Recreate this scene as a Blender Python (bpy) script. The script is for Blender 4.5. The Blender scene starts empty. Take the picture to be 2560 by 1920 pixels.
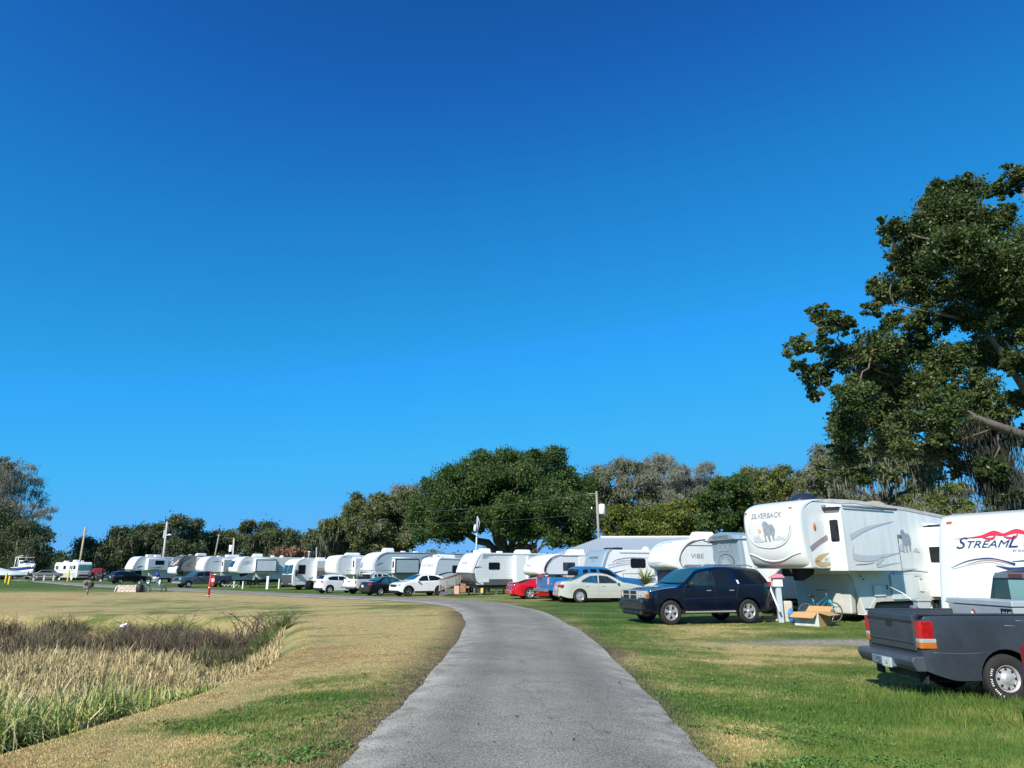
import bpy, math, random
import numpy as np
from mathutils import Vector, Matrix
R=math.radians
random.seed(7); rng=np.random.default_rng(7)
SC=bpy.context.scene; COL=SC.collection
# ---------------- camera ----------------
FP=1700.0; PITCH=math.atan(467/1700); CH=1.7      # focal length in photo pixels, pitch, camera height
cam=bpy.data.cameras.new('camera'); camo=bpy.data.objects.new('camera',cam); COL.objects.link(camo)
cam.sensor_width=36; cam.lens=36*FP/2560; cam.clip_start=.05; cam.clip_end=3000
camo.location=(0,0,CH); camo.rotation_euler=(R(90)+PITCH,0,0); SC.camera=camo
# ---------------- sky, sun, exposure ----------------
SUN_EL=35.0; SDX,SDY=-.5,-.866                    # sun stands behind the camera, to the left
w=bpy.data.worlds.new('World'); SC.world=w; w.use_nodes=True
nt=w.node_tree; bg=nt.nodes['Background']; sky=nt.nodes.new('ShaderNodeTexSky'); sky.sky_type='NISHITA'
sky.sun_disc=False; sky.sun_elevation=R(SUN_EL); sky.sun_rotation=math.atan2(SDX,SDY)
sky.altitude=0; sky.air_density=1.0; sky.dust_density=.25; sky.ozone_density=3.0
hs=nt.nodes.new('ShaderNodeMix'); hs.data_type='RGBA'; hs.blend_type='MULTIPLY'; hs.inputs['Factor'].default_value=1; hs.inputs[7].default_value=(.094*.158,.508*.158,.925*.158,1)   # clear deep blue air
gm=nt.nodes.new('ShaderNodeGamma'); gm.inputs[1].default_value=1.2; nt.links.new(sky.outputs[0],gm.inputs[0]); nt.links.new(gm.outputs[0],hs.inputs[6]); mn=nt.nodes.new('ShaderNodeVectorMath'); mn.operation='MINIMUM'; mn.inputs[1].default_value=(1.3,2.95,5.95)
cv=nt.nodes.new('ShaderNodeRGBCurve'); nt.links.new(hs.outputs[2],cv.inputs['Color'])
for ci,pts in ((1,[(0,0),(.098,.096),(.121,.14),(.174,.235),(.305,.365),(.485,.45),(1,.6)]),(2,[(0,0),(.397,.392),(.479,.51),(.665,.66),(.95,.84),(1,.92)])):
    c_=cv.mapping.curves[ci]
    while len(c_.points)<len(pts): c_.points.new(.5,.5)
    for p_,q_ in zip(c_.points,pts): p_.location=q_; p_.handle_type='AUTO_CLAMPED'
cv.mapping.update(); sc2=nt.nodes.new('ShaderNodeVectorMath'); sc2.operation='SCALE'; sc2.inputs['Scale'].default_value=1/.158; nt.links.new(cv.outputs[0],sc2.inputs[0]); nt.links.new(sc2.outputs[0],mn.inputs[0]); nt.links.new(mn.outputs[0],bg.inputs[0]); bg.inputs[1].default_value=.12
sl=bpy.data.lights.new('sun','SUN'); sl.energy=4.9; sl.angle=R(.53); sl.color=(1,.945,.86)
so=bpy.data.objects.new('sun',sl); COL.objects.link(so)
ce=math.cos(R(SUN_EL)); sd=Vector((SDX*ce,SDY*ce,math.sin(R(SUN_EL))))
so.rotation_euler=sd.to_track_quat('Z','Y').to_euler(); so.location=(-30,-50,60)
SC.view_settings.view_transform='Standard'; SC.view_settings.look='None'; SC.view_settings.exposure=0.4; SC.view_settings.gamma=1
try: SC.cycles.max_bounces=6; SC.cycles.diffuse_bounces=3; SC.cycles.transparent_max_bounces=8
except Exception: pass
# ---------------- projection helpers (photo pixel -> place in the world) ----------------
cp,sp=math.cos(PITCH),math.sin(PITCH)
def ray(px,py):
    u=px-1280; v=960-py
    return np.array([u, FP*cp-v*sp, FP*sp+v*cp])
def at(px,py,Y):
    r=ray(px,py); t=Y/r[1]; return Vector((r[0]*t, Y, CH+r[2]*t))
def proj(X,Y,Z):
    dz=Z-CH; d=Y*cp+dz*sp; v=(-Y*sp+dz*cp)/d*FP
    return 1280+X/d*FP, 960-v
def ppm(Y,z=0): return FP/(Y*cp+(z-CH)*sp)
_cp=[]
for px,py,Y in [(1678,1562,23.9),(1873,1556,24.8),(1446,1506,37.5),(1324,1497,44),(1022,1491,54),(824,1484,66),(951,1487,57),
                (472,1469,86),(562,1467,90),(320,1459.5,101),(200,1451,128),(90,1451,128),(2495,1757,12.1),(2200,1690,13.6),(350,1480,72),(217,1486,60),
                (522,1500,50),(1280,1700,11.5),(1300,1560,23.5),(1150,1500,44),(2040,1561,24.5),(1560,1440,120)]:
    q=at(px,py,Y); _cp.append((q.x,q.y,q.z))
_cp+=[(0,2,0),(0,7,0),(-3,7,0),(3,7,-.02),(5,9,-.2),(-8,10,0),(20,30,0),(30,50,0),(0,200,0),(-100,200,0),(100,200,0),(-60,60,-.3),(-20,30,-.1),(-40,40,-.2)]
_cp=np.array(_cp); _sg=.18*np.maximum(_cp[:,1],10)+1.5
for X_,Y_ in ((7,11),(9.5,11.5),(7,13.5),(10,13),(12,12.5),(8.5,10)): _cp=np.vstack([_cp,(X_,Y_,-.38)])
_sg=.18*np.maximum(_cp[:,1],10)+1.5; _tgt=_cp[:,2].copy()
def tz0(X,Y):
    X=np.asarray(X,float); Y=np.asarray(Y,float); a=np.zeros(X.shape); b=np.full(X.shape,1e-3)
    for (cx,cy,cz),s in zip(_cp,_sg):
        w=np.exp(-((X-cx)**2+(Y-cy)**2)/(2*s*s))*(20/s); a+=w*cz; b+=w
    return a/b
for _ in range(25): _cp[:,2]+=.7*(_tgt-tz0(_cp[:,0],_cp[:,1]))
_cp[:,2]=np.clip(_cp[:,2],-1.2,.9); print('terrain misfit',np.abs(_tgt-tz0(_cp[:,0],_cp[:,1])).max())
# outline of the sunken wet patch on the left (world metres)
POND=np.array([(-6.3,5.0),(-5.7,8.2),(-5.1,11.5),(-5.0,14.5),(-5.4,17.5),(-6.6,21.5),(-8.0,25.5),(-9.2,28.5),(-12,31),(-17,32),(-24,33),(-34,34),(-48,33),(-48,10),(-30,4),(-14,2)])
def pdist(X,Y,P):
    X=np.asarray(X,float).ravel(); Y=np.asarray(Y,float).ravel(); d=np.full(X.shape,1e9); ins=np.zeros(X.shape,bool)
    n=len(P)
    for i in range(n):
        x1,y1=P[i]; x2,y2=P[(i+1)%n]; ex,ey=x2-x1,y2-y1
        t=np.clip(((X-x1)*ex+(Y-y1)*ey)/(ex*ex+ey*ey),0,1); d=np.minimum(d,np.hypot(X-x1-t*ex,Y-y1-t*ey))
        if y1!=y2:
            c=((y1>Y)!=(y2>Y))&(X<(x2-x1)*(Y-y1)/(y2-y1)+x1); ins^=c
    return np.where(ins,-d,d)
def tz(X,Y):
    X=np.asarray(X,float); s=X.shape; X=X.ravel(); Y=np.asarray(Y,float).ravel()
    z=tz0(X,Y); d=pdist(X,Y,POND)
    t=np.clip((.5-d)/2.2,0,1); t=t*t*(3-2*t); z=z-1.0*t
    t2=np.clip((7-d)/7,0,1); z=z-.18*t2*t2*np.clip((-1.9-X)/2,0,1)
    z=z+.012*np.sin(X*.9+1.3)*np.sin(Y*.7)
    return z.reshape(s)
def tzs(x,y): return float(tz(np.array([x]),np.array([y]))[0])
def GP(px,py):            # photo pixel -> point on the ground
    r=ray(px,py); Y=4.0
    for i in range(4000):
        Y2=Y*1.004
        z=CH+r[2]/r[1]*Y2
        if z<float(tz0(np.array([r[0]/r[1]*Y2]),np.array([Y2]))[0]): break
        Y=Y2
    return Vector((r[0]/r[1]*Y2,Y2,z))
# ---------------- materials ----------------
MC={}
def mat(name,col,rough=.5,metal=0,coat=0,var=0,vs=3,bump=0,bs=40,spec=.5,col2=None,emit=None,trans=0,streak=0):
    if name in MC: return MC[name]
    m=bpy.data.materials.new(name); m.use_nodes=True; n=m.node_tree.nodes; l=m.node_tree.links; p=n['Principled BSDF']
    p.inputs['Base Color'].default_value=(*col,1); p.inputs['Roughness'].default_value=rough; p.inputs['Metallic'].default_value=metal
    p.inputs['Coat Weight'].default_value=coat; p.inputs['Coat Roughness'].default_value=.06; p.inputs['Specular IOR Level'].default_value=spec
    if trans: p.inputs['Transmission Weight'].default_value=trans
    if var or bump:
        tc=n.new('ShaderNodeTexCoord')
    if var:
        nz=n.new('ShaderNodeTexNoise'); nz.inputs['Scale'].default_value=vs; nz.inputs['Detail'].default_value=6; nz.inputs['Roughness'].default_value=.65
        if streak:
            mp=n.new('ShaderNodeMapping'); mp.inputs['Scale'].default_value=(3.5,3.5,.35); l.new(tc.outputs['Object'],mp.inputs[0]); l.new(mp.outputs[0],nz.inputs['Vector'])
        else: l.new(tc.outputs['Object'],nz.inputs['Vector'])
        rp=n.new('ShaderNodeValToRGB'); rp.color_ramp.elements[0].position=.3; rp.color_ramp.elements[1].position=.7
        c2=col2 or tuple(c*(1-var) for c in col); c1=tuple(min(1,c*(1+var*.35)) for c in col) if not col2 else col
        rp.color_ramp.elements[0].color=(*c2,1); rp.color_ramp.elements[1].color=(*c1,1)
        l.new(nz.outputs['Fac'],rp.inputs['Fac']); l.new(rp.outputs['Color'],p.inputs['Base Color'])
    if bump:
        nb=n.new('ShaderNodeTexNoise'); nb.inputs['Scale'].default_value=bs; nb.inputs['Detail'].default_value=4
        l.new(tc.outputs['Object'],nb.inputs['Vector'])
        bp=n.new('ShaderNodeBump'); bp.inputs['Strength'].default_value=bump; bp.inputs['Distance'].default_value=.02
        l.new(nb.outputs['Fac'],bp.inputs['Height']); l.new(bp.outputs['Normal'],p.inputs['Normal'])
    MC[name]=m; return m
def paint(name,col,metal=.15,rough=.28): return mat(name,col,rough,metal,coat=.6,var=.10,vs=2.2)
GLASS=mat('dark_glass',(.008,.011,.014),.05,0,spec=.45)
TEAL=mat('windscreen_glass',(.02,.075,.09),.05,0,spec=.6)
TINT=mat('lit_glass',(.028,.045,.045),.06,0,spec=.6,var=.6,vs=2.5,col2=(.008,.014,.016))
BLK=mat('black_plastic',(.018,.018,.02),.55,var=.3,vs=8); RUB=mat('rubber',(.022,.021,.02),.85,var=.35,vs=14,bump=.3,bs=60)
CHR=mat('chrome',(.72,.73,.75),.22,.75); ALU=mat('alloy',(.62,.63,.65),.32,.6,var=.25,vs=14); STL=mat('steel',(.34,.35,.36),.45,.7,var=.3,vs=6)
RED=mat('tail_lamp_red',(.42,.012,.012),.18,coat=.7,var=.35,vs=16); CLR=mat('clear_lamp',(.5,.48,.43),.12,.2,coat=.8,var=.3,vs=14); AMB=mat('amber_lamp',(.45,.13,.02),.25,coat=.5)
FW=mat('fibreglass_white',(.80,.81,.80),.3,coat=.25,var=.10,vs=.9,streak=1); SW=mat('siding_white',(.68,.72,.73),.42,var=.13,vs=.9,streak=1)
CREAM=mat('fibreglass_aged',(.75,.77,.73),.36,coat=.15,var=.16,vs=1.1,streak=1); CREAM2=mat('skirt_aged',(.62,.61,.56),.45,var=.12,vs=1.6)
GRYS=mat('siding_grey',(.36,.42,.44),.4,var=.08,vs=1); DGR=mat('graphite',(.10,.10,.10),.4,coat=.2,var=.15,vs=2); ROOFG=mat('roof_membrane',(.55,.53,.5),.7,var=.25,vs=2.5)
BLUEG=mat('panel_blue_grey',(.25,.33,.38),.33,coat=.3,var=.06,vs=1); DEC=mat('decal_grey',(.24,.26,.29),.4,var=.15,vs=5); DECN=mat('decal_navy',(.02,.04,.12),.35); DECR=mat('decal_red',(.55,.03,.06),.35)
DECB=mat('decal_dark',(.03,.033,.04),.35); DECT=mat('decal_tan',(.46,.33,.15),.4); DECL=mat('decal_light_grey',(.5,.53,.56),.4); TRIM=mat('trim_black',(.015,.015,.018),.4)
WOOD=mat('weathered_wood',(.33,.27,.21),.8,var=.35,vs=6,bump=.3); POLEW=mat('pole_wood',(.30,.27,.23),.85,var=.3,vs=5,bump=.3); WH=mat('white_plastic',(.78,.79,.78),.4,var=.06,vs=3)
UTIL=mat('utility_grey',(.42,.47,.5),.5,.2,var=.12,vs=5); CARD=mat('cardboard',(.52,.31,.13),.8,var=.12,vs=5); CARDW=mat('cardboard_printed',(.55,.57,.56),.6,var=.3,vs=4)
# ---------------- mesh builder ----------------
class MB:
    def __init__(s): s.v=[]; s.f=[]; s.sm=[]
    def add(s,vs,fs,sm=False):
        o=len(s.v); s.v+= [tuple(a) for a in vs]; s.f+=[tuple(i+o for i in f) for f in fs]; s.sm+=[sm]*len(fs); return s
    def box(s,x0,x1,y0,y1,z0,z1,M=None,b=0):
        if b:   # chamfered box
            X=(x0,x1);Y=(y0,y1);Z=(z0,z1); vs=[];
            idx={}
            for i in (0,1):
                for j in (0,1):
                    for k in (0,1):
                        sx,sy,sz=1-2*i,1-2*j,1-2*k
                        for a,(dx,dy,dz) in enumerate(((0,1,1),(1,0,1),(1,1,0))):
                            idx[i,j,k,a]=len(vs); vs.append((X[i]+sx*dx*b,Y[j]+sy*dy*b,Z[k]+sz*dz*b))
            fs=[]
            def q(c,a): return idx[c[0],c[1],c[2],a]
            for a in range(3):
                for e in (0,1):
                    o=[x for x in range(3) if x!=a]; r=[]
                    for p_ in ((0,0),(1,0),(1,1),(0,1)):
                        c=[0,0,0]; c[a]=e; c[o[0]]=p_[0]; c[o[1]]=p_[1]; r.append(q(c,a))
                    fs.append(r)
            for a in range(3):
                o=[x for x in range(3) if x!=a]
                for p_ in ((0,0),(1,0),(1,1),(0,1)):
                    c=[0,0,0]; c[o[0]]=p_[0]; c[o[1]]=p_[1]; d=list(c); d[a]=1
                    fs.append([q(c,o[0]),q(c,o[1]),q(d,o[1]),q(d,o[0])])
            for i in (0,1):
                for j in (0,1):
                    for k in (0,1): fs.append([idx[i,j,k,0],idx[i,j,k,1],idx[i,j,k,2]])
        else:
            vs=[(x,y,z) for x in (x0,x1) for y in (y0,y1) for z in (z0,z1)]
            fs=[(0,1,3,2),(4,6,7,5),(0,4,5,1),(2,3,7,6),(0,2,6,4),(1,5,7,3)]
        if M: vs=[M@Vector(a) for a in vs]
        return s.add(vs,fs)
    def prism(s,poly,f0,f1,sm=False):      # poly list of 2D, f0/f1 map (a,b)->3D for the two caps
        n=len(poly); vs=[f0(*p) for p in poly]+[f1(*p) for p in poly]
        s.add(vs,[tuple(range(n)),tuple(range(2*n-1,n-1,-1))]); o=len(s.v)-2*n
        s.f+=[(o+i,o+(i+1)%n,o+n+(i+1)%n,o+n+i) for i in range(n)]; s.sm+=[sm]*n; return s
    def grid(s,P,sm=True,closeu=False):     # P[i][j]
        n=len(P); m=len(P[0]); vs=[p for r in P for p in r]; fs=[]
        for i in range(n-1):
            for j in range(m-1+(1 if closeu else 0)):
                k=(j+1)%m; fs.append((i*m+j,i*m+k,(i+1)*m+k,(i+1)*m+j))
        return s.add(vs,fs,sm)
    def tube(s,pts,r,n=8,cap=True,sm=True):
        pts=[Vector(p) for p in pts]; rs=r if isinstance(r,(list,tuple)) else [r]*len(pts); P=[]
        for i,p in enumerate(pts):
            t=(pts[min(i+1,len(pts)-1)]-pts[max(i-1,0)]).normalized()
            a=t.orthogonal().normalized() if i==0 else (a-t*a.dot(t)).normalized()
            b=t.cross(a); P.append([p+(a*math.cos(2*math.pi*k/n)+b*math.sin(2*math.pi*k/n))*rs[i] for k in range(n)])
        s.grid(P,sm,True)
        if cap:
            o=len(s.v)-len(pts)*n; s.f+=[tuple(o+k for k in range(n)),tuple(o+(len(pts)-1)*n+k for k in range(n-1,-1,-1))]; s.sm+=[False]*2
        return s
    def lathe(s,prof,c=(0,0,0),ax='Y',n=24,sm=True):   # prof (r,h)
        P=[]
        for r,h in prof:
            row=[]
            for k in range(n):
                a=2*math.pi*k/n; u,v=r*math.cos(a),r*math.sin(a)
                q={'Y':(u,h,v),'Z':(u,v,h),'X':(h,u,v)}[ax]; row.append((c[0]+q[0],c[1]+q[1],c[2]+q[2]))
            P.append(row)
        return s.grid(P,sm,True)
    def ball(s,c,r,n=12,sx=1,sy=1,sz=1):
        P=[]
        for i in range(n//2+1):
            t=math.pi*i/(n//2); P.append([(c[0]+r*sx*math.sin(t)*math.cos(2*math.pi*k/n),c[1]+r*sy*math.sin(t)*math.sin(2*math.pi*k/n),c[2]+r*sz*math.cos(t)) for k in range(n)])
        return s.grid(P,True,True)
    def build(s,name,m,parent=None,bevel=0,M=None):
        vs=s.v if M is None else [M@Vector(v) for v in s.v]
        me=bpy.data.meshes.new(name); me.from_pydata([tuple(v) for v in vs],[],s.f); me.materials.append(m)
        me.polygons.foreach_set('use_smooth',s.sm); me.update(); me.validate()
        import bmesh
        bm=bmesh.new(); bm.from_mesh(me); bmesh.ops.remove_doubles(bm,verts=bm.verts,dist=1e-5); bmesh.ops.recalc_face_normals(bm,faces=bm.faces); bm.to_mesh(me); bm.free()
        o=bpy.data.objects.new(name,me); COL.objects.link(o)
        if parent: o.parent=parent
        if bevel:
            b=o.modifiers.new('bevel','BEVEL'); b.width=bevel; b.segments=2; b.limit_method='ANGLE'; b.angle_limit=R(40)
        return o
def root(name,label,cat,loc=(0,0,0),rz=0,group=None,ry=0):
    o=bpy.data.objects.new(name,None); COL.objects.link(o); o.location=loc; o.rotation_euler=(0,ry,rz); o.empty_display_size=.2
    return tag(o,label,cat,group)
def tag(o,label,cat,group=None):
    o['label']=label; o['category']=cat
    if group: o['group']=group
    return o
def rawmesh(name,V,F,m,parent=None,smooth=False,attr=None,quads=True):
    me=bpy.data.meshes.new(name); k=F.shape[1]; me.vertices.add(len(V)); me.vertices.foreach_set('co',V.astype(np.float32).ravel())
    me.loops.add(F.size); me.loops.foreach_set('vertex_index',F.astype(np.int32).ravel()); me.polygons.add(len(F))
    me.polygons.foreach_set('loop_start',np.arange(0,F.size,k,dtype=np.int32)); me.polygons.foreach_set('loop_total',np.full(len(F),k,dtype=np.int32))
    if smooth: me.polygons.foreach_set('use_smooth',np.ones(len(F),bool))
    if attr:
        for an,av in attr.items():
            a=me.attributes.new(an,'FLOAT','POINT'); a.data.foreach_set('value',av.astype(np.float32))
    me.update(calc_edges=True); me.materials.append(m); o=bpy.data.objects.new(name,me); COL.objects.link(o)
    if parent: o.parent=parent
    return o
def text_part(s,size,fmap,m,parent,name,shear=0,bold=.0,align='CENTER',space=1.0,xs=1.0):
    cu=bpy.data.curves.new('lettering_curve','FONT'); cu.body=s; cu.size=size; cu.align_x=align; cu.align_y='CENTER'; cu.shear=shear; cu.offset=bold; cu.space_character=space; cu.resolution_u=3
    o=bpy.data.objects.new('lettering_curve',cu); COL.objects.link(o); bpy.context.view_layer.update()
    me=bpy.data.meshes.new_from_object(o.evaluated_get(bpy.context.evaluated_depsgraph_get())); bpy.data.objects.remove(o); bpy.data.curves.remove(cu)
    for v in me.vertices: v.co=Vector(fmap(v.co.x*xs,v.co.y))
    me.materials.clear(); me.materials.append(m); me.name=name
    q=bpy.data.objects.new(name,me); COL.objects.link(q); q.parent=parent; return q
def rrect(x0,x1,z0,z1,r=.08,n=4):
    P=[]
    for cx,cz,a0 in ((x1-r,z1-r,0),(x0+r,z1-r,90),(x0+r,z0+r,180),(x1-r,z0+r,270)):
        for k in range(n+1): a=R(a0+90*k/n); P.append((cx+r*math.cos(a),cz+r*math.sin(a)))
    return P
def catmull(P,n=6):
    P=[np.array(p,float) for p in P]; Q=[P[0]*2-P[1]]+P+[P[-1]*2-P[-2]]; out=[]
    for i in range(1,len(Q)-2):
        for k in range(n):
            t=k/n; a,b,c,d=Q[i-1:i+3]; out.append(.5*((2*b)+(-a+c)*t+(2*a-5*b+4*c-d)*t*t+(-a+3*b-3*c+d)*t**3))
    out.append(P[-1]); return out
def ribbon(spine,widths):    # tapered swoosh as a closed polygon
    S=catmull(spine,5); W=np.interp(np.linspace(0,1,len(S)),np.linspace(0,1,len(widths)),widths); up=[];dn=[]
    for i,p in enumerate(S):
        t=S[min(i+1,len(S)-1)]-S[max(i-1,0)]; t=t/(np.linalg.norm(t)+1e-9); nn=np.array([-t[1],t[0]]); up.append(tuple(p+nn*W[i]/2)); dn.append(tuple(p-nn*W[i]/2))
    return up,dn
def ribbon_part(spine,widths,fmap,m,parent,name='stripe'):
    up,dn=ribbon(spine,widths); b=MB(); n=len(up)
    b.grid([[fmap(*p) for p in up],[fmap(*p) for p in dn]],False); return b.build(name,m,parent)
# ---------------- ground cover map (0 = straw, 1 = green), a property of each place on the ground ----------------
_pt=[ # photo px,py, rx,ry, green value, strength
 (1730,1582,150,22,.12,1.2),(1420,1580,45,26,.02,1.2),(1500,1640,70,18,.1,1),(2020,1640,240,24,.22,1),(2000,1570,200,14,.75,1),(2250,1585,150,16,.9,.6),(1850,1850,110,60,.2,1),(1700,1720,120,50,.75,1),(2000,1800,250,60,.95,1),
 (2400,1850,200,60,.8,1),(1560,1560,110,30,1,1.2),(1450,1530,100,18,.9,1),(1900,1720,260,40,.8,1),(1250,1500,120,10,.5,1.2),(1150,1483,120,9,.6,.9),(2100,1690,100,20,.85,.6),(1620,1690,60,30,.4,.9),
 (560,1798,140,26,.95,1.4),(690,1770,120,20,.7,1),(800,1740,120,34,.72,1.2),(900,1700,60,60,.6,.9),(760,1860,140,60,.8,1.3),(620,1900,200,40,.5,1),(250,1900,150,20,.3,.8),(380,1880,60,20,.45,.8),
 (1000,1515,90,8,.7,.9),(960,1535,60,5,.45,.7),(1090,1600,60,30,.35,.7),(1010,1700,60,50,.4,.8),(1050,1640,60,40,.35,.8),(640,1560,110,16,.65,1.2),(720,1530,60,14,.6,1),(560,1530,200,12,.45,1),
 (90,1470,170,9,.95,1.6),(250,1478,80,5,.6,.8),(330,1505,130,10,.6,.9),(480,1512,160,9,.5,.9),(100,1495,160,10,.05,1.2),(600,1497,130,6,.2,.7),(250,1525,200,10,.35,.6),
 (300,1465,200,4,.9,1),(560,1473,220,4,.95,1.3),(800,1482,150,5,1,1.3),(950,1490,150,4,.9,1.2),(300,1620,300,60,.6,.6),(540,1710,150,30,.1,.8),(300,1840,250,30,.06,1),(820,1620,140,50,.1,.8),(900,1560,140,20,.08,.8)]
def green(X,Y):
    X=np.asarray(X,float); Y=np.asarray(Y,float); Yc=np.maximum(Y,3.0); px,py=proj(X,Yc,tz0(X,Y))
    side=1/(1+np.exp(-(px-(1180+np.clip(1500-py,0,80)*-8))/60)); far=np.clip((1476-py)/12,0,1)
    base=np.where(side>.5,.78,.17); base=base*(1-far)+.8*far
    a=base*.35; b=np.full(X.shape,.35)
    for cx,cy,rx,ry,g,s in _pt:
        w=s*np.exp(-.5*(((px-cx)/(rx*.75))**2+((py-cy)/(ry*.75))**2)); a+=g*w; b+=w
    g=a/b
    for fx,fy,ph,am in ((.8,1.1,0,.08),(2.1,1.7,2,.06),(.31,.5,1,.08),(4.3,3.9,.6,.04)):
        g=g+am*np.sin(fx*X+ph+1.3*np.sin(fy*.6*Y))*np.sin(fy*Y+ph*2+1.1*np.sin(fx*.7*X))
    return np.clip(g,0,1)
GREEN_N=None
def grass_mat(name,blade):
    m=bpy.data.materials.new(name); m.use_nodes=True; n=m.node_tree.nodes; l=m.node_tree.links; p=n['Principled BSDF']; p.inputs['Roughness'].default_value=.75; p.inputs['Specular IOR Level'].default_value=.12 if not blade else .25
    at_=n.new('ShaderNodeAttribute'); at_.attribute_name='green'; tc=n.new('ShaderNodeTexCoord')
    def noise(sc,det=5,rough=.6):
        z=n.new('ShaderNodeTexNoise'); z.inputs['Scale'].default_value=sc; z.inputs['Detail'].default_value=det; z.inputs['Roughness'].default_value=rough; l.new(tc.outputs['Object'],z.inputs['Vector']); return z
    def M(op,a,b,c=None):
        z=n.new('ShaderNodeMath'); z.operation=op
        for i,v in enumerate((a,b,c)):
            if v is None: continue
            if isinstance(v,(int,float)): z.inputs[i].default_value=v
            else: l.new(v,z.inputs[i])
        return z.outputs[0]
    n1=noise(1.1); n2=noise(6,6,.7); n3=noise(38,3)
    mp=n.new('ShaderNodeMapping'); mp.inputs['Scale'].default_value=(.16,.75,1); mp.inputs['Rotation'].default_value=(0,0,.35); l.new(tc.outputs['Object'],mp.inputs[0]); n0=n.new('ShaderNodeTexNoise'); n0.inputs['Scale'].default_value=.9; n0.inputs['Detail'].default_value=7; n0.inputs['Roughness'].default_value=.7; l.new(mp.outputs[0],n0.inputs['Vector'])
    f=M('MULTIPLY_ADD',n1.outputs['Fac'],.7,M('SUBTRACT',at_.outputs['Fac'],.35)); f=M('ADD',f,M('MULTIPLY_ADD',n0.outputs['Fac'],1.3,-.65)); f=M('ADD',f,M('MULTIPLY_ADD',n2.outputs['Fac'],1.1,-.55)); f=M('ADD',f,M('MULTIPLY_ADD',n3.outputs['Fac'],.5,-.25))
    if blade:
        gi=n.new('ShaderNodeNewGeometry'); f=M('ADD',f,M('MULTIPLY_ADD',gi.outputs['Random Per Island'],.5,-.25))
    rp=n.new('ShaderNodeValToRGB'); l.new(f,rp.inputs['Fac']); e=rp.color_ramp.elements
    cs=[(0,(.45,.30,.115)),(.18,(.61,.465,.205)),(.38,(.47,.39,.15)),(.56,(.205,.225,.062)),(.78,(.115,.185,.034)),(1,(.06,.12,.018))]
    e[0].position=0; e[0].color=(*cs[0][1],1); e[1].position=1; e[1].color=(*cs[-1][1],1)
    for q,c in cs[1:-1]: x=e.new(q); x.color=(*c,1)
    col=rp.outputs['Color']
    ad=n.new('ShaderNodeAttribute'); ad.attribute_name='bare'
    mx=n.new('ShaderNodeMix'); mx.data_type='RGBA'; l.new(M('MULTIPLY',ad.outputs['Fac'],M('MULTIPLY_ADD',n2.outputs['Fac'],2.2,-.2)),mx.inputs['Factor']); l.new(col,mx.inputs[6]); mx.inputs[7].default_value=(.105,.085,.05,1)
    mx.clamp_factor=True
    # pale sand track
    asn=n.new('ShaderNodeAttribute'); asn.attribute_name='sand'; m2=n.new('ShaderNodeMix'); m2.data_type='RGBA'; l.new(M('MULTIPLY',asn.outputs['Fac'],M('MULTIPLY_ADD',n2.outputs['Fac'],2.4,-.3)),m2.inputs['Factor']); l.new(mx.outputs[2],m2.inputs[6]); m2.inputs[7].default_value=(.42,.38,.33,1); m2.clamp_factor=True
    # fine mottling
    hv=n.new('ShaderNodeHueSaturation'); l.new(M('ADD',M('MULTIPLY_ADD',n3.outputs['Fac'],1.5,-.05),M('MULTIPLY_ADD',n2.outputs['Fac'],.9,-.3)) if not blade else M('MULTIPLY_ADD',gi.outputs['Random Per Island'],1.15,.45),hv.inputs['Value']); l.new(m2.outputs[2],hv.inputs['Color']); l.new(hv.outputs[0],p.inputs['Base Color'])
    if not blade:
        bp=n.new('ShaderNodeBump'); bp.inputs['Strength'].default_value=.9; bp.inputs['Distance'].default_value=.05; nn=noise(24,6,.8); l.new(nn.outputs['Fac'],bp.inputs['Height']); l.new(bp.outputs['Normal'],p.inputs['Normal'])
    else:
        p.inputs['Subsurface Weight'].default_value=0
    return m
# ---------------- road ----------------
_pairs=[((851,1920),(1788,1920)),((930,1833),(1700,1824)),((1018,1753),(1620,1736)),((1085,1675),(1540,1655)),((1140,1609),(1470,1591)),((1163,1555),(1412,1557)),((1142,1528),(1366,1534)),((1105,1515),(1285,1513)),((1060,1508.5),(1200,1502.5)),((1000,1503.3),(1110,1498)),
 ((900,1498.7),(980,1494.5)),((780,1494),(840,1489)),((640,1487),(690,1482)),((540,1482),(580,1477)),((440,1477.5),(470,1471)),((309,1471),(330,1464.8)),((190,1465),(215,1459)),((100,1456.5),(140,1454.3)),((20,1450.5),(70,1449.6))]
_L=[(-1.62,-14),(-1.6,-4),(-1.58,2)]; _Rr=[(1.75,-14),(1.78,-4),(1.8,2)]
for a,b in _pairs:
    q=GP(*a); _L.append((q.x,q.y)); q=GP(*b); _Rr.append((q.x,q.y))
_L=catmull(_L,26); _Rr=catmull(_Rr,26)
P=[];nr=13
for i,(a,b) in enumerate(zip(_L,_Rr)):
    j1=.022*math.sin(i*.31+1)+.014*random.uniform(-1,1); j2=.022*math.sin(i*.27)+.014*random.uniform(-1,1)
    d=(b-a)/np.linalg.norm(b-a); a2=a+d*j1; b2=b+d*j2; row=[]
    for k in range(nr):
        t=k/(nr-1); q=a2+(b2-a2)*t; row.append(q)
    P.append(row)
ROAD=np.array([r[0] for r in P]+[r[-1] for r in P][::-1])
flat=np.array([q for r in P for q in r]); zz=tz(flat[:,0],flat[:,1]).reshape(len(P),nr); tt=np.linspace(0,1,nr); crown=.05+.03*(1-(2*tt-1)**2); crown[0]=crown[-1]=.012; crown[1]=crown[-2]=.045
rb=MB(); rb.grid([[(q[0],q[1],zz[i,k]+crown[k]) for k,q in enumerate(r)] for i,r in enumerate(P)],True)
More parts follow.
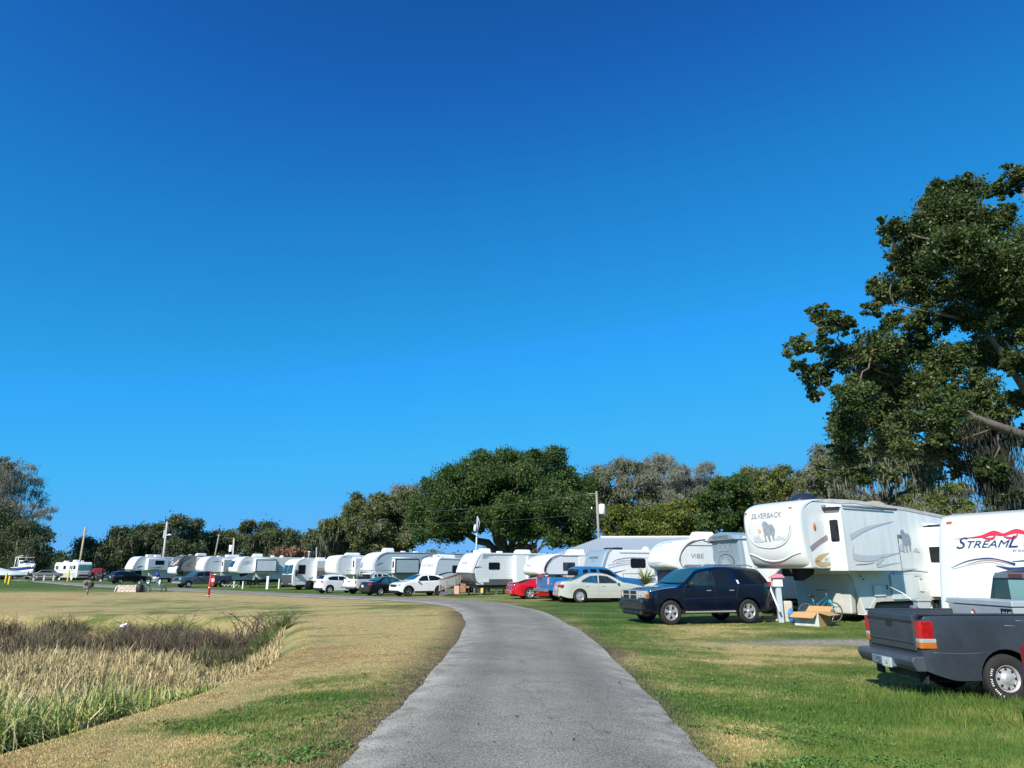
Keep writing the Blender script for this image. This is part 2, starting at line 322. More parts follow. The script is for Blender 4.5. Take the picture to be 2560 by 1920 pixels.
m=bpy.data.materials.new('asphalt'); m.use_nodes=True; n=m.node_tree.nodes; l=m.node_tree.links; p=n['Principled BSDF']; p.inputs['Roughness'].default_value=.85; p.inputs['Specular IOR Level'].default_value=.25
tc=n.new('ShaderNodeTexCoord'); N=[]
for sc_,dt in ((.35,4),(3,6),(75,3),(1.2,5)):
    z=n.new('ShaderNodeTexNoise'); z.inputs['Scale'].default_value=sc_; z.inputs['Detail'].default_value=dt; l.new(tc.outputs['Object'],z.inputs['Vector']); N.append(z)
vo=n.new('ShaderNodeTexVoronoi'); vo.inputs['Scale'].default_value=48; l.new(tc.outputs['Object'],vo.inputs['Vector'])
def mm(op,a,b,c=None,l=l,n=n):
    z=n.new('ShaderNodeMath'); z.operation=op
    for i,v in enumerate((a,b,c)):
        if v is None: continue
        if isinstance(v,(int,float)): z.inputs[i].default_value=v
        else: l.new(v,z.inputs[i])
    return z.outputs[0]
f=mm('MULTIPLY_ADD',N[0].outputs['Fac'],.55,-.05); f=mm('ADD',f,mm('MULTIPLY_ADD',N[1].outputs['Fac'],.3,-.15)); f=mm('ADD',f,mm('MULTIPLY_ADD',N[2].outputs['Fac'],1.7,-.85)); f=mm('ADD',f,mm('MULTIPLY_ADD',vo.outputs['Distance'],-.8,.42)); f=mm('ADD',f,mm('MULTIPLY_ADD',N[3].outputs['Fac'],.4,.05))
ed=n.new('ShaderNodeAttribute'); ed.attribute_name='edge'; f=mm('ADD',f,mm('MULTIPLY',ed.outputs['Fac'],mm('MULTIPLY_ADD',N[1].outputs['Fac'],1.6,-.5)))
la=n.new('ShaderNodeAttribute'); la.attribute_name='lat'   # two wheel tracks worn along the road, and thin cracks
tk=mm('ABSOLUTE',mm('ABSOLUTE',mm('SUBTRACT',la.outputs['Fac'],.5),0),0); tk=mm('ABSOLUTE',mm('SUBTRACT',tk,.24),0); tk=mm('MAXIMUM',mm('MULTIPLY_ADD',tk,-9,1),0); f=mm('ADD',f,mm('MULTIPLY',tk,mm('MULTIPLY_ADD',N[3].outputs['Fac'],-.28,.02)))
vc=n.new('ShaderNodeTexVoronoi'); vc.feature='DISTANCE_TO_EDGE'; vc.inputs['Scale'].default_value=.55; wv_=n.new('ShaderNodeVectorMath'); wv_.operation='MULTIPLY_ADD'; l.new(N[1].outputs['Color'],wv_.inputs[0]); wv_.inputs[1].default_value=(.5,.5,.5); l.new(tc.outputs['Object'],wv_.inputs[2]); l.new(wv_.outputs[0],vc.inputs['Vector'])
ck=mm('MAXIMUM',mm('MULTIPLY_ADD',vc.outputs['Distance'],-90,1),0); f=mm('SUBTRACT',f,mm('MULTIPLY',ck,mm('MAXIMUM',mm('MULTIPLY_ADD',N[0].outputs['Fac'],2.4,-1.05),0)))
rp=n.new('ShaderNodeValToRGB'); l.new(f,rp.inputs['Fac']); e=rp.color_ramp.elements; e[0].position=.05; e[0].color=(.115,.108,.09,1); e[1].position=1; e[1].color=(.43,.405,.335,1); x=e.new(.45); x.color=(.225,.21,.17,1)
l.new(rp.outputs['Color'],p.inputs['Base Color'])
bp=n.new('ShaderNodeBump'); bp.inputs['Strength'].default_value=.5; bp.inputs['Distance'].default_value=.01; l.new(vo.outputs['Distance'],bp.inputs['Height']); l.new(bp.outputs['Normal'],p.inputs['Normal'])
ro=rb.build('road',m); ro['kind']='structure'
me=ro.data; co=np.empty(len(me.vertices)*3); me.vertices.foreach_get('co',co); co=co.reshape(-1,3)
a=me.attributes.new('lat','FLOAT','POINT'); _d1=pdist(co[:,0],co[:,1],np.array([r[0] for r in P]+[r[0]+(-.001,0) for r in P[::-1]])); _d2=pdist(co[:,0],co[:,1],np.array([r[-1] for r in P]+[r[-1]+(.001,0) for r in P[::-1]])); _d1,_d2=np.abs(_d1),np.abs(_d2); a.data.foreach_set('value',(_d1/(_d1+_d2+1e-6)).astype(np.float32)); a=me.attributes.new('edge','FLOAT','POINT'); a.data.foreach_set('value',np.clip(1-np.abs(pdist(co[:,0],co[:,1],ROAD))/.55,0,1).astype(np.float32))
# ---------------- ground sheet ----------------
def spread(lo,hi,step,out,k):
    a=list(np.arange(lo,hi,step)); s=step; x=a[-1]
    while x<out[1]: s*=k; x+=s; a.append(x)
    s=step; x=a[0]
    while x>out[0]: s*=k; x-=s; a.insert(0,x)
    return np.array(a)
gx=spread(-26,17,.3,(-900,900),1.07); gy=spread(3,42,.3,(-60,1400),1.035)
GX,GY=np.meshgrid(gx,gy); GZ=tz(GX,GY); ni,nj=GX.shape
rd=pdist(GX,GY,ROAD).reshape(GX.shape)
GZ=np.where(rd<-.35,GZ-.12*np.clip((-rd-.35)/.3,0,1),GZ)
V=np.stack([GX.ravel(),GY.ravel(),GZ.ravel()],1); I=np.arange(ni*nj).reshape(ni,nj)
F=np.stack([I[:-1,:-1].ravel(),I[:-1,1:].ravel(),I[1:,1:].ravel(),I[1:,:-1].ravel()],1)
def bare(X,Y,d):
    px,py=proj(X,np.maximum(Y,3),tz0(X,Y)); side=(px<1100)|(X<0)
    w=np.where(side,np.clip(1-d/.9,0,1),np.clip(1-d/.55,0,1)*.8)*np.where(Y>30,.5,1)
    b=w*.95+.9*np.exp(-.5*(((px-590)/90)**2+((py-1618)/15)**2))+.7*np.exp(-.5*(((px-1530)/50)**2+((py-1632)/9)**2))
    pd=pdist(X,Y,POND).reshape(X.shape); b=b+np.clip((-pd-.2)/1.2,0,.9)
    return np.clip(b,0,1)
def sand(X,Y):
    px,py=proj(X,np.maximum(Y,3),tz0(X,Y)); return np.clip(1.5*np.exp(-.5*(((px-2120)/170)**2+((py-1606-(px-2100)*-.01)/5.0)**2)),0,1)*(X>0)
gobj=rawmesh('ground',V,F,grass_mat('lawn_ground',False),smooth=True,attr={'green':green(GX,GY).ravel(),'bare':bare(GX,GY,rd).ravel(),'sand':sand(GX,GY).ravel()}); gobj['kind']='structure'
# ---------------- mown grass blades near the road ----------------
def blades(name,X,Y,h,wd,m,label,lean=.5,green_v=None,seg=1,zoff=0,droop=.35):
    n=len(X); Z=tz(X,Y)+zoff-.01; a=rng.uniform(0,2*math.pi,n); la=rng.uniform(0,2*math.pi,n); ln=rng.uniform(.1,1,n)*lean*h
    dx,dy=np.cos(a)*wd/2,np.sin(a)*wd/2; lx,ly=np.cos(la)*ln,np.sin(la)*ln
    if seg==1:
        V=np.stack([np.stack([X-dx,Y-dy,Z],1),np.stack([X+dx,Y+dy,Z],1),np.stack([X+lx,Y+ly,Z+h*np.sqrt(np.maximum(0,1-(ln/h)**2*.8))],1)],1).reshape(-1,3)
        F=np.arange(3*n).reshape(n,3); k=3
    else:
        rows=[]
        for s in range(seg+1):
            t=s/seg; wv=(1-t**1.5)*.92+.08; ox,oy=lx*t*t,ly*t*t; oz=h*(t-droop*(ln/h)*t*t*t)
            rows.append(np.stack([X-dx*wv+ox,Y-dy*wv+oy,Z+oz],1)); rows.append(np.stack([X+dx*wv+ox,Y+dy*wv+oy,Z+oz],1))
        V=np.stack(rows,1).reshape(-1,3); k=2*(seg+1); base=np.arange(n)*k
        F=np.concatenate([np.stack([base+2*s,base+2*s+1,base+2*s+3,base+2*s+2],1) for s in range(seg)],0)
    g=green(X,Y) if green_v is None else green_v
    rdd=pdist(X,Y,ROAD)
    o=rawmesh(name,V,F,m,attr={'green':np.repeat(g,k),'bare':np.repeat(bare(X,Y,rdd)*.8,k),'sand':np.repeat(sand(X,Y)*.5,k)})
    o['kind']='stuff'; o['label']=label; o['category']='grass'; return o
def scatter(n,y0,y1,xa,xb,p=2):
    u=rng.random(n); Y=1/(1/y0+(1/y1-1/y0)*u); X=rng.uniform(xa,xb,n)*Y; return X,Y
GB=grass_mat('grass_blades',True)
X,Y=scatter(650000,5.6,30,-.95,.95); d=pdist(X,Y,ROAD); pd=pdist(X,Y,POND); k=(d>-.05+.13*rng.random(len(d)))&(pd>.2)&(rng.random(len(d))>sand(X,Y)*1.1)
X,Y=X[k],Y[k]; gr=green(X,Y); hh=(.018+.03*gr)*rng.uniform(.5,1.5,len(X)); hh=hh*(1+np.clip((X-3.5)/2,0,1)*np.clip((14-Y)/3,0,1)*1.2)
blades('lawn_grass',X,Y,hh,.006+.0005*Y,GB,'short mown grass, straw coloured left of the road and green on the right',lean=.9)
# long grass in front of the pickup
X=rng.uniform(5.8,12,40000); Y=rng.uniform(9.2,13.2,40000); k=rng.random(40000)<np.exp(-((Y-11.6)/.9)**2)
X,Y=X[k],Y[k]; blades('long_grass',X,Y,.19*rng.uniform(.4,1.5,len(X)),.009,GB,'longer green grass standing round the wheels of the grey pickup',lean=.8,green_v=np.full(len(X),.85),seg=2)
# ---------------- tall growth in the wet patch ----------------
def reed_mat(name,cols,ns=1.3):
    m=bpy.data.materials.new(name); m.use_nodes=True; n=m.node_tree.nodes; l=m.node_tree.links; p=n['Principled BSDF']; p.inputs['Roughness'].default_value=.6; p.inputs['Specular IOR Level'].default_value=.3
    tc=n.new('ShaderNodeTexCoord'); z=n.new('ShaderNodeTexNoise'); z.inputs['Scale'].default_value=ns; z.inputs['Detail'].default_value=3; l.new(tc.outputs['Object'],z.inputs['Vector']); gi=n.new('ShaderNodeNewGeometry')
    a=n.new('ShaderNodeMath'); a.operation='MULTIPLY_ADD'; l.new(gi.outputs['Random Per Island'],a.inputs[0]); a.inputs[1].default_value=.75; b=n.new('ShaderNodeMath'); b.operation='MULTIPLY_ADD'; l.new(z.outputs['Fac'],b.inputs[0]); b.inputs[1].default_value=1.5; b.inputs[2].default_value=-.6; l.new(b.outputs[0],a.inputs[2])
    rp=n.new('ShaderNodeValToRGB'); l.new(a.outputs[0],rp.inputs['Fac']); e=rp.color_ramp.elements; e[0].color=(*cols[0],1); e[1].color=(*cols[-1],1)
    for i,c in enumerate(cols[1:-1]): x=e.new((i+1)/(len(cols)-1)); x.color=(*c,1)
    l.new(rp.outputs['Color'],p.inputs['Base Color']); return m
RD=reed_mat('reed_straw_green',[(.11,.085,.035),(.07,.15,.022),(.14,.23,.04),(.30,.35,.09),(.54,.50,.18),(.66,.56,.26)],1.1)
RB=reed_mat('reed_brown',[(.16,.12,.055),(.36,.27,.13),(.56,.44,.22),(.66,.54,.28),(.20,.21,.07)])
RK=reed_mat('brush_dark',[(.055,.04,.028),(.11,.085,.055),(.24,.18,.10),(.09,.095,.04)],.9)
RG=reed_mat('weeds_green',[(.04,.075,.015),(.07,.12,.025),(.13,.15,.05),(.2,.15,.08)],2)
def region(n,poly,keep=None):
    P=np.array(poly); lo,hi=P.min(0),P.max(0); X=rng.uniform(lo[0],hi[0],n); Y=rng.uniform(lo[1],hi[1],n); k=pdist(X,Y,P)<0
    if keep is not None: k&=keep(X,Y)
    return X[k],Y[k]
def clump(X,Y,f=1.1):
    return np.sin(X*f*2.3+1.7*np.sin(Y*f))*np.sin(Y*f*2.9+1.3*np.sin(X*f*1.3))
band=[(-6.5,4.5),(-5.9,8.0),(-5.3,10.8),(-5.15,12.6),(-5.9,13.6),(-8,14.6),(-12,15.2),(-19,14),(-19,5)]
X,Y=region(110000,band,lambda X,Y:(rng.random(len(X))<(.25+.6*(clump(X,Y)>-.25))*np.clip(12/Y,.5,1)))
h=(.72+.30*clump(X,Y,.8)+.18*rng.standard_normal(len(X)))*1.3; h=np.clip(h,.3,1.6)*np.clip(1-(Y-10.5)/7,.45,1)*1.15*np.clip((-X-4.7)/1.5,.45,1)
blades('reed_bed',X,Y,h,.016+.0005*Y,RD,'tall straw and green marsh grass growing in the ditch at the left',lean=.95,green_v=np.zeros(len(X)),seg=4,droop=1.1)
X,Y=region(1500,band); blades('bent_reeds',X,Y,rng.uniform(.8,1.5,len(X))*np.clip((-X-4.8)/2.1,.28,1),.022,mat('reed_bleached',(.66,.56,.33),.6,var=.3,vs=3),'bleached bent reed stalks leaning through the marsh grass',lean=1.0,green_v=np.zeros(len(X)),seg=4,droop=1.0)
mid=[(-6.0,13.8),(-7.0,16.5),(-8.4,19.5),(-9.5,23),(-13,25),(-30,26),(-30,13),(-12,14.5)]
X,Y=region(110000,mid,lambda X,Y:rng.random(len(X))<.45+.4*(clump(X,Y,.7)>0)); h=np.clip(.38+.28*clump(X,Y)+.14*rng.standard_normal(len(X)),.12,1.1)*np.clip((-X-5.5)/4,.3,1)
blades('dry_reeds',X,Y,h,.028,RB,'dry tan reeds behind the tall marsh grass',lean=1.0,green_v=np.zeros(len(X)),seg=2,droop=.8)
low=[(-5.3,13.2),(-5.6,17.5),(-6.8,21.5),(-8.2,26),(-12,26.5),(-9.2,20.5),(-7.2,15.5)]
X,Y=region(26000,low,lambda X,Y:clump(X,Y,1.3)>-.5); h=np.clip(.22+.14*clump(X,Y)+.08*rng.standard_normal(len(X)),.06,.5)
blades('low_scrub',X,Y,h,.022,RB,'short brown litter and stalks on the bank at the right end of the ditch',lean=1,green_v=np.zeros(len(X)),seg=2,droop=.8)
far=[(-9.4,25.5),(-10.5,28.4),(-13,30.4),(-17,31.4),(-24,32.3),(-40,33),(-40,25.5),(-14,25.2)]
X,Y=region(90000,far,lambda X,Y:rng.random(len(X))<.10+.6*(clump(X,Y,.55)>.1)); h=np.clip(.50+.42*clump(X,Y,.55)+.14*rng.standard_normal(len(X)),.15,1.15)
blades('dark_brush',X,Y,h,.03,RK,'dark brown dead brush along the far edge of the ditch',lean=1.0,green_v=np.zeros(len(X)),seg=2,droop=.3)
wd=[(-7.6,21.5),(-7.9,25.5),(-8.6,27.2),(-11.0,26.8),(-9.8,22)]
X,Y=region(14000,wd,lambda X,Y:clump(X,Y,1.5)>-.3); h=np.clip(.36+.3*clump(X,Y,1.2)+.12*rng.standard_normal(len(X)),.08,.8)
blades('green_weeds',X,Y,h,.026,RG,'green weeds at the right end of the ditch',lean=1.0,green_v=np.zeros(len(X)),seg=2,droop=.6)
# briars: long arching canes
def briar(x,y,n,hh,label):
    b=MB(); z=tzs(x,y)
    for i in range(n):
        a=random.uniform(0,6.28); L=hh*random.uniform(.5,1.25); px_,py_=x+random.uniform(-.9,.9),y+random.uniform(-.5,.5); pts=[]
        for k in range(6):
            t=k/5; pts.append((px_+math.cos(a)*L*.7*t*t+.04*random.uniform(-1,1),py_+math.sin(a)*L*.4*t,z+L*(t-.3*t*t)+.03*random.uniform(-1,1)))
        b.tube(pts,[.012*(1-k/6)+.004 for k in range(6)],4,False)
        for k in range(2,5):
            for _ in range(2):
                q=Vector(pts[k]); d=Vector((random.uniform(-1,1),random.uniform(-1,1),random.uniform(0,1)))*.3*L*.5; b.tube([q,q+d*.5+Vector((0,0,.03)),q+d],[.006,.005,.003],3,False)
    o=b.build('briar_bush',mat('briar_cane',(.09,.06,.05),.8,var=.4,vs=5)); tag(o,label,'bush','briar bushes at the ditch'); return o
for px,Y,nn,h_,lb in ((430,24,16,1.9,'bare briar with a long cane leaning left over the ditch'),(520,22,26,1.2,'low tangled briar among brown reeds in the middle of the ditch'),(660,26.5,46,1.25,'dense purple-brown briar mound at the right end of the ditch'),(590,25.5,30,1.3,'loose briar behind the green weeds of the ditch'),(300,29,34,1.0,'dark bare briar at the far bank above the litter')):
    q=at(px,1560,Y); briar(q.x,Y,nn,h_,lb)
q=GP(307,1568); b=MB(); b.ball((0,0,.12),.08,10,1.3,.8,.8); b.ball((.1,.02,.17),.05,8,1.2,.9,1)
o=b.build('litter_bag',WH); o.location=(at(307,1566,26).x,26,at(307,1566,26).z-.1); tag(o,'small white plastic bag caught in the dark brush','litter')

# small broad-leaved weeds in the lawn, and loose stones along the edge of the road
X,Y=scatter(60000,5.8,22,-.9,.95); d=pdist(X,Y,ROAD); k=(d>.08)&(pdist(X,Y,POND)>.3)&(clump(X,Y,1.4)+.5*clump(X,Y,3.1)>.15)&(green(X,Y)>.42); X,Y=X[k],Y[k]; Z=tz(X,Y)+.03
n_=len(X); th=rng.uniform(0,6.28,n_); sz=rng.uniform(.012,.03,n_); ux,uy=np.cos(th)*sz,np.sin(th)*sz; tl=rng.uniform(-.5,.8,n_)*sz
V=np.stack([np.stack([X-ux,Y-uy,Z-tl],1),np.stack([X+uy*.6,Y-ux*.6,Z+.004],1),np.stack([X+ux,Y+uy,Z+tl],1),np.stack([X-uy*.6,Y+ux*.6,Z+.004],1)],1).reshape(-1,3)
o=rawmesh('lawn_weeds',V,np.arange(4*n_).reshape(n_,4),reed_mat('weed_leaf',[(.04,.10,.015),(.09,.19,.03),(.16,.26,.06)],1.5)); o['kind']='stuff'; o['label']='broad-leaved weeds and clover patches in the mown grass'; o['category']='weeds'
i_=rng.integers(30,len(ROAD)-30,7000); t_=rng.random(7000)[:,None]; Q=ROAD[i_]*(1-t_)+ROAD[(i_+1)%len(ROAD)]*t_+rng.standard_normal((7000,2))*np.array([.07,.07]); Q=Q[(Q[:,1]<30)&(Q[:,1]>4)]
Zq=tz(Q[:,0],Q[:,1])+.03; n_=len(Q); s_=rng.uniform(.003,.009,n_); P4=[]
for a_,b_,c_ in ((1,0,-.3),(-.5,.87,-.3),(-.5,-.87,-.3),(0,0,1)): P4.append(np.stack([Q[:,0]+a_*s_,Q[:,1]+b_*s_,Zq+c_*s_],1))
V=np.stack(P4,1).reshape(-1,3); B0=np.arange(n_)*4; F=np.concatenate([np.stack([B0+a_,B0+b_,B0+3],1) for a_,b_ in ((0,1),(1,2),(2,0))])
o=rawmesh('loose_gravel',V,F,reed_mat('gravel_grey',[(.09,.075,.055),(.20,.18,.14),(.33,.31,.27)],6)); o['kind']='stuff'; o['label']='loose grey gravel crumbling from both edges of the road'; o['category']='gravel'
# ---------------- trailers and motorhomes ----------------
# local frame: x = -s (s = distance behind the foremost point), y=+w is the side seen from the road, z up from the ground
def mk_wheel(parent,x,y,r,wd,rim='steel',nsp=5,side=1,capm=None,holes=False):
    """wheel disc facing +-Y; returns wheel part with its tyre"""
    b=MB(); rr=r*{'truck':.56,'car':.66,'alloy':.64,'hub':.6}.get(rim,.6)
    o=wd/2*side
    b.lathe([(rr,-wd/2*side*.8),(rr,o*.86),(rr*.97,o*.9),(rr*.9,o*.8),(rr*.86,o*.35)],ax='Y',n=28)
    if rim in('car','alloy'):
        b.lathe([(rr*.86,o*.3),(.02,o*.3)],ax='Y',n=20)
        for i in range(nsp):
            a=2*math.pi*i/nsp+.3; ca,sa=math.cos(a),math.sin(a); pa=(-sa,ca)
            w0,w1=rr*.13,rr*.24; P_=[(ca*.1*rr+pa[0]*w0,sa*.1*rr+pa[1]*w0),(ca*.93*rr+pa[0]*w1,sa*.93*rr+pa[1]*w1),(ca*.93*rr-pa[0]*w1,sa*.93*rr-pa[1]*w1),(ca*.1*rr-pa[0]*w0,sa*.1*rr-pa[1]*w0)]
            b.prism(P_,lambda u,v:(u,o*.34,v),lambda u,v:(u,o*.78,v))
        b.lathe([(rr*.24,o*.3),(rr*.24,o*.78),(rr*.12,o*.86),(.001,o*.86)],ax='Y',n=14)
    else:
        b.lathe([(rr*.86,o*.45),(rr*.6,o*.62),(rr*.42,o*.62),(rr*.34,o*.9),(rr*.2,o*1.0),(.001,o*1.0)],ax='Y',n=24)
    wm={'truck':STL,'car':ALU,'alloy':ALU,'hub':WH}.get(rim,STL)
    wh=b.build('wheel',capm or wm,parent); wh.location=(x,y,r)
    if rim in('car','alloy'):
        h=MB(); h.lathe([(rr*.85,o*.32),(.02,o*.32)],ax='Y',n=20); h.build('brake_disc',BLK,wh)
    else:
        h=MB(); h.lathe([(rr*.80,o*.50),(rr*.84,o*.52)],ax='Y',n=24); h.build('rim_groove',BLK,wh)
        if holes:
            for i in range(8):
                a=2*math.pi*i/8; h=MB(); h.lathe([(rr*.10,o*.56),(rr*.10,o*.66),(.001,o*.66)],c=(math.cos(a)*rr*.68,0,math.sin(a)*rr*.68),ax='Y',n=8); h.build('hand_hole',BLK,wh)
    t=MB(); t.lathe([(rr*.98,-o*.9),(rr*1.08,-o),(r*.93,-o),(r*.985,-o*.82),(r,-o*.5),(r,o*.5),(r*.985,o*.82),(r*.93,o),(rr*1.1,o*1.0),(rr*.99,o*.9)],ax='Y',n=36)
    t.build('tyre',RUB,wh); return wh
class RV:
    def __init__(s,name,label,cat,px,Y,deg,L,zt,zb,anchor_s=.5,w=1.22,group='motorhomes and trailers parked in the long row',ry=0,asg=1):
        s.w=w;s.L=L;s.zt=zt;s.zb=zb; a=R(deg); ax,ay=-anchor_s,w*asg
        wx,wy=ax*math.cos(a)-ay*math.sin(a),ax*math.sin(a)+ay*math.cos(a)
        z=CH; X=(px-1280)/ppm(Y,.5-0)
        s.rx,s.ryy=X-wx,Y-wy
        s.z=tzs(X,Y); s.o=root(name,label,cat,(s.rx,s.ryy,s.z),a,group,ry)
    def side(s,u,v,off=.012,sgn=1): return (-u,sgn*(s.w+off),v)
    def body(s,poly,m=SW,name='body',win=0,w=None,bev=.04):
        w=w or s.w; b=MB(); b.prism(poly,lambda u,v:(-u,w-win,v),lambda u,v:(-u,-w+win,v)); return b.build(name,m,s.o,bevel=bev)
    def cap(s,prof,m=FW,bulge=.28,band=.12,n=2.4,name='front_cap',off=.012,bandf=None,yscale=1):
        prof=catmull(prof,4); s.prof=prof; s.bulge=bulge; s.nn=n; w=s.w+off; pth=[]
        for k in range(13):
            t=math.pi/2*k/12; y=w*math.sin(t)**(2/n); ds=bulge*(1-max(0,math.cos(t))**(2/n)); pth.append((ds,y))
        rows=[]
        for i,(u,v) in enumerate(prof):
            bd=band if bandf is None else bandf(v); r=[(-(u+bulge+bd),-w,v)]+[(-(u+d),-y,v) for d,y in pth[::-1]]+[(-(u+d),y,v) for d,y in pth[1:]]+[(-(u+bulge+bd),w,v)]
            rows.append(r)
        b=MB(); b.grid(rows,True); o=b.build(name,m,s.o); return o
    def capx(s,y,z,off=.012):
        zs=[p[1] for p in s.prof]; us=[p[0] for p in s.prof]
        u=np.interp(z,zs,us) if zs[0]<zs[-1] else np.interp(-z,[-a for a in zs],us)
        t=min(1,abs(y)/(s.w+.012)); ds=s.bulge*(1-(max(0,1-t**s.nn))**(1/s.nn)); return (-(u+ds)+off,y,z)
    def win(s,u0,u1,v0,v1,frame=TRIM,glass=GLASS,r=.07,parent=None,split=False,prot=0,curt=None):
        p=parent or s.o; o=prot; y=s.w+o
        b=MB(); b.prism(rrect(-u1,-u0,v0,v1,r),lambda a,c:(a,y-.02,c),lambda a,c:(a,y+.018,c)); f=b.build('window',frame,p)
        b=MB(); b.prism(rrect(-u1+.03,-u0-.03,v0+.03,v1-.03,r*.7),lambda a,c:(a,y,c),lambda a,c:(a,y+.022,c)); b.build('pane',glass,f)
        if curt:
            b=MB()
            for k in range(int((u1-u0-.1)/.12)):
                q=-u1+.08+k*.12; b.box(q,q+.07,y+.018,y+.026,v0+.06,v1-.06)
            b.build('curtain',curt,f)
        if split:
            b=MB(); um=(u0+u1)/2; b.box(-um-.015,-um+.015,y+.01,y+.03,v0+.03,v1-.03); b.build('mullion',frame,f)
        return f
    def slide(s,u0,u1,v0,v1,d=.8,m=SW,trim=None,face=None,fm=None):
        b=MB(); b.box(-u1,-u0,s.w-.1,s.w+d,v0,v1); o=b.build('slide_out',m,s.o,bevel=.015)
        if trim:
            b=MB(); y=s.w+d; t=.07
            for a,c,e,g in ((u0-.02,u1+.02,v1-t,v1+.02),(u0-.02,u1+.02,v0-.02,v0+t),(u0-.02,u0+t,v0+t,v1-t),(u1-t,u1+.02,v0+t,v1-t)): b.box(-c,-a,y-.06,y+.015,e,g)
            b.build('slide_trim',trim,o)
        b=MB(); b.tube([(-u0+.05,s.w+.14,v1+.1),(-u1-.05,s.w+.14,v1+.1)],.05,8); b.build('slide_topper',WH,o)
        return o
    def fwin(s,u0,y0,y1,v0,v1,parent):    # window on the front-facing end of a slide-out
        b=MB(); b.prism(rrect(y0,y1,v0,v1,.05),lambda a,c:(-u0-.01,a,c),lambda a,c:(-u0+.02,a,c)); return b.build('slide_window',GLASS,parent)
    def ac(s,u,m=FW,L=1.0,h=.32,y=0,n=1,name='air_conditioner'):
        for k in range(n):
            b=MB(); z=s.zt; x=-u-k*1.2
            P=[[(x+L/2*a*(1-.16*t*(1 if a>0 else .4)),y+.36*c*(1-.1*t),z-.02+h*t) for a,c in ((1,-1),(1,1),(-1,1),(-1,-1))] for t in (0,.55,1)]
            P[2]=[(x+(p[0]-x)*.86,y+(p[1]-y)*.86,p[2]) for p in P[2]]
            b.grid(P,False,True); o=len(b.v)-12; b.f.append((o+8,o+9,o+10,o+11)); b.sm.append(False); q=b.build(name,m,s.o,bevel=.03)
            b=MB()
            for j in range(5): b.box(x-L/2*.97,x-L/2*.8,y+.33,y+.362,z+.05+j*.04,z+.065+j*.04)
            b.build('louvre',UTIL,q)
    def vent(s,u,y=.2,h=.12,L=.4,m=FW,name='roof_vent'):
        b=MB(); b.box(-u-L/2,-u+L/2,y-L/2,y+L/2,s.zt-.02,s.zt+h); b.build(name,m,s.o,bevel=.04)
    def dome(s,u,y=0,r=.25):
        b=MB(); b.ball((-u,y,s.zt+.02),r,14,1,1,.8); b.build('antenna_dome',FW,s.o)
    def rail(s,u0,u1,z,m=TRIM,t=.05):
        b=MB(); b.box(-u1,-u0,s.w-.01,s.w+.025,z-t/2,z+t/2); b.build('gutter_trim',m,s.o)
    def seams(s,us,v0,v1,m=DECL):
        for u in us:
            b=MB(); b.box(-u-.008,-u+.008,s.w-.005,s.w+.006,v0,v1); b.build('panel_seam',m,s.o)
    def hatch(s,u0,u1,v0,v1,m=SW,tm=DECL):
        b=MB(); b.prism(rrect(-u1,-u0,v0,v1,.05),lambda a,c:(a,s.w-.01,c),lambda a,c:(a,s.w+.012,c)); o=b.build('storage_hatch',tm,s.o)
        b=MB(); b.prism(rrect(-u1+.015,-u0-.015,v0+.015,v1-.015,.04),lambda a,c:(a,s.w,c),lambda a,c:(a,s.w+.018,c)); b.build('hatch_panel',m,o)
    def marker(s,u,v,m=AMB): b=MB(); b.box(-u-.05,-u+.05,s.w,s.w+.035,v-.025,v+.025); b.build('marker_lamp',m,s.o,bevel=.01)
    def fmark(s,y,z,m=AMB):
        x=s.capx(y,z,0)[0]; b=MB(); b.box(x-.05,x+.03,y-.06,y+.06,z-.03,z+.03); b.build('marker_lamp',m,s.o,bevel=.01)
    def swoosh(s,spine,wd,m=DEC,prot=0,parent=None,name='stripe'): return ribbon_part(spine,wd,lambda u,v:(-u,s.w+.014+prot,v),m,parent or s.o,name)
    def fswoosh(s,spine,wd,m=DEC,name='front_decal'): return ribbon_part(spine,wd,lambda y,z:s.capx(y,z,.016),m,s.o,name)
    def stext(s,t,size,u,v,m=DEC,prot=0,rot=0,**k):
        c,q=math.cos(rot),math.sin(rot); return text_part(t,size,lambda a,b:(-(u+a*c-b*q),s.w+.016+prot,v+a*q+b*c),m,s.o,'lettering',**k)
    def ftext(s,t,size,z,m=DEC,y=0,slope=0,**k): return text_part(t,size,lambda a,b:s.capx(y+a,z+b+slope*a,.018),m,s.o,'front_lettering',**k)
    def fpoly(s,pts,m,name='emblem',off=.016,n=1):
        # polygon in (y,z) on the cap; convex ones are laid on as rows that follow the curve
        if len(pts)==4 or 'emblem' in name:
            zs=[p[1] for p in pts]; z0,z1=min(zs),max(zs); rows=[]
            for k in range(13):
                z=z0+(z1-z0)*min(.9999,max(.0001,k/12)); ys=[]
                for i in range(len(pts)):
                    a,c=pts[i],pts[(i+1)%len(pts)]
                    if a[1]!=c[1] and min(a[1],c[1])<=z<=max(a[1],c[1]): ys.append(a[0]+(c[0]-a[0])*(z-a[1])/(c[1]-a[1]))
                if len(ys)>1: rows.append([s.capx(min(ys)+(max(ys)-min(ys))*j/12,z,off) for j in range(13)])
            b=MB(); b.grid(rows,True); return b.build(name,m,s.o)
        b=MB(); b.prism(pts,lambda y,z:s.capx(y,z,off),lambda y,z:s.capx(y,z,off-.01)); return b.build(name,m,s.o)
    def spoly(s,pts,m,name='emblem',prot=0):
        b=MB(); b.prism(pts,lambda u,v:(-u,s.w+.014+prot,v),lambda u,v:(-u,s.w+.004+prot,v)); return b.build(name,m,s.o)
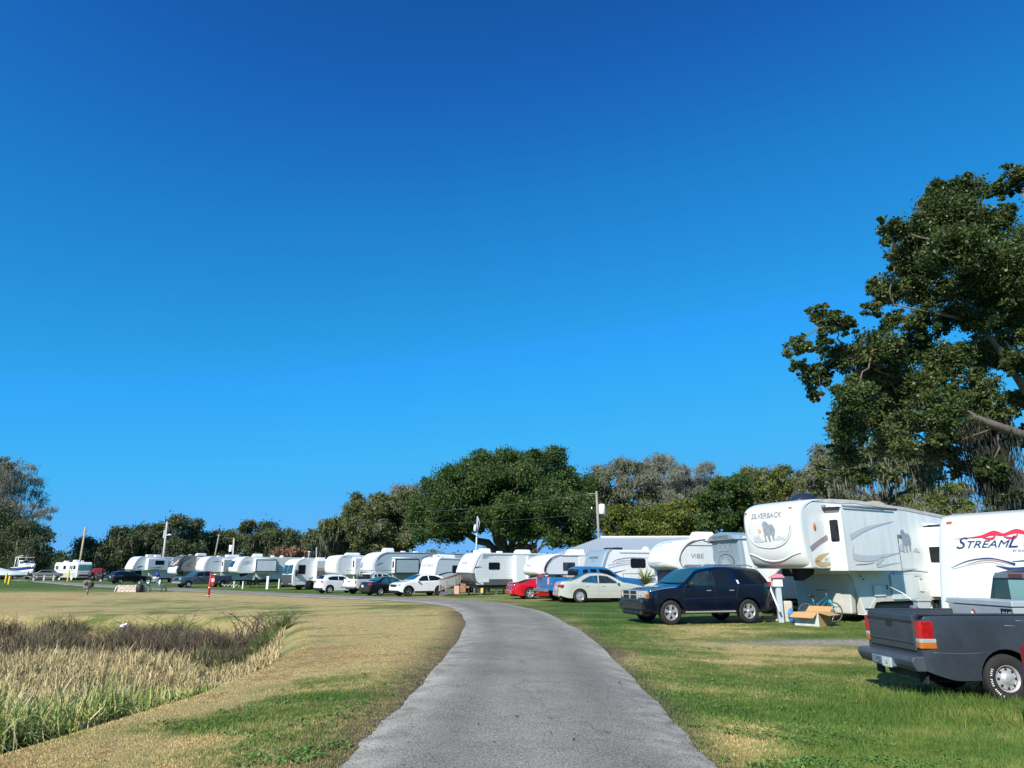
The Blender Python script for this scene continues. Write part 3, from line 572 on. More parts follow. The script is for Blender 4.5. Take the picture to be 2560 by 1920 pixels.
    def under(s,u0,u1,axles=(),jacks=(),r=.36,zc=None):
        b=MB(); zz=zc or s.zb; b.box(-u1,-u0,-s.w+.12,s.w-.12,zz-.22,zz+.05); b.build('chassis',BLK,s.o)
        for u in axles:
            for y in (1,-1): mk_wheel(s.o,-u,y*(s.w-.16),r,.22,'steel',side=y)
        for u in jacks:
            for y in (1,-1):
                b=MB(); b.box(-u-.045,-u+.045,y*(s.w-.25)-.045,y*(s.w-.25)+.045,.02,zz); b.box(-u-.12,-u+.12,y*(s.w-.25)-.12,y*(s.w-.25)+.12,-.04,.03); b.build('jack_leg',STL,s.o)
def Yroof(zt,ytop,zg=-.1): return (zt+zg-1.7)*1824/(1427-ytop)
FIFTH=[(.75,1.72),(.42,1.76),(.16,1.95),(.03,2.35),(0,2.75),(.06,3.1),(.28,3.45),(.75,3.72)]
def fifth_outline(L,zt,zb,front,nose=2.7,zn=1.72,drop=.55): # side polygon from nose back
    return [(front+.25,zn),(front,zn+.35),(front,zt-.75),(front+.35,zt-.3),(front+.9,zt-.03),(front+2.2,zt),(L,zt-.02),(L,zb),(nose+.55,zb),(nose,zb-.0+.35),(nose-.15,zn)]
def pinbox(rv,u=1.2,zn=1.72):
    b=MB(); b.prism([(-(u-.1),zn+.02),(-(u+.9),zn+.02),(-(u+.8),zn-.2),(-(u+.2),zn-.4),(-(u),zn-.4)],lambda a,c:(a,-.12,c),lambda a,c:(a,.12,c)); b.build('pin_box',BLK,rv.o)
# ======== O: big cream fifth wheel with gorilla picture ========
def rv_gorilla():
    zt=3.95; Y=24.0; rv=RV('fifth_wheel_trailer','large cream fifth wheel trailer with gorilla pictures on its rounded nose and flank','trailer',2043,Y,210,11.2,zt,.58,.62,group=None)
    s=rv; w=s.w; nose=2.55; zn=1.72
    # flat sides with a higher nose, a sloping step and the lower skirt
    up=[(.55,zn-.02),(.42,zn+.5),(.42,3.3),(.55,3.62),(.9,3.82),(2.0,zt),(3.4,zt+.02),(6.5,zt-.10),(8.6,zt-.25),(11.2,zt-.42),(11.2,zn-.35),(5.6,zn-.05),(2.9,zn-.12),(2.62,zn-.22),(2.45,zn-.03)]
    s.body(up,CREAM,'upper_body')
    low=[(2.75,zn-.1),(5.8,zn-.08),(11.2,zn-.33),(11.2,.62),(4.25,.62),(3.95,.60),(3.6,.22),(3.25,.22),(2.9,1.0)]
    b=MB(); b.prism(low,lambda u,v:(-u,w-.03,v),lambda u,v:(-u,-w+.03,v)); b.build('lower_body',mat('skirt_upper',(.68,.69,.66),.42,var=.1,vs=1.4),s.o,bevel=.03)
    b=MB(); b.prism([(4.2,.94),(11.2,.94),(11.2,.60),(4.28,.60),(3.95,.58),(3.6,.20),(3.22,.20)],lambda u,v:(-u,w-.02,v),lambda u,v:(-u,-w+.02,v)); b.build('skirt',CREAM2,s.o,bevel=.02)
    # forward bulkhead below the overhang, with a big hatch
    b=MB(); b.prism([(-1.1,.24),(1.1,.24),(1.16,1.2),(1.0,1.68),(-1.0,1.68),(-1.16,1.2)],lambda y,z:(-2.62-.0+.0,y,z),lambda y,z:(-2.9,y,z)); b.build('bulkhead',mat('bulkhead_cream',(.52,.52,.46),.5,var=.12,vs=1.5),s.o,bevel=.05)
    b=MB(); b.prism(rrect(-.75,.75,.45,1.45,.12),lambda y,z:(-2.59,y,z),lambda y,z:(-2.66,y,z)); b.build('bulkhead_hatch',mat('bulkhead_cream',(.4,.4,.4)),s.o,bevel=.015)
    pf=[(1.0,1.70),(.62,1.71),(.36,1.82),(.17,2.1),(.07,2.5),(.02,2.9),(0,3.2),(.03,3.45),(.14,3.66),(.5,3.84),(1.0,3.93),(1.5,3.96)]
    s.cap(pf,mat('cap_cream',(.68,.70,.675),.3,coat=.25,var=.06,vs=.8,streak=1),bulge=.34,band=.16,n=2.9,bandf=lambda z:.10+.10*max(0,(2.3-z)))
    # raised moulding lines on the nose
    def mould(pts,r,name):
        S=catmull(pts,8); b=MB(); b.tube([s.capx(y,z,.004) for y,z in S],r,6); b.build(name,mat('cap_cream',(.8,.8,.8)),s.o)
    arch=[(-1.0,3.35),(-.96,3.0),(-.86,2.7),(-.6,2.47),(-.2,2.38),(.2,2.38),(.6,2.5),(.86,2.75),(.97,3.05),(1.0,3.4)]
    mould(arch,.035,'nose_moulding'); mould([(-1.12,2.2),(-.8,2.12),(-.4,1.97),(0,1.93),(.4,1.98),(.8,2.12),(1.1,2.2)],.03,'nose_moulding')
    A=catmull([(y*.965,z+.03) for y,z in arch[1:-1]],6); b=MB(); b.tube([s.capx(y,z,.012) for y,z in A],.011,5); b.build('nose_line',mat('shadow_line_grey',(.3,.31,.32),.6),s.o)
    s.ftext('SILVERBACK',.25,3.42,DEC,y=-.03,shear=.15,xs=.97,bold=.004)
    # gorilla, hills and sun
    def gor(f,k,name):
        G=[(-.30,.86),(-.22,.93),(-.12,.94),(-.04,.90),(.04,.80),(.12,.76),(.26,.78),(.38,.68),(.44,.52),(.42,.34),(.34,.22),(.32,.02),(.24,.0),(.22,.10),(.20,.24),(.10,.30),(.06,.20),(.08,-.02),(-.02,-.06),(-.05,.1),(-.08,.26),(-.16,.28),(-.20,.1),(-.18,-.04),(-.27,-.05),(-.27,.15),(-.28,.42),(-.32,.6),(-.34,.74)]
        return f([(a*k[2]+k[0],c*k[2]+k[1]) for a,c in G],mat('picture_grey',(.30,.35,.39),.5,var=.45,vs=9),name)
    gor(lambda p,m,n:s.fpoly(p,m,n,.018),(.02,2.60,.68),'gorilla_picture')
    s.fpoly([(-.72,2.56),(-.6,2.78),(-.52,2.74),(-.44,2.83),(-.3,2.62),(-.18,2.60),(-.3,2.55)],DECL,'hill_picture',.014); s.fpoly([(.26,2.6),(.4,2.76),(.5,2.72),(.6,2.7),(.72,2.6)],DECL,'hill_picture',.014)
    s.fpoly([(-.36+.07*math.cos(a*.524),2.93+.08*math.sin(a*.524)) for a in range(12)],mat('picture_orange',(.66,.42,.26),.5),'sun_picture',.017)
    s.fmark(-1.02,3.55); s.fmark(.93,3.62)
    b=MB(); b.ball((-.95,w+.01,3.02),.1,12,.7,.35,1.3); b.build('side_lamp',AMB,s.o)
    # big slide-out
    sl=s.slide(1.62,4.75,1.62,3.62,.62,CREAM); s.fwin(1.62,w+.14,w+.46,2.55,3.25,sl)
    b=MB(); b.box(-4.95,-1.45,w+.0,w+.12,3.66,3.74); b.tube([(-1.7,w+.66,3.68),(-4.85,w+.66,3.68)],.045,8); b.build('awning_roller',STL,s.o)
    b=MB(); b.box(-1.7,-1.5,w,w+.6,3.56,3.66); b.build('awning_arm',TRIM,s.o)
    # decals
    P0=.62
    s.swoosh([(.62,2.3),(1.1,2.52),(1.6,2.7)],[.17,.15,.17],mat('stripe_mauve',(.30,.25,.28),.5,var=.35,vs=20))
    s.swoosh([(1.6,2.2),(1.1,2.05),(.85,1.9),(1.1,1.83),(1.6,1.84)],[.02,.16,.20,.16,.08],DECT); s.swoosh([(1.6,2.05),(1.35,1.96),(1.6,1.9)],[.02,.14,.1],DECL)
    s.swoosh([(1.95,2.68),(3.0,3.0),(4.6,3.28)],[.18,.12,.02],DECL,P0); s.swoosh([(2.1,2.42),(2.0,2.2),(2.15,2.05),(3.0,2.02),(3.7,2.1),(4.7,2.22)],[.02,.06,.22,.18,.12,.02],DECL,P0)
    s.swoosh([(4.7,1.9),(3.9,1.83),(3.35,1.78),(3.3,1.85),(3.7,2.05)],[.01,.05,.10,.14,.12],DECL,P0); s.swoosh([(2.1,1.82),(2.7,1.84),(3.2,1.9)],[.03,.03,.01],mat('stripe_rust',(.45,.28,.24),.5),P0)
    gor(lambda p,m,n:s.spoly(p,m,n),(6.25,2.30,.82),'gorilla_picture'); s.spoly([(5.55,2.28),(5.65,2.55),(5.8,2.5),(5.95,2.62),(6.1,2.3)],DECL,'hill_picture'); s.spoly([(6.65,2.3),(6.8,2.44),(7.0,2.4),(7.12,2.26)],DECL,'hill_picture')
    s.spoly([(5.77+.08*math.cos(a*.524),2.68+.09*math.sin(a*.524)) for a in range(12)],mat('picture_orange',(.6,.4,.2)),'sun_picture')
    s.swoosh([(4.95,1.8),(5.5,1.66),(6.7,1.70)],[.08,.12,.02],DECL); s.swoosh([(5.2,1.55),(5.9,1.48),(7.0,1.5)],[.1,.08,.02],DECL)
    # rear slide-out, window, hatches
    s2=s.slide(7.5,10.4,.72,3.18,.7,CREAM); s.fwin(7.5,w+.16,w+.6,1.92,2.47,s2); s.win(7.95,9.3,1.95,2.75,prot=.7,parent=s2,r=.09,glass=TINT)
    b=MB(); b.box(-10.7,-7.6,w+.0,w+.66,3.22,3.27); b.build('awning_roller',DECN,s.o)
    s.hatch(3.85,4.55,.78,1.15,CREAM); s.hatch(4.95,6.5,.66,1.5,CREAM); s.hatch(6.75,7.0,.9,1.3,CREAM)
    for u,v in ((3.2,1.45),(4.7,1.12),(4.7,1.04)): b=MB(); b.ball((-u,w,v),.03,8); b.build('inlet_cap',TRIM,s.o)
    s.marker(3.3,1.35,RED); s.marker(6.9,1.35)
    # roof
    b=MB(); b.prism([(.95,3.86),(2.0,zt+.03),(3.4,zt+.05),(6.5,zt-.07),(8.6,zt-.22),(11.2,zt-.39),(11.2,zt-.52),(8.6,zt-.33),(6.5,zt-.18),(3.4,zt-.06),(2,zt-.1)],lambda u,v:(-u,w+.02,v),lambda u,v:(-u,-w-.02,v)); b.build('roof',ROOFG,s.o)
    for u,m_,h in ((2.6,mat('solar_dark',(.02,.025,.05),.3),.42),(5.6,FW,.24),(7.0,mat('vent_tan',(.36,.31,.2),.7),.34)):
        b=MB(); b.ball((-u,-.3,zt-.02),.62 if u!=5.6 else .16,14,1.1,.8,h/.62 if u!=5.6 else 1.2); b.build('roof_cover',m_,s.o)
    s.under(3.4,10.8,(7.3,8.2),(3.6,),.38,.5); pinbox(s,1.3,1.70)
# ======== P: streamlined trailer on the right edge ========
def rv_flourish():
    Y=16.6; a=211; rv=RV('travel_trailer','white travel trailer with a red flourish and navy lettering, behind the grey pickup','trailer',2370,Y,a,8.5,3.12,.55,.3,group=None,asg=-1)
    s=rv
    w=s.w; s.body([(.25,.55),(.3,1.3),(.75,2.9),(.95,3.1),(8.5,3.1),(8.5,.55)],FW); s.cap([(.3,.56),(.05,.7),(.06,1.0),(.18,1.6),(.34,2.2),(.47,2.6),(.6,2.9),(.78,3.06),(1.2,3.14)],mat('cap_white',(.60,.63,.60),.32,coat=.2,var=.05,vs=.7),bulge=.16,band=.14,n=6)
    # lower grey front panel and trim
    b=MB(); b.prism([(-w+.02,.6),(w-.02,.6),(w-.02,1.27),(-w+.02,1.27)],lambda y,z:s.capx(y,z,.01),lambda y,z:s.capx(y,z,-.05)); b.build('lower_front_panel',mat('panel_beige_grey',(.5,.52,.49),.45,var=.1,vs=2),s.o)
    b=MB(); b.tube([s.capx(y,1.28,.01) for y in np.linspace(-1.1,1.2,8)],.012,5); b.build('front_trim',DECL,s.o)
    s.fmark(-.98,2.92)
    s.ftext('S',.34,2.46,DECN,y=-.72,shear=.35,xs=1.3); s.ftext('TREAM',.21,2.43,DECN,y=-.17,shear=.35,xs=1.35); s.ftext('L',.34,2.46,DECN,y=.36,shear=.35,xs=1.3); s.ftext('ITE',.21,2.43,DECN,y=.75,shear=.35,xs=1.35); s.ftext('BY GULF STREAM',.06,2.29,DECN,y=.62,shear=.3,xs=1.1)
    s.fswoosh([(-.84,2.565),(-.5,2.58),(-.25,2.6),(0,2.66),(.2,2.62),(.45,2.68),(.7,2.62),(.95,2.66),(1.1,2.6)],[.005,.02,.05,.10,.05,.09,.05,.09,.02],DECR)
    for y0 in (-.12,.32,.74): s.fswoosh([(y0-.12,2.58),(y0-.02,2.55),(y0+.1,2.55),(y0+.16,2.62)],[.02,.045,.05,.02],DECR)
    s.fswoosh([(-.93,1.96),(-.55,2.10),(-.15,2.15),(.15,2.1),(.4,2.02)],[.005,.02,.025,.025,.05],DECN); s.fswoosh([(-.9,1.94),(-.5,2.03),(-.1,2.08),(.2,2.0)],[.01,.02,.02,.01],DECL)
    s.fswoosh([(-.6,2.03),(-.2,2.115),(.1,2.09),(.3,2.03)],[.005,.025,.03,.01],mat('stripe_rust',(.4,.2,.2))); s.fswoosh([(.02,2.0),(.35,1.93),(.7,1.95),(1.05,2.06)],[.01,.07,.10,.03],DECN); s.fswoosh([(.35,2.08),(.7,2.1),(1.0,2.12)],[.01,.03,.05],DECN)
    s.rail(.3,8.4,2.95,DECL,.03); s.win(2.0,3.3,1.5,2.4); s.ac(3.4); s.under(.4,8.3,(4.6,5.4),(1.0,7.8))
    b=MB(); b.tube([(.75,0,.5),(-.4,.5,.5)],.05,6); b.tube([(.75,0,.5),(-.4,-.5,.5)],.05,6); b.tube([(.7,0,.02),(.7,0,.9)],.04,6); b.build('tow_tongue',BLK,s.o)
    b=MB(); b.ball((.2,-.42,1.12),.33,18,.9,1,1.15); b.lathe([(.33,.62),(.33,1.12)],c=(.2,-.42,0),ax='Z',n=18); b.build('gas_bottle_cover',WH,s.o)
# ======== the rest of the row ========
def rv_vibe(): # M
    rv=RV('travel_trailer','white travel trailer with tall arched front cap and black window, behind the dark blue car','trailer',1714,36,200,7.2,3.2,.6,.9); s=rv
    s.body([(.95,.6),(.7,1.1),(.62,1.7),(.75,2.3),(1.15,2.85),(1.7,3.12),(2.2,3.18),(7.2,3.18),(7.2,.6)],SW)
    s.cap([(.75,.6),(.6,.8),(.55,1.4),(.5,1.75)],TRIM,bulge=.42,band=.05,n=2.6,name='lower_front'); s.cap([(.5,1.66),(.16,1.78),(.02,2.0),(.03,2.25),(.2,2.6),(.6,2.97),(1.2,3.18),(1.9,3.22)],FW,bulge=.42,band=.22,n=2.6)
    A=catmull([(.98,1.7),(.78,1.85),(.70,2.1),(.80,2.5),(1.2,2.88),(1.8,3.12),(2.3,3.19)],5); b=MB(); b.tube([(-u,s.w+.015,v) for u,v in A],.022,5); b.build('cap_trim',mat('trim_brown',(.2,.14,.12),.5),s.o)
    b=MB(); b.prism([(-.7,2.86),(-.35,3.0),(.1,3.06),(.5,3.05),(.3,2.94),(-.2,2.86)],lambda y,z:s.capx(y,z,.012),lambda y,z:s.capx(y,z,-.01)); b.build('front_skylight',GLASS,s.o)
    s.fswoosh([(-.75,2.62),(-.2,2.66),(.5,2.68)],[.02,.03,.01],DECL); s.fswoosh([(-.5,2.0),(.0,2.02),(.5,2.03)],[.03,.03,.02],DECL)
    b=MB(); b.prism([(-1.0,1.7),(-.7,1.86),(0,1.93),(.7,1.86),(1.0,1.7),(.95,1.62),(-.95,1.62)],lambda y,z:s.capx(y,z,.02),lambda y,z:s.capx(y,z,-.05)); b.build('stone_guard',GRYS,s.o)
    s.stext('VIBE',.33,1.75,2.33,DEC,xs=1.25); s.win(2.75,3.85,2.05,2.65,r=.1); s.rail(.9,7.2,1.82,mat('trim_brown',(.2,.1,.1))); s.rail(1.2,7.2,2.88,mat('trim_brown',(.2,.1,.1)),.03); s.rail(2.2,7.2,3.1,DEC,.04)
    s.ac(3.0,mat('ac_cream',(.72,.70,.6),.5),1.25,.46); s.under(.8,7.1,(4.2,5.0),(1.3,6.7)); s.seams((5.2,),.7,3.0)
def rv_wildwood(): # N
    rv=RV('travel_trailer','blue-grey fronted trailer with an oval mountain badge, squeezed in left of the gorilla trailer','trailer',1866,29.0,190,9,3.35,.6,.3); s=rv; s.body([(.3,.6),(.3,3.1),(9,3.1),(9,.6)],SW)
    s.cap([(.3,.6),(.24,1.2),(.2,2.0),(.16,2.6),(.12,3.0),(.14,3.12)],BLUEG,bulge=.12,band=.1,n=6)
    s.prof2=s.prof
    b=MB(); b.prism([(-1.3,2.98),(-1.1,3.16),(-.6,3.28),(0,3.33),(.6,3.28),(1.1,3.16),(1.3,2.98)],lambda y,z:(.02,y,z),lambda y,z:(-.9,y,z)); b.build('roof_visor',BLUEG,s.o,bevel=.03)
    text_part('WILDWOOD',.2,lambda a,c:(.03,a,3.1+c),DECB,s.o,'front_lettering',xs=1.2)
    s.ftext('DLX',.46,2.68,mat('decal_silver',(.45,.52,.56),.3,.3),xs=1.25,bold=.012); s.ftext('DLX',.46,2.665,DECB,y=-.015,xs=1.25,bold=.0) if 0 else None
    E=[(.72*math.cos(t),2.08+.34*math.sin(t)) for t in np.linspace(0,2*math.pi,25)[:-1]]; s.fpoly(E,DECB,'oval_emblem'); s.fpoly([(y*.94,2.08+(z-2.08)*.9) for y,z in E],mat('emblem_steel',(.33,.40,.45),.35,.2,var=.25,vs=5),'oval_emblem',.022)
    s.fpoly([(-.5,1.98),(-.25,2.2),(-.12,2.12),(.05,2.28),(.22,2.12),(.5,1.98)],mat('decal_silver',(.5,.5,.5)),'mountain_emblem',.028)
    for y in (-1.02,1.02): b=MB(); b.box(-.2,.06,y-.09,y+.09,1.78,1.98); b.box(-.2,.02,y-.12,y+.12,1.9,1.95); b.build('latch',CHR,s.o)
    b=MB(); b.box(-.12,.03,-1.24,-1.1,2.9,3.0); b.build('marker_lamp',mat('lamp_rust',(.35,.15,.1),.5),s.o)
    s.ac(4,h=.3); s.win(2,3,1.5,2.3); s.under(.4,8.8,(4.5,5.3),(1,8))
    # skirting gear below the front
    b=MB(); b.tube([(.9,0,.5),(-.3,.5,.5)],.05,6); b.tube([(.9,0,.5),(-.3,-.5,.5)],.05,6); b.build('tow_tongue',BLK,s.o)
def rv_passport(): # L
    rv=RV('travel_trailer','white travel trailer with blue-grey lettered front, swoosh stripes and two black windows','trailer',1514,43.5,202,8.6,2.95,.55,.5); s=rv
    s.body([(.28,.55),(.3,1.2),(.75,2.55),(1.0,2.9),(8.6,2.93),(8.6,.55)],FW)
    s.cap([(.05,.8),(.0,1.15),(.2,1.8),(.45,2.45),(.62,2.75),(.85,2.93)],BLUEG,bulge=.16,band=.12,n=5)
    s.ftext('PASSPORT',.21,2.42,DECB,xs=1.2); s.ftext('SUPER LITE',.08,2.22,DECB)
    s.win(2.35,3.45,1.80,2.38,r=.12); s.win(4.5,4.95,2.0,2.6,r=.12)
    b=MB(); b.prism([(-6.0,.65),(-8.3,.65),(-8.3,2.66),(-6.0,2.66)],lambda a,c:(a,s.w-.05,c),lambda a,c:(a,s.w+.5,c)); sl=b.build('slide_out',SW,s.o); b=MB(); b.box(-6.06,-5.98,s.w+.45,s.w+.52,.6,2.72); b.box(-8.3,-6,s.w+.45,s.w+.52,2.64,2.72); b.build('slide_trim',TRIM,sl)
    for sp_,wd,m_ in (([(1.05,2.1),(1.4,2.3),(2.4,2.42),(4,2.4)],[.03,.05,.05,.01],DEC),([(1.3,2.12),(1.7,2.24),(3.2,2.28)],[.04,.1,.02],DECL),([(.75,1.8),(1.6,1.98),(2.5,2.05)],[.05,.12,.02],DECL),([(.7,1.95),(1.5,2.08),(2.4,2.14)],[.02,.03,.01],DEC),([(.45,1.1),(1.0,1.45),(2.0,1.68)],[.14,.09,.01],DECB),([(2.6,.9),(3.4,1.22),(4.4,1.36),(5.7,1.4)],[.02,.05,.07,.01],DECB),([(2.9,.88),(3.8,1.08),(5.4,1.2)],[.1,.22,.02],mat('decal_blue_grey',(.2,.3,.42),.4)),([(2.4,.84),(3.6,.92),(5.6,.96)],[.02,.04,.01],DEC)): s.swoosh(sp_,wd,m_)
    s.rail(1.6,8.5,2.72,DEC,.04); s.dome(4.3); s.vent(1.5,.2,.1,.6,TRIM); s.vent(2.3,-.2,.14,.5,TRIM,'antenna'); s.ac(6.3,mat('ac_black',(.03,.035,.045),.35),1.3,.38)
    s.under(.4,8.4,(4.7,5.5),(1,7.8)); s.hatch(1.1,1.9,.62,1.0)
    b=MB(); b.tube([(-1.6,s.w+.3,.0),(-1.6,s.w+.3,1.45),(-2.9,s.w+.3,1.45),(-2.9,s.w+.3,.8)],.025,6); b.build('hand_rail',DECB,s.o)
def rv_wing(): # K
    rv=RV('travel_trailer','small white travel trailer with rounded nose and winged badge, behind the blue pickup','trailer',1374,46,203,7.5,2.75,.6,1.0); s=rv
    s.body([(.95,.6),(.75,1.1),(.75,1.5),(.95,2.1),(1.3,2.5),(1.75,2.7),(7.5,2.73),(7.5,.6)],GRYS)
    b=MB(); b.prism([(.9,1.46),(.8,1.7),(.95,2.05),(1.3,2.42),(1.9,2.62),(3.2,2.64),(3.2,1.46)],lambda a,c:(-a,s.w-.02,c),lambda a,c:(-a,s.w+.01,c)); b.build('side_panel',mat('siding_pale_grey',(.55,.62,.65),.4),s.o)
    s.cap([(.7,.6),(.55,.9),(.5,1.4)],TRIM,bulge=.42,band=.05,n=2.6,name='lower_front'); s.cap([(.45,1.36),(.15,1.45),(.0,1.65),(.03,1.9),(.2,2.2),(.5,2.48),(.9,2.67),(1.4,2.77)],FW,bulge=.42,band=.2,n=2.6)
    A=catmull([(.95,1.38),(.8,1.5),(.78,1.75),(.98,2.15),(1.35,2.48),(1.9,2.72)],5); b=MB(); b.tube([(-u,s.w+.015,v) for u,v in A],.02,5); b.build('cap_trim',DEC,s.o)
    s.fswoosh([(-.55,2.12),(-.2,2.04),(0,2.02),(.2,2.04),(.55,2.12)],[.01,.10,.06,.10,.01],mat('decal_slate',(.32,.4,.42),.4)); s.fswoosh([(-.3,1.97),(0,1.94),(.3,1.97)],[.01,.05,.01],DECL)
    s.win(2.0,2.9,1.68,2.22,glass=TINT,split=True); b=MB(); b.box(-5.0,-3.2,s.w-.05,s.w+.06,.8,2.62); b.build('door_panel',SW,s.o)
    s.win(3.7,6.6,1.6,2.5,r=.03,glass=GLASS,split=True,frame=TRIM); s.rail(1.9,7.4,2.62,TRIM,.04); s.rail(.9,7.4,1.45,TRIM,.05); b=MB(); b.box(-7.4,-.95,s.w-.01,s.w+.012,.62,1.43); b.build('lower_siding',mat('siding_dark',(.1,.1,.1)),s.o)
    s.ac(3.6,L=1.25,h=.36); s.under(.8,7.3,(4.3,5.1),(1.3,6.8)); s.vent(6.2,h=.14); b=MB(); b.tube([(-5.8,.7,2.7),(-5.6,.7,3.05),(-5.2,.7,2.75)],.05,5); b.build('antenna',TRIM,s.o)
def wings(s,y0,z0,k,f,nm='winged_badge'):
    for sg in (1,-1):
        for j,(a,c) in enumerate(((.55,.17),(.42,.07),(.3,-.03))): f([(y0+sg*.08*k,z0-.04*k),(y0+sg*.25*k,z0+(c*.5)*k),(y0+sg*a*k,z0+c*k)],[.03*k,.07*k,.01*k],DEC)
    f([(y0-.12*k,z0-.15*k),(y0,z0-.2*k),(y0+.12*k,z0-.15*k)],[.01*k,.09*k,.01*k],DEC); f([(y0-.1*k,z0+.06*k),(y0,z0+.1*k),(y0+.1*k,z0+.06*k)],[.04*k,.1*k,.04*k],DEC)
def rv_shasta(): # J
    rv=RV('travel_trailer','white ribbed travel trailer with winged badge and dark lower front, right of the wooden ramp','trailer',1187,54.5,211,9.4,3.2,.75,.55); s=rv
    rib=mat('siding_ribbed',(.68,.72,.72),.45,var=.05,vs=1)
    s.body([(.75,.75),(.42,1.15),(.45,1.6),(.75,2.4),(1.1,3.0),(1.5,3.18),(9.4,3.18),(9.4,.75)],rib)
    for k in range(17):
        z=1.2+k*.11; u0=.5 if z<2 else .5+(z-2)*.6
        b=MB(); b.box(-3.9,-u0-.15,s.w,s.w+.008,z,z+.012); b.box(-9.3,-5.0,s.w,s.w+.008,z,z+.012); b.build('siding_rib',DECL,s.o)
    for k in range(5):
        z=.84+k*.07; b=MB(); b.box(-9.3,-1.9,s.w,s.w+.012,z,z+.05); b.build('siding_rib',mat('siding_dark',(.16,.19,.2),.45),s.o)
    b=MB(); b.box(-9.35,-1.3,s.w-.02,s.w+.006,.76,1.18); b.build('lower_siding',mat('siding_dark',(.1,.1,.1)),s.o)
    s.cap([(.2,1.6),(.04,1.68),(.05,1.85),(.25,2.35),(.55,2.85),(.8,3.1),(1.2,3.22)],FW,bulge=.24,band=.16,n=4)
    pf=s.prof; s.cap([(.75,.82),(.42,.95),(.2,1.25),(.12,1.66)],mat('front_dark_grey',(.11,.12,.125),.4,coat=.2,var=.15,vs=2),bulge=.24,band=.16,n=4,name='lower_front'); s.prof=pf
    wings(s,-.02,2.35,1.1,lambda sp_,wd,m_:s.fswoosh(sp_,wd,m_)); s.swoosh([(.55,2.05),(.9,2.1),(1.2,2.08)],[.1,.07,.01],DECN)
    s.fswoosh([(-1.0,2.0),(-.5,1.88),(0,1.85),(.5,1.9),(1.0,2.02)],[.05,.02,.01,.02,.05],DECL)
    for k in range(4): s.swoosh([(1.2,3.0-.08*k),(2.2-.2*k,2.95-.08*k)],[.05,.01],DEC)
    b=MB(); b.box(-9.3,-1.3,s.w,s.w+.03,3.0,3.12); b.build('awning_case',mat('decal_slate',(.3,.3,.3)),s.o)
    s.win(1.75,2.75,1.9,2.45,r=.08); s.win(5.7,7.1,1.92,2.72,r=.05,glass=GLASS,curt=SW,split=True)
    b=MB(); b.box(-5.05,-3.95,s.w-.05,s.w+.55,.98,3.0); b.build('slide_out',FW,s.o)
    b=MB(); b.box(-5.1,-4.95,s.w+.5,s.w+.62,.6,3.0); b.build('slide_flange',FW,s.o)
    s.win(8.0,9.0,1.6,2.6,r=.05); wings(s,7.1,1.45,1.2,lambda sp_,wd,m_:s.swoosh(sp_,wd,m_))
    s.ac(2.0,L=.9,h=.36); s.ac(5.6,L=1.3,h=.32); s.vent(1.2,h=.2); s.vent(3.3,h=.14); s.under(.7,9.2,(5.0,5.9),(1.2,2.6,4.4,8.6))
    s.hatch(1.0,1.8,.95,1.25); b=MB(); b.tube([(.7,0,.55),(-.5,.5,.6)],.05,6); b.tube([(.7,0,.55),(-.5,-.5,.6)],.05,6); b.tube([(.6,0,0),(.6,0,.9)],.04,6); b.build('tow_tongue',BLK,s.o)
    for y in (-.2,.2): b=MB(); b.lathe([(.02,.6),(.15,.64),(.16,.7),(.16,1.1),(.12,1.2),(.02,1.22)],c=(.25,y,0),ax='Z',n=14); b.build('gas_bottle',BLK,s.o)
def rv_ridge(): # I
    rv=RV('travel_trailer','white travel trailer with grey sides and red rock graphics behind the wooden ramp','trailer',1092,60.5,219,9.5,3.05,.7,.5,ry=R(-1.2)); s=rv
    s.body([(.5,.7),(.42,1.2),(.62,2.7),(.85,3.0),(9.5,3.03),(9.5,.7)],mat('siding_pale_grey',(.5,.5,.5)))
    s.cap([(.3,1.5),(.1,1.52),(.14,1.8),(.28,2.5),(.36,2.75),(.5,2.92),(.9,3.08)],FW,bulge=.14,band=.14,n=5)
    s.ftext('ROCK RIDGE',.34,2.33,DEC,xs=.95,bold=.004)
    s.win(2.0,3.1,1.75,2.4,r=.1,split=True); s.swoosh([(.6,1.55),(1.4,1.75),(2.0,1.82)],[.12,.08,.05],DECB); s.swoosh([(1.6,1.35),(2.8,1.58),(4.0,1.78)],[.02,.08,.08],DECB)
    for k in range(5): s.swoosh([(.9+k*.65,1.15+.1*k),(1.25+k*.65,1.35+.1*k),(1.5+k*.65,1.2+.1*k)],[.05,.12,.04],mat('stripe_rock_red',(.55,.25,.22),.5,var=.4,vs=9))
    b=MB(); b.box(-4.5,-3.7,s.w-.02,s.w+.04,.85,2.75); dr=b.build('entry_door',FW,s.o); b=MB(); b.box(-4.35,-3.85,s.w+.03,s.w+.05,1.9,2.4); b.build('door_window',GLASS,dr)
    s.rail(.7,9.4,2.9,DEC,.05); s.ac(2.0,L=2.0,h=.3); s.vent(.9,h=.22); s.vent(5.2,h=.3,L=.7); s.under(.6,9.3,(5,5.9),(1.2,8.6))
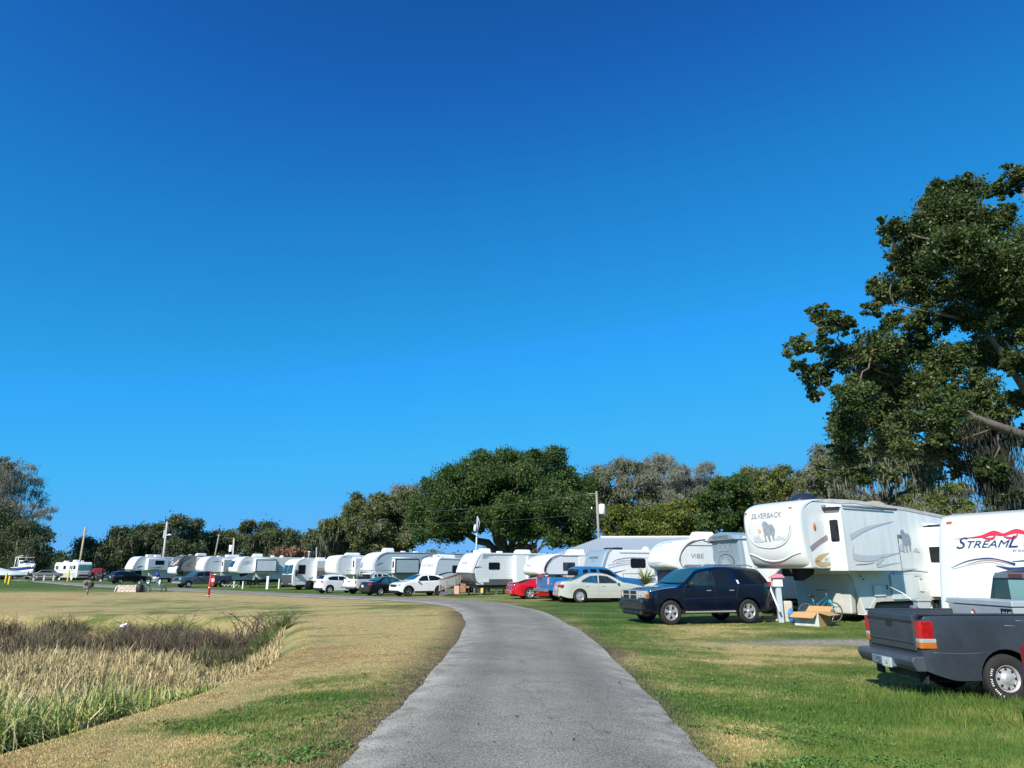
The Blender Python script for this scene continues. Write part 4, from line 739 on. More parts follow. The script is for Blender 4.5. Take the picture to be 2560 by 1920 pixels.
def rv_cougar(): # H
    rv=RV('fifth_wheel_trailer','grey-sided fifth wheel trailer with an oval badge on its white nose','trailer',941,67.5,217,10.8,3.8,.7,.95); s=rv
    G=mat('siding_slate',(.34,.43,.46),.42,var=.08,vs=1); s.body(fifth_outline(10.8,3.78,.7,.75),G)
    s.cap([(.95,1.72),(.5,1.74),(.16,1.9),(.02,2.2),(0,2.5),(.12,2.95),(.4,3.35),(.8,3.62),(1.4,3.78),(2.0,3.82)],FW,bulge=.5,band=.2,n=2.4)
    s.swoosh([(.95,2.95),(1.2,3.3),(1.8,3.6),(2.6,3.68),(6,3.68),(10.7,3.66)],[.05,.09,.08,.07,.07,.06],DECB)
    E=[(-.35+.46*math.cos(t),2.55+.28*math.sin(t)) for t in np.linspace(0,2*math.pi,21)[:-1]]; s.fpoly(E,DEC,'oval_emblem'); s.fpoly([(-.35+(y+.35)*.8,2.55+(z-2.55)*.75) for y,z in E],mat('emblem_blue_grey',(.3,.4,.5),.4,var=.4,vs=6),'oval_emblem',.024)
    s.fswoosh([(-.55,2.12),(-.3,2.06),(-.05,2.12)],[.02,.12,.02],DECL); s.ftext('COUGAR',.18,3.22,mat('stripe_rust',(.4,.3,.3)),xs=1.1)
    sl=s.slide(2.5,5.1,1.78,3.12,.75,G,TRIM); b=MB(); b.box(-2.5,-2.46,s.w+.05,s.w+.7,1.85,3.05); b.build('slide_end_panel',FW,sl); s.fwin(2.45,s.w+.22,s.w+.52,2.3,2.9,sl); s.stext('COUGAR',.2,3.8,2.45,DECL,prot=.75,xs=1.6)
    for k in range(3): s.swoosh([(.85,2.75-.3*k),(1.2,2.95-.3*k),(1.6,3.05-.3*k)],[.03,.08,.01],DECL if k!=1 else DECN)
    s.swoosh([(5.7,3.2),(6.4,3.42),(7.2,3.6)],[.03,.06,.03],DECN); s.swoosh([(6.0,3.18),(6.7,3.4),(7.5,3.58)],[.03,.07,.03],FW); s.swoosh([(6.4,3.18),(7.1,3.4),(7.9,3.58)],[.03,.06,.03],DECN)
    s.win(7.9,9.0,3.2,3.5,r=.05); s.ac(2.6,L=1.1,h=.4); s.vent(4.2); s.vent(5.6); s.under(3,10.5,(6.8,7.8),(3.2,)); pinbox(s); s.hatch(4.2,5.2,.85,1.5,G)
def rv_bighorn(): # G
    rv=RV('fifth_wheel_trailer','plain white fifth wheel trailer with bulbous nose, behind the white hatchback and the white pickup','trailer',848,76,221,10.8,3.8,.65,.9); s=rv
    s.body(fifth_outline(10.8,3.75,.65,.7),SW); s.cap([(1.0,1.68),(.5,1.7),(.15,1.9),(.0,2.3),(0,2.8),(.1,3.25),(.35,3.6),(.8,3.74),(1.3,3.8)],FW,bulge=.55,band=.25,n=2.3)
    s.fswoosh([(-.75,3.0),(-.5,3.1),(-.3,3.0)],[.02,.08,.02],DECL); s.fswoosh([(-.1,3.0),(.15,3.1),(.35,3.0)],[.02,.08,.02],DECL); s.fswoosh([(-.8,2.35),(-.2,2.3),(.4,2.4)],[.01,.02,.01],DECL)
    sl=s.slide(2.3,6.2,1.75,3.4,.75,SW); s.fwin(2.3,s.w+.2,s.w+.5,2.5,3.2,sl); s.swoosh([(3.0,2.0),(3.8,2.3),(4.6,2.5)],[.05,.14,.02],mat('decal_blue_grey',(.2,.3,.42)),.75); s.swoosh([(2.5,1.9),(3.6,1.95),(5.5,2.0)],[.04,.06,.02],DECN,.75)
    s.ac(2.9,L=1.7,h=.28); s.under(3,10.5,(6.8,7.8),(3.2,)); pinbox(s); s.rail(1.2,10.7,3.6,DECL,.04)
def rv_coach(): # F
    rv=RV('motorhome','white motorhome with a black cover over the lower half of its nose','motorhome',735,80,226,10.4,3.45,.55,.35); s=rv; w=s.w
    s.body([(.35,.55),(.35,1.4),(.42,2.6),(.6,3.0),(1.0,3.3),(1.6,3.43),(10.4,3.43),(10.4,.55),(9.0,.55)],FW)
    s.cap([(.12,.5),(.02,.7),(0,1.3),(.04,1.7),(.2,2.6),(.35,3.0),(.7,3.3),(1.2,3.46)],FW,bulge=.22,band=.25,n=4)
    s.fpoly([(-1.12,1.72),(-.02,1.70),(-.02,2.78),(-1.0,2.80)],TEAL,'windscreen',.014); s.fpoly([(.02,1.70),(1.12,1.72),(1.0,2.80),(.02,2.78)],TEAL,'windscreen',.014)
    s.fpoly([(-1.2,.5),(1.2,.5),(1.16,1.68),(-1.16,1.68)],mat('nose_cover',(.05,.055,.06),.8,var=.2,vs=4),'nose_cover',.03)
    for y in (-.9,.9): s.fpoly([(y-.25,.62),(y+.25,.62),(y+.25,.74),(y-.25,.74)],CLR,'headlight',.045)
    s.win(.75,1.65,1.75,2.75,r=.08,glass=GLASS); b=MB(); b.box(-.55,-.4,w,w+.22,1.55,2.2); b.ball((-.5,w+.25,1.9),.14,10,.5,1,1.8); b.build('wing_mirror',TRIM,s.o)
    b=MB(); b.tube([(.08,-.7,1.7),(.0,-.3,2.3)],.02,4); b.tube([(.1,-1.0,2.5),(.35,-1.45,2.5),(.3,-1.45,1.8)],.04,5); b.build('wiper_and_mirror_arm',TRIM,s.o)
    sl=s.slide(2.7,7.2,1.0,3.2,.7,CREAM); b=MB(); b.box(-7.1,-2.75,w+.66,w+.72,2.1,2.45); b.build('slide_stripe',mat('panel_tan',(.5,.42,.33),.5),sl); b=MB(); b.box(-7.1,-2.75,w+.66,w+.72,1.02,2.08); b.build('slide_lower_panel',mat('panel_taupe',(.2,.2,.17),.5),sl)
    s.swoosh([(2.2,1.2),(3.5,1.6),(5,1.9)],[.1,.3,.3],mat('panel_taupe',(.2,.2,.17))); s.rail(.4,10.3,1.05,DECL,.04)
    s.ac(4.2,h=.2); s.dome(2.0,r=.22); b=MB(); b.tube([(-2.4,.3,3.4),(-2.5,.3,4.2)],.03,5); b.ball((-2.5,.3,4.25),.14,8,1.6,1,.5); b.build('antenna',WH,s.o)
    mk_wheel(s.o,-2.3,w-.12,.5,.28,'truck',side=1); mk_wheel(s.o,-2.3,-w+.12,.5,.28,'truck',side=-1); mk_wheel(s.o,-7.8,w-.12,.5,.28,'truck',side=1)
    b=MB(); b.lathe([(.6,w-.02),(.6,w+.02),(.01,w+.02)],c=(-2.3,0,.5),ax='Y',n=24); b.build('wheel_arch',BLK,s.o); b=MB(); b.box(-10.2,-.4,-1.0,1.0,.3,.6); b.build('chassis',BLK,s.o)
def rv_satellite(): # E
    rv=RV('fifth_wheel_trailer','white fifth wheel trailer with a blue front window and black framed slide-out','trailer',600,85,223,11,3.7,.95,.75); s=rv
    s.body(fifth_outline(11,3.68,.95,.55,zn=1.75),SW); s.cap([(.9,1.74),(.45,1.76),(.12,1.9),(0,2.15),(.05,2.5),(.22,3.0),(.5,3.45),(.9,3.66),(1.4,3.72)],FW,bulge=.3,band=.25,n=3)
    s.fpoly([(-.95,2.45),(.35,2.42),(.5,3.2),(-.85,3.22)],mat('front_window_blue',(.015,.04,.11),.1,spec=.9),'front_window',.015); s.fswoosh([(-.9,2.2),(-.5,2.1),(-.1,2.15)],[.02,.06,.01],DECL)
    sl=s.slide(2.2,4.8,1.95,3.35,.8,SW,TRIM); b=MB(); b.box(-2.2,-2.17,s.w+.05,s.w+.74,2.0,3.3); b.build('slide_end_panel',FW,sl)
    s.stext('SATELLITE',.22,6.6,2.85,DECL,xs=1.2)
    for k in range(3): s.swoosh([(.8,3.0-.15*k),(1.4,3.15-.15*k),(2.1,3.22-.15*k)],[.01,.06,.02],DEC)
    s.swoosh([(4.6,1.85),(6.2,1.98),(8.2,2.2)],[.01,.06,.01],DECN); s.swoosh([(5.0,1.75),(6.5,1.85),(8.0,2.05)],[.01,.04,.01],DECN)
    b=MB(); b.box(-9.8,-8.3,s.w-.02,s.w+.05,1.0,3.05); dr=b.build('entry_door',SW,s.o); b=MB(); b.box(-8.38,-8.3,s.w,s.w+.09,1.0,3.05); b.box(-9.2,-9.13,s.w,s.w+.09,1.0,3.05); b.box(-9.8,-8.3,s.w,s.w+.09,3.02,3.1); b.build('door_frame',TRIM,dr); b=MB(); b.box(-8.95,-8.6,s.w+.04,s.w+.07,2.0,2.8); b.build('door_window',GLASS,dr)
    b=MB(); b.prism([(-1.1,.95),(1.1,.95),(1.1,1.72),(-1.1,1.72)],lambda y,z:(-2.4,y,z),lambda y,z:(-2.6,y,z)); b.build('bulkhead',GRYS,s.o)
    s.hatch(2.9,4.2,1.0,1.65,GRYS,TRIM); s.hatch(4.6,5.6,1.0,1.65,SW,TRIM); s.hatch(5.8,7.0,1.0,1.65,SW,TRIM); s.rail(2.6,11,.98,TRIM,.12)
    s.ac(3.1,L=1.2,h=.4); s.vent(5.0,h=.2); s.dome(6.3,r=.28); s.under(2.8,10.8,(7.4,8.4),(3.0,9.6),zc=.85); pinbox(s,zn=1.75)
def rv_d(): # D
    rv=RV('fifth_wheel_trailer','white fifth wheel trailer with a dark paw-like swirl on its slide-out, behind the grey pickup','trailer',516,93,226,10.5,3.75,.7,.8); s=rv
    s.body(fifth_outline(10.5,3.7,.7,.6),SW); s.cap([(.95,1.7),(.5,1.72),(.15,1.9),(0,2.25),(.06,2.7),(.2,3.1),(.45,3.5),(.85,3.7),(1.3,3.76)],FW,bulge=.3,band=.25,n=3)
    for y0,z0 in ((-.55,2.6),(-.15,2.75),(.25,2.65),(-.3,2.3)): s.fswoosh([(y0-.25,z0-.1),(y0,z0+.12),(y0+.25,z0-.08)],[.02,.09,.02],DECL)
    s.seams((2.0,),1.9,3.6); sl=s.slide(2.6,7.2,1.75,3.3,.7,GRYS); b=MB(); b.box(-2.6,-2.56,s.w+.05,s.w+.66,1.8,3.25); b.build('slide_end_panel',FW,sl); s.fwin(2.55,s.w+.2,s.w+.5,2.5,3.1,sl)
    s.swoosh([(3.4,2.15),(4.4,2.6),(5.6,2.55),(6.8,2.3)],[.05,.34,.4,.1],DEC,.7); s.swoosh([(3.1,2.0),(4.6,2.2),(6.0,2.1)],[.04,.16,.04],DECB,.7); s.swoosh([(2.8,1.85),(4,1.95),(5,2.1)],[.02,.1,.02],DECB,.7); s.swoosh([(1.3,3.0),(1.9,3.1),(2.6,3.12)],[.02,.12,.03],DEC)
    s.ac(4.5,L=1.8,h=.3); s.vent(2.5); s.under(3,10.3,(6.8,7.8),(3.2,)); pinbox(s)
def rv_c(): # C
    rv=RV('fifth_wheel_trailer','charcoal and white fifth wheel trailer with a dark curled stripe over its nose','trailer',446,98,229,10.8,3.95,.75,.9); s=rv
    G=mat('siding_greige',(.30,.29,.27),.42,var=.08,vs=1); s.body(fifth_outline(10.8,3.9,.75,.7),G)
    s.cap([(.7,1.35),(.35,1.4),(.12,1.6),(.1,2.0),(.25,2.4),(.4,2.75)],FW,bulge=.4,band=.0,n=2.6,name='lower_cap'); s.cap([(1.1,1.75),(.75,1.78),(.35,2.0),(.18,2.4),(.2,2.8),(.4,3.3),(.8,3.7),(1.3,3.9),(2,3.96)],DGR,bulge=.5,band=.3,n=2.4)
    E=[(.15+.34*math.cos(t),2.85+.24*math.sin(t)) for t in np.linspace(0,2*math.pi,19)[:-1]]; s.fpoly(E,DECL,'ring_emblem'); s.fpoly([(.15+(y-.15)*.65,2.85+(z-2.85)*.6) for y,z in E],DGR,'ring_emblem',.024); s.fswoosh([(.55,2.5),(.85,2.8),(1.1,3.0)],[.06,.12,.04],FW)
    s.fswoosh([(-1.0,2.3),(-.9,2.9),(-.5,3.5)],[.4,.5,.2],FW); s.swoosh([(.9,1.8),(.95,2.4),(1.3,3.1),(2.2,3.7)],[.1,.1,.1,.1],TRIM)
    sl=s.slide(3.1,8.0,1.9,3.5,.7,G,TRIM); b=MB(); b.box(-3.1,-3.06,s.w+.2,s.w+.55,1.98,3.0); b.build('slide_end_panel',FW,sl); s.swoosh([(2.6,2.9),(2.0,2.75),(1.9,2.55),(2.5,2.4)],[.02,.06,.06,.02],TRIM)
    b=MB(); b.box(-10.7,-1.5,s.w-.02,s.w+.02,.8,1.75); b.build('lower_panel',mat('panel_brown_dark',(.07,.065,.055),.5),s.o)
    b=MB(); b.prism([(-1.0,1.15),(1.0,1.15),(1.1,1.7),(-1.1,1.7)],lambda y,z:(-1.5,y,z),lambda y,z:(-1.7,y,z)); b.build('bulkhead',TRIM,s.o); b=MB(); b.box(-2.6,-1.6,.4,1.15,1.1,1.6); b.build('storage_box',UTIL,s.o)
    s.ac(4.2,L=1.4,h=.34); s.vent(2.6); s.vent(8,h=.18); s.under(3,10.6,(6.9,7.9),(3.0,2.2)); pinbox(s,1.5,1.75)
def rv_b(): # B
    rv=RV('fifth_wheel_trailer','white fifth wheel trailer with a projecting windowed slide-out, leftmost of the fifth wheels','trailer',336,104,231,11,3.85,.7,.7); s=rv
    s.body(fifth_outline(11,3.8,.7,.5,zn=1.8),SW); s.cap([(.8,1.78),(.4,1.8),(.1,1.92),(0,2.1),(.1,2.5),(.3,3.0),(.55,3.45),(.85,3.72),(1.3,3.84)],FW,bulge=.25,band=.2,n=3.5)
    s.fswoosh([(-.7,2.7),(-.2,2.68),(.3,2.66)],[.04,.1,.02],DECL); s.swoosh([(.9,2.2),(1.3,2.4),(1.8,2.35)],[.1,.16,.02],DECB); s.swoosh([(.8,1.98),(1.2,1.96),(1.7,1.98)],[.04,.06,.01],DEC)
    sl=s.slide(2.0,5.0,1.9,3.45,.85,SW); s.win(3.0,4.3,2.65,3.25,prot=.85,parent=sl,r=.04); s.swoosh([(2.3,2.2),(3.4,2.25),(4.6,2.4)],[.02,.08,.01],DECN,.85); s.swoosh([(2.3,2.05),(3.2,2.0),(4.3,2.15)],[.02,.08,.01],DEC,.85)
    for u in (2.8,4.0,8.0): s.vent(u,h=.28,L=.8)
    s.under(3,10.8,(7,8),(3.2,)); pinbox(s,zn=1.8)
def rv_a(): # A
    rv=RV('motorhome','white and pale green motorhome with teal curtains behind its windscreen, at the far left','motorhome',189,128,323,10.5,3.25,.5,.25,group=None,asg=-1); s=rv; w=s.w
    s.body([(.3,.5),(.3,3.0),(.6,3.2),(9.9,3.22),(10.3,3.0),(10.5,2.4),(10.5,.5)],CREAM); s.cap([(.12,.45),(0,.7),(0,1.4),(.06,1.9),(.14,2.7),(.3,3.05),(.7,3.22)],CREAM,bulge=.14,band=.2,n=5)
    s.fpoly([(-1.1,1.75),(1.1,1.75),(1.05,2.72),(-1.05,2.72)],GLASS,'windscreen',.014)
    for k in range(9): s.fpoly([(-1.0+k*.225,1.8),(-.83+k*.225,1.8),(-.83+k*.225,2.66),(-1.0+k*.225,2.66)],mat('curtain_teal',(.10,.42,.34),.7,var=.3,vs=8),'curtain',.018)
    s.fswoosh([(-1.2,1.5),(0,1.45),(1.2,1.5)],[.03,.04,.03],DEC); s.fpoly([(-.85,.75),(.85,.75),(.85,1.05),(-.85,1.05)],DECB,'grille',.02)
    for y in (-1.0,1.0): s.fpoly([(y-.12,.78),(y+.12,.78),(y+.12,1.0),(y-.12,1.0)],CLR,'headlight',.03)
    for sg in (1,-1):
        Q=lambda u,v,o=.014,sg=sg:(-u,sg*(w+o),v)
        b=MB(); b.box(-10.4,-.5,sg*w-.01,sg*w+.01,.5,1.3); b.build('lower_panel',mat('panel_sage',(.40,.47,.45),.45),s.o)
        ribbon_part([(.6,1.5),(2.5,1.75),(5,1.55),(8,1.8),(10.3,1.7)],[.05,.1,.06,.1,.03],Q,DEC,s.o); ribbon_part([(2,1.2),(4.5,1.45),(6.5,1.3),(8.5,1.15)],[.02,.2,.2,.02],Q,FW,s.o)
        for u0,u1 in ((1.0,1.9),(2.3,2.8),(3.1,3.5),(5.2,6.3),(8.6,9.1),(9.25,9.7)):
            b=MB(); b.box(-u1,-u0,sg*w-.02,sg*w+.02,1.95,2.6); f_=b.build('window',TRIM,s.o); b=MB(); b.box(-u1+.05,-u0-.05,sg*(w+.012)-.012,sg*(w+.012)+.012,2.0,2.55); b.build('pane',GLASS,f_)
        b=MB(); b.box(-9.5,-1.2,sg*w-.03,sg*w+.1,2.95,3.05); b.build('awning_case',WH,s.o)
        for u in (1.9,7.3): 
            mk_wheel(s.o,-u,sg*(w-.12),.45,.28,'truck',side=sg)
            b=MB(); b.lathe([(.46,sg*(w+.05)),(.3,sg*(w+.09)),(.01,sg*(w+.09))],c=(-u,0,.45),ax='Y',n=18); b.build('wheel_cover',mat('cover_cream',(.7,.66,.6),.7,var=.15,vs=4),s.o)
    s.ac(4.2,L=1.4,h=.42); s.ac(8.6,L=.9,h=.3); s.vent(2.0,h=.25,L=.4); b=MB(); b.box(-10.2,-.4,-1,1,.28,.55); b.build('chassis',BLK,s.o)
for f_ in (rv_gorilla,rv_flourish,rv_vibe,rv_wildwood,rv_passport,rv_wing,rv_shasta,rv_ridge,rv_cougar,rv_bighorn,rv_coach,rv_satellite,rv_d,rv_c,rv_b,rv_a): f_()

for o in COL.objects:      # the two nearest trailers stand taller on their jacks
    if o.parent is None and o.get('label','').startswith('large cream fifth wheel'): o.scale.z=1.06; o.location.z+=.03
    if o.parent is None and o.get('label','').startswith('white travel trailer with a red flourish'): o.scale.z=1.08
# ---------------- cars and pickups ----------------
class Car:
    """local frame: x forward, origin on the ground at mid length; s = distance behind the front bumper"""
    def __init__(s,name,label,cat,deg,px,Y,sa,ya,L,W,top,belt,tum,wheels,wr,pm,zb=.28,arch=None,group='cars parked on the grass',bed=None,rim='car',nsp=5,rimm=None,plan=(.10,.55),seat_z=None,fr=.42):
        s.L=L;s.W=W;s.top=top;s.belt=belt;s.tum=tum;s.pl=plan;s.bed=bed; a=R(deg); ax,ay=L/2-sa,ya*W/2
        X=(px-1280)/ppm(Y,.3); z=tzs(X,Y); s.o=root(name,label,cat,(X-(ax*math.cos(a)-ay*math.sin(a)),Y-(ax*math.sin(a)+ay*math.cos(a)),z),a,group)
        ar=arch or wr*1.16; s.roof=max(t[1] for t in top)
        # side stations: dense round the arches
        st=set(np.round(np.linspace(0,L,64),3))
        for w in wheels:
            st={q for q in st if abs(q-w)>ar+.02}
            st|={round(w-ar-.004,3),round(w+ar+.004,3)}|{round(w+ar*math.cos(math.pi*k/14),3) for k in range(15)}
        if bed: st={q for q in st if abs(q-bed[0])>.03 and abs(q-bed[1])>.03}|{bed[0]-.012,bed[0]+.012,bed[1]-.012,bed[1]+.012}
        st=sorted(st); rows=[]; NS=12
        for u in st:
            zb_=s.bot(u,zb)
            for w in wheels:
                if abs(u-w)<=ar+1e-6: zb_=max(zb_,wr+math.sqrt(max(0,ar*ar-(u-w)**2)))
            zt=s.ztop(u); rr=.07 if not(bed and bed[0]<u<bed[1]) else .02; half=[]
            zt_=max(zt,zb_+.12)
            for k in range(NS+1):
                t=k/NS; z=zb_+(zt_-rr-zb_)*t; half.append((s.wf(u,z),z))
            yt=s.wf(u,zt_-rr)
            for k in (1,2,3): aa=math.pi/2*k/3; half.append((yt-rr*(1-math.cos(aa)),zt_-rr+rr*math.sin(aa)))
            ye=half[-1][0]
            if bed and bed[0]<u<bed[1]:
                d=bed[2]; half+=[(ye-.05,zt_),(ye-.08,zt_-.01),(ye-.08,zt_-d),(ye*.4,zt_-d)]
            else:
                cr=.05; half+=[(ye*q,zt_+cr*(1-q*q)*(.6 if zt_<s.roof-.3 else 1)) for q in (.85,.65,.4,.2)]
            mid=(0,half[-1][1]+(0.002 if not bed else 0)); row=[(L/2-u,-y,z) for y,z in half]+[(L/2-u,0,mid[1])]+[(L/2-u,y,z) for y,z in half[::-1]]
            rows.append(row)
        b=MB(); b.grid(rows,True); n=len(rows[0]); m=len(rows)
        b.f+=[tuple(range(n)),tuple(range((m-1)*n+n-1,(m-1)*n-1,-1))]; b.sm+=[False,False]
        s.b=b.build('body',pm,s.o); md=s.b.modifiers.new('edges','EDGE_SPLIT'); md.split_angle=R(38)
        b=MB(); b.box(-L/2+.18,L/2-.18,-W/2+.30,W/2-.30,zb-.04,max(wr*2+.08,.7)); b.box(-L/2+.9+.3,L/2-.9-.3,-W/2+.12,W/2-.12,zb-.03,zb+.12) if 0 else None
        b.build('underbody',BLK,s.o)
        for w in wheels:
            for y in (1,-1): mk_wheel(s.o,L/2-w,y*(W/2-.14),wr,.23,rim,nsp,y,rimm,holes=(deg==1.5 and y<0))
            # arch lips
    def ztop(s,u):
        us=[t[0] for t in s.top]; zs=[t[1] for t in s.top]
        if s.bed and u>s.bed[0]-.3: return float(np.interp(u,us,zs))
        d=.07; return float(sum(np.interp(u+k*d,us,zs) for k in (-1,-.5,0,.5,1))/5)
    def bot(s,u,zb):
        e=min(u,s.L-u); return zb+.16*max(0,1-e/.55)**1.5
    def wf(s,u,z):
        e=min(u,s.L-u); a,D=s.pl; p=1-a*max(0,1-e/D)**2.2
        h=s.W/2*p; bl=float(np.interp(u,[q[0] for q in s.belt],[q[1] for q in s.belt])); zm=.62*bl
        h*=1-.05*abs((z-zm)/max(bl-.25,.3))**2.4 if z<bl else 1-.05*abs((bl-zm)/max(bl-.25,.3))**2.4
        if z>bl: h-=s.tum*((z-bl)/max(s.roof-bl,.2))**1.15
        return h
    def sp(s,u,z,sg=1,off=.006): return (s.L/2-u,sg*(s.wf(u,z)+off),z)
    def patch(s,poly,m,name,off=.006,both=True,parent=None,th=.02):
        # polygon in (s,z) wrapped on the flank: fan of scan lines so that it follows the body curve
        us=sorted(p[0] for p in poly); u0,u1=us[0],us[-1]; n=max(3,int((u1-u0)/.12)+1); out=[]
        def span(u):
            zs=[]
            for i in range(len(poly)):
                a,c=poly[i],poly[(i+1)%len(poly)]
                if a[0]==c[0]:
                    if a[0]==u: zs+=[a[1],c[1]]
                    continue
                if min(a[0],c[0])-1e-9<=u<=max(a[0],c[0])+1e-9: t=(u-a[0])/(c[0]-a[0]); zs.append(a[1]+(c[1]-a[1])*t)
            return min(zs),max(zs)
        U=sorted(set([u0+(u1-u0)*k/n for k in range(n+1)]+[p[0] for p in poly])); o_=None
        for sg in ((1,-1) if both else (1,)):
            b=MB(); rows=[]
            for u in U:
                z0,z1=span(u); z1=max(z1,z0+1e-4); rows.append([s.sp(u,z0+(z1-z0)*k/5,sg,off) for k in range(6)])
            b.grid(rows,True); o_=b.build(name,m,parent or s.o)
        return o_
    def line(s,pts,m=TRIM,w=.012,name='panel_gap',off=.004,both=True):
        for sg in ((1,-1) if both else (1,)):
            b=MB(); S=[]
            for i in range(len(pts)-1):
                a,c=np.array(pts[i],float),np.array(pts[i+1],float); n=max(2,int(np.linalg.norm(c-a)/.12))
                S+=[a+(c-a)*k/n for k in range(n)]
            S.append(np.array(pts[-1],float)); b.tube([s.sp(u,z,sg,off-.004) for u,z in S],w/2,5); b.build(name,m,s.o)
    def top_patch(s,u0,u1,f0,f1,m,name,off=.008,bowing=.0,f0b=0,f1b=0):
        # glass on a sloping top surface between s=u0..u1, half-width fractions f0,f1
        rows=[]
        for k in range(9):
            t=k/8; u=u0+(u1-u0)*t; f=f0+(f1-f0)*t; z=s.ztop(u); e=.01; sl=(s.ztop(u+.05)-s.ztop(u-.05))/.1; nl=math.sqrt(1+sl*sl); y=s.wf(u,z-.07)-.05
            row=[]
            for q in np.linspace(-1,1,11):
                uu=u+bowing*(q*q)*(1 if u0<s.L/2 else -1); yy=q*y*f; zz=s.ztop(uu)+.05*(1-(yy/max(y,.1))**2)*1.0
                row.append((s.L/2-uu+off*sl/nl,yy,zz+off/nl+.002))
            rows.append(row)
        b=MB(); b.grid(rows,True); return b.build(name,m,s.o)
    def fbox(s,u0,u1,y0,y1,z0,z1,m,name,b_=.02,parent=None,both=False):
        for sg in ((1,-1) if both else (1,)):
            b=MB(); b.box(s.L/2-u1,s.L/2-u0,min(sg*y0,sg*y1),max(sg*y0,sg*y1),z0,z1,b=min(b_,(u1-u0)/2.2,abs(y1-y0)/2.2,(z1-z0)/2.2)); r=b.build(name,m,parent or s.o)
        return r
    def lamp(s,u,y,z,lx,ly,lz,rot,m,name,both=True,parent=None):
        r=[]
        for sg in ((1,-1) if both else (1,)):
            b=MB(); b.box(-lx/2,lx/2,-ly/2,ly/2,-lz/2,lz/2,b=min(lx,ly,lz)*.3); o=b.build(name,m,s.o); o.location=(s.L/2-u,sg*y,z); o.rotation_euler=(0,0,sg*rot); r.append(o)
        return r
    def mirrors(s,u,z,m,sz=1):
        for sg in (1,-1):
            y=s.wf(u,z); b=MB(); b.ball((s.L/2-u,sg*(y+.13),z+.02),.11*sz,12,.55,1,.72); b.build('wing_mirror',m,s.o)
    def handles(s,us,z,m):
        for u in us:
            for sg in (1,-1):
                q=s.sp(u,z,sg,.02); b=MB(); b.box(q[0]-.09,q[0]+.09,min(q[1],q[1]-sg*.03),max(q[1],q[1]-sg*.03),z-.015,z+.015,b=.008); b.build('door_handle',m,s.o)
    def plate(s,rear=True,z=.75,y=0,txt=None,w=.30):
        x=-s.L/2-.012 if rear else s.L/2+.012; b=MB(); b.box(x-.006,x+.006,y-w/2,y+w/2,z-.08,z+.08); o=b.build('number_plate',WH,s.o)
        b=MB(); b.box(x-.010 if rear else x,x if rear else x+.010,y-w/2+.04,y+w/2-.04,z-.035,z+.035); b.build('plate_characters',mat('plate_green',(.25,.42,.36),.5,var=.5,vs=30),o)
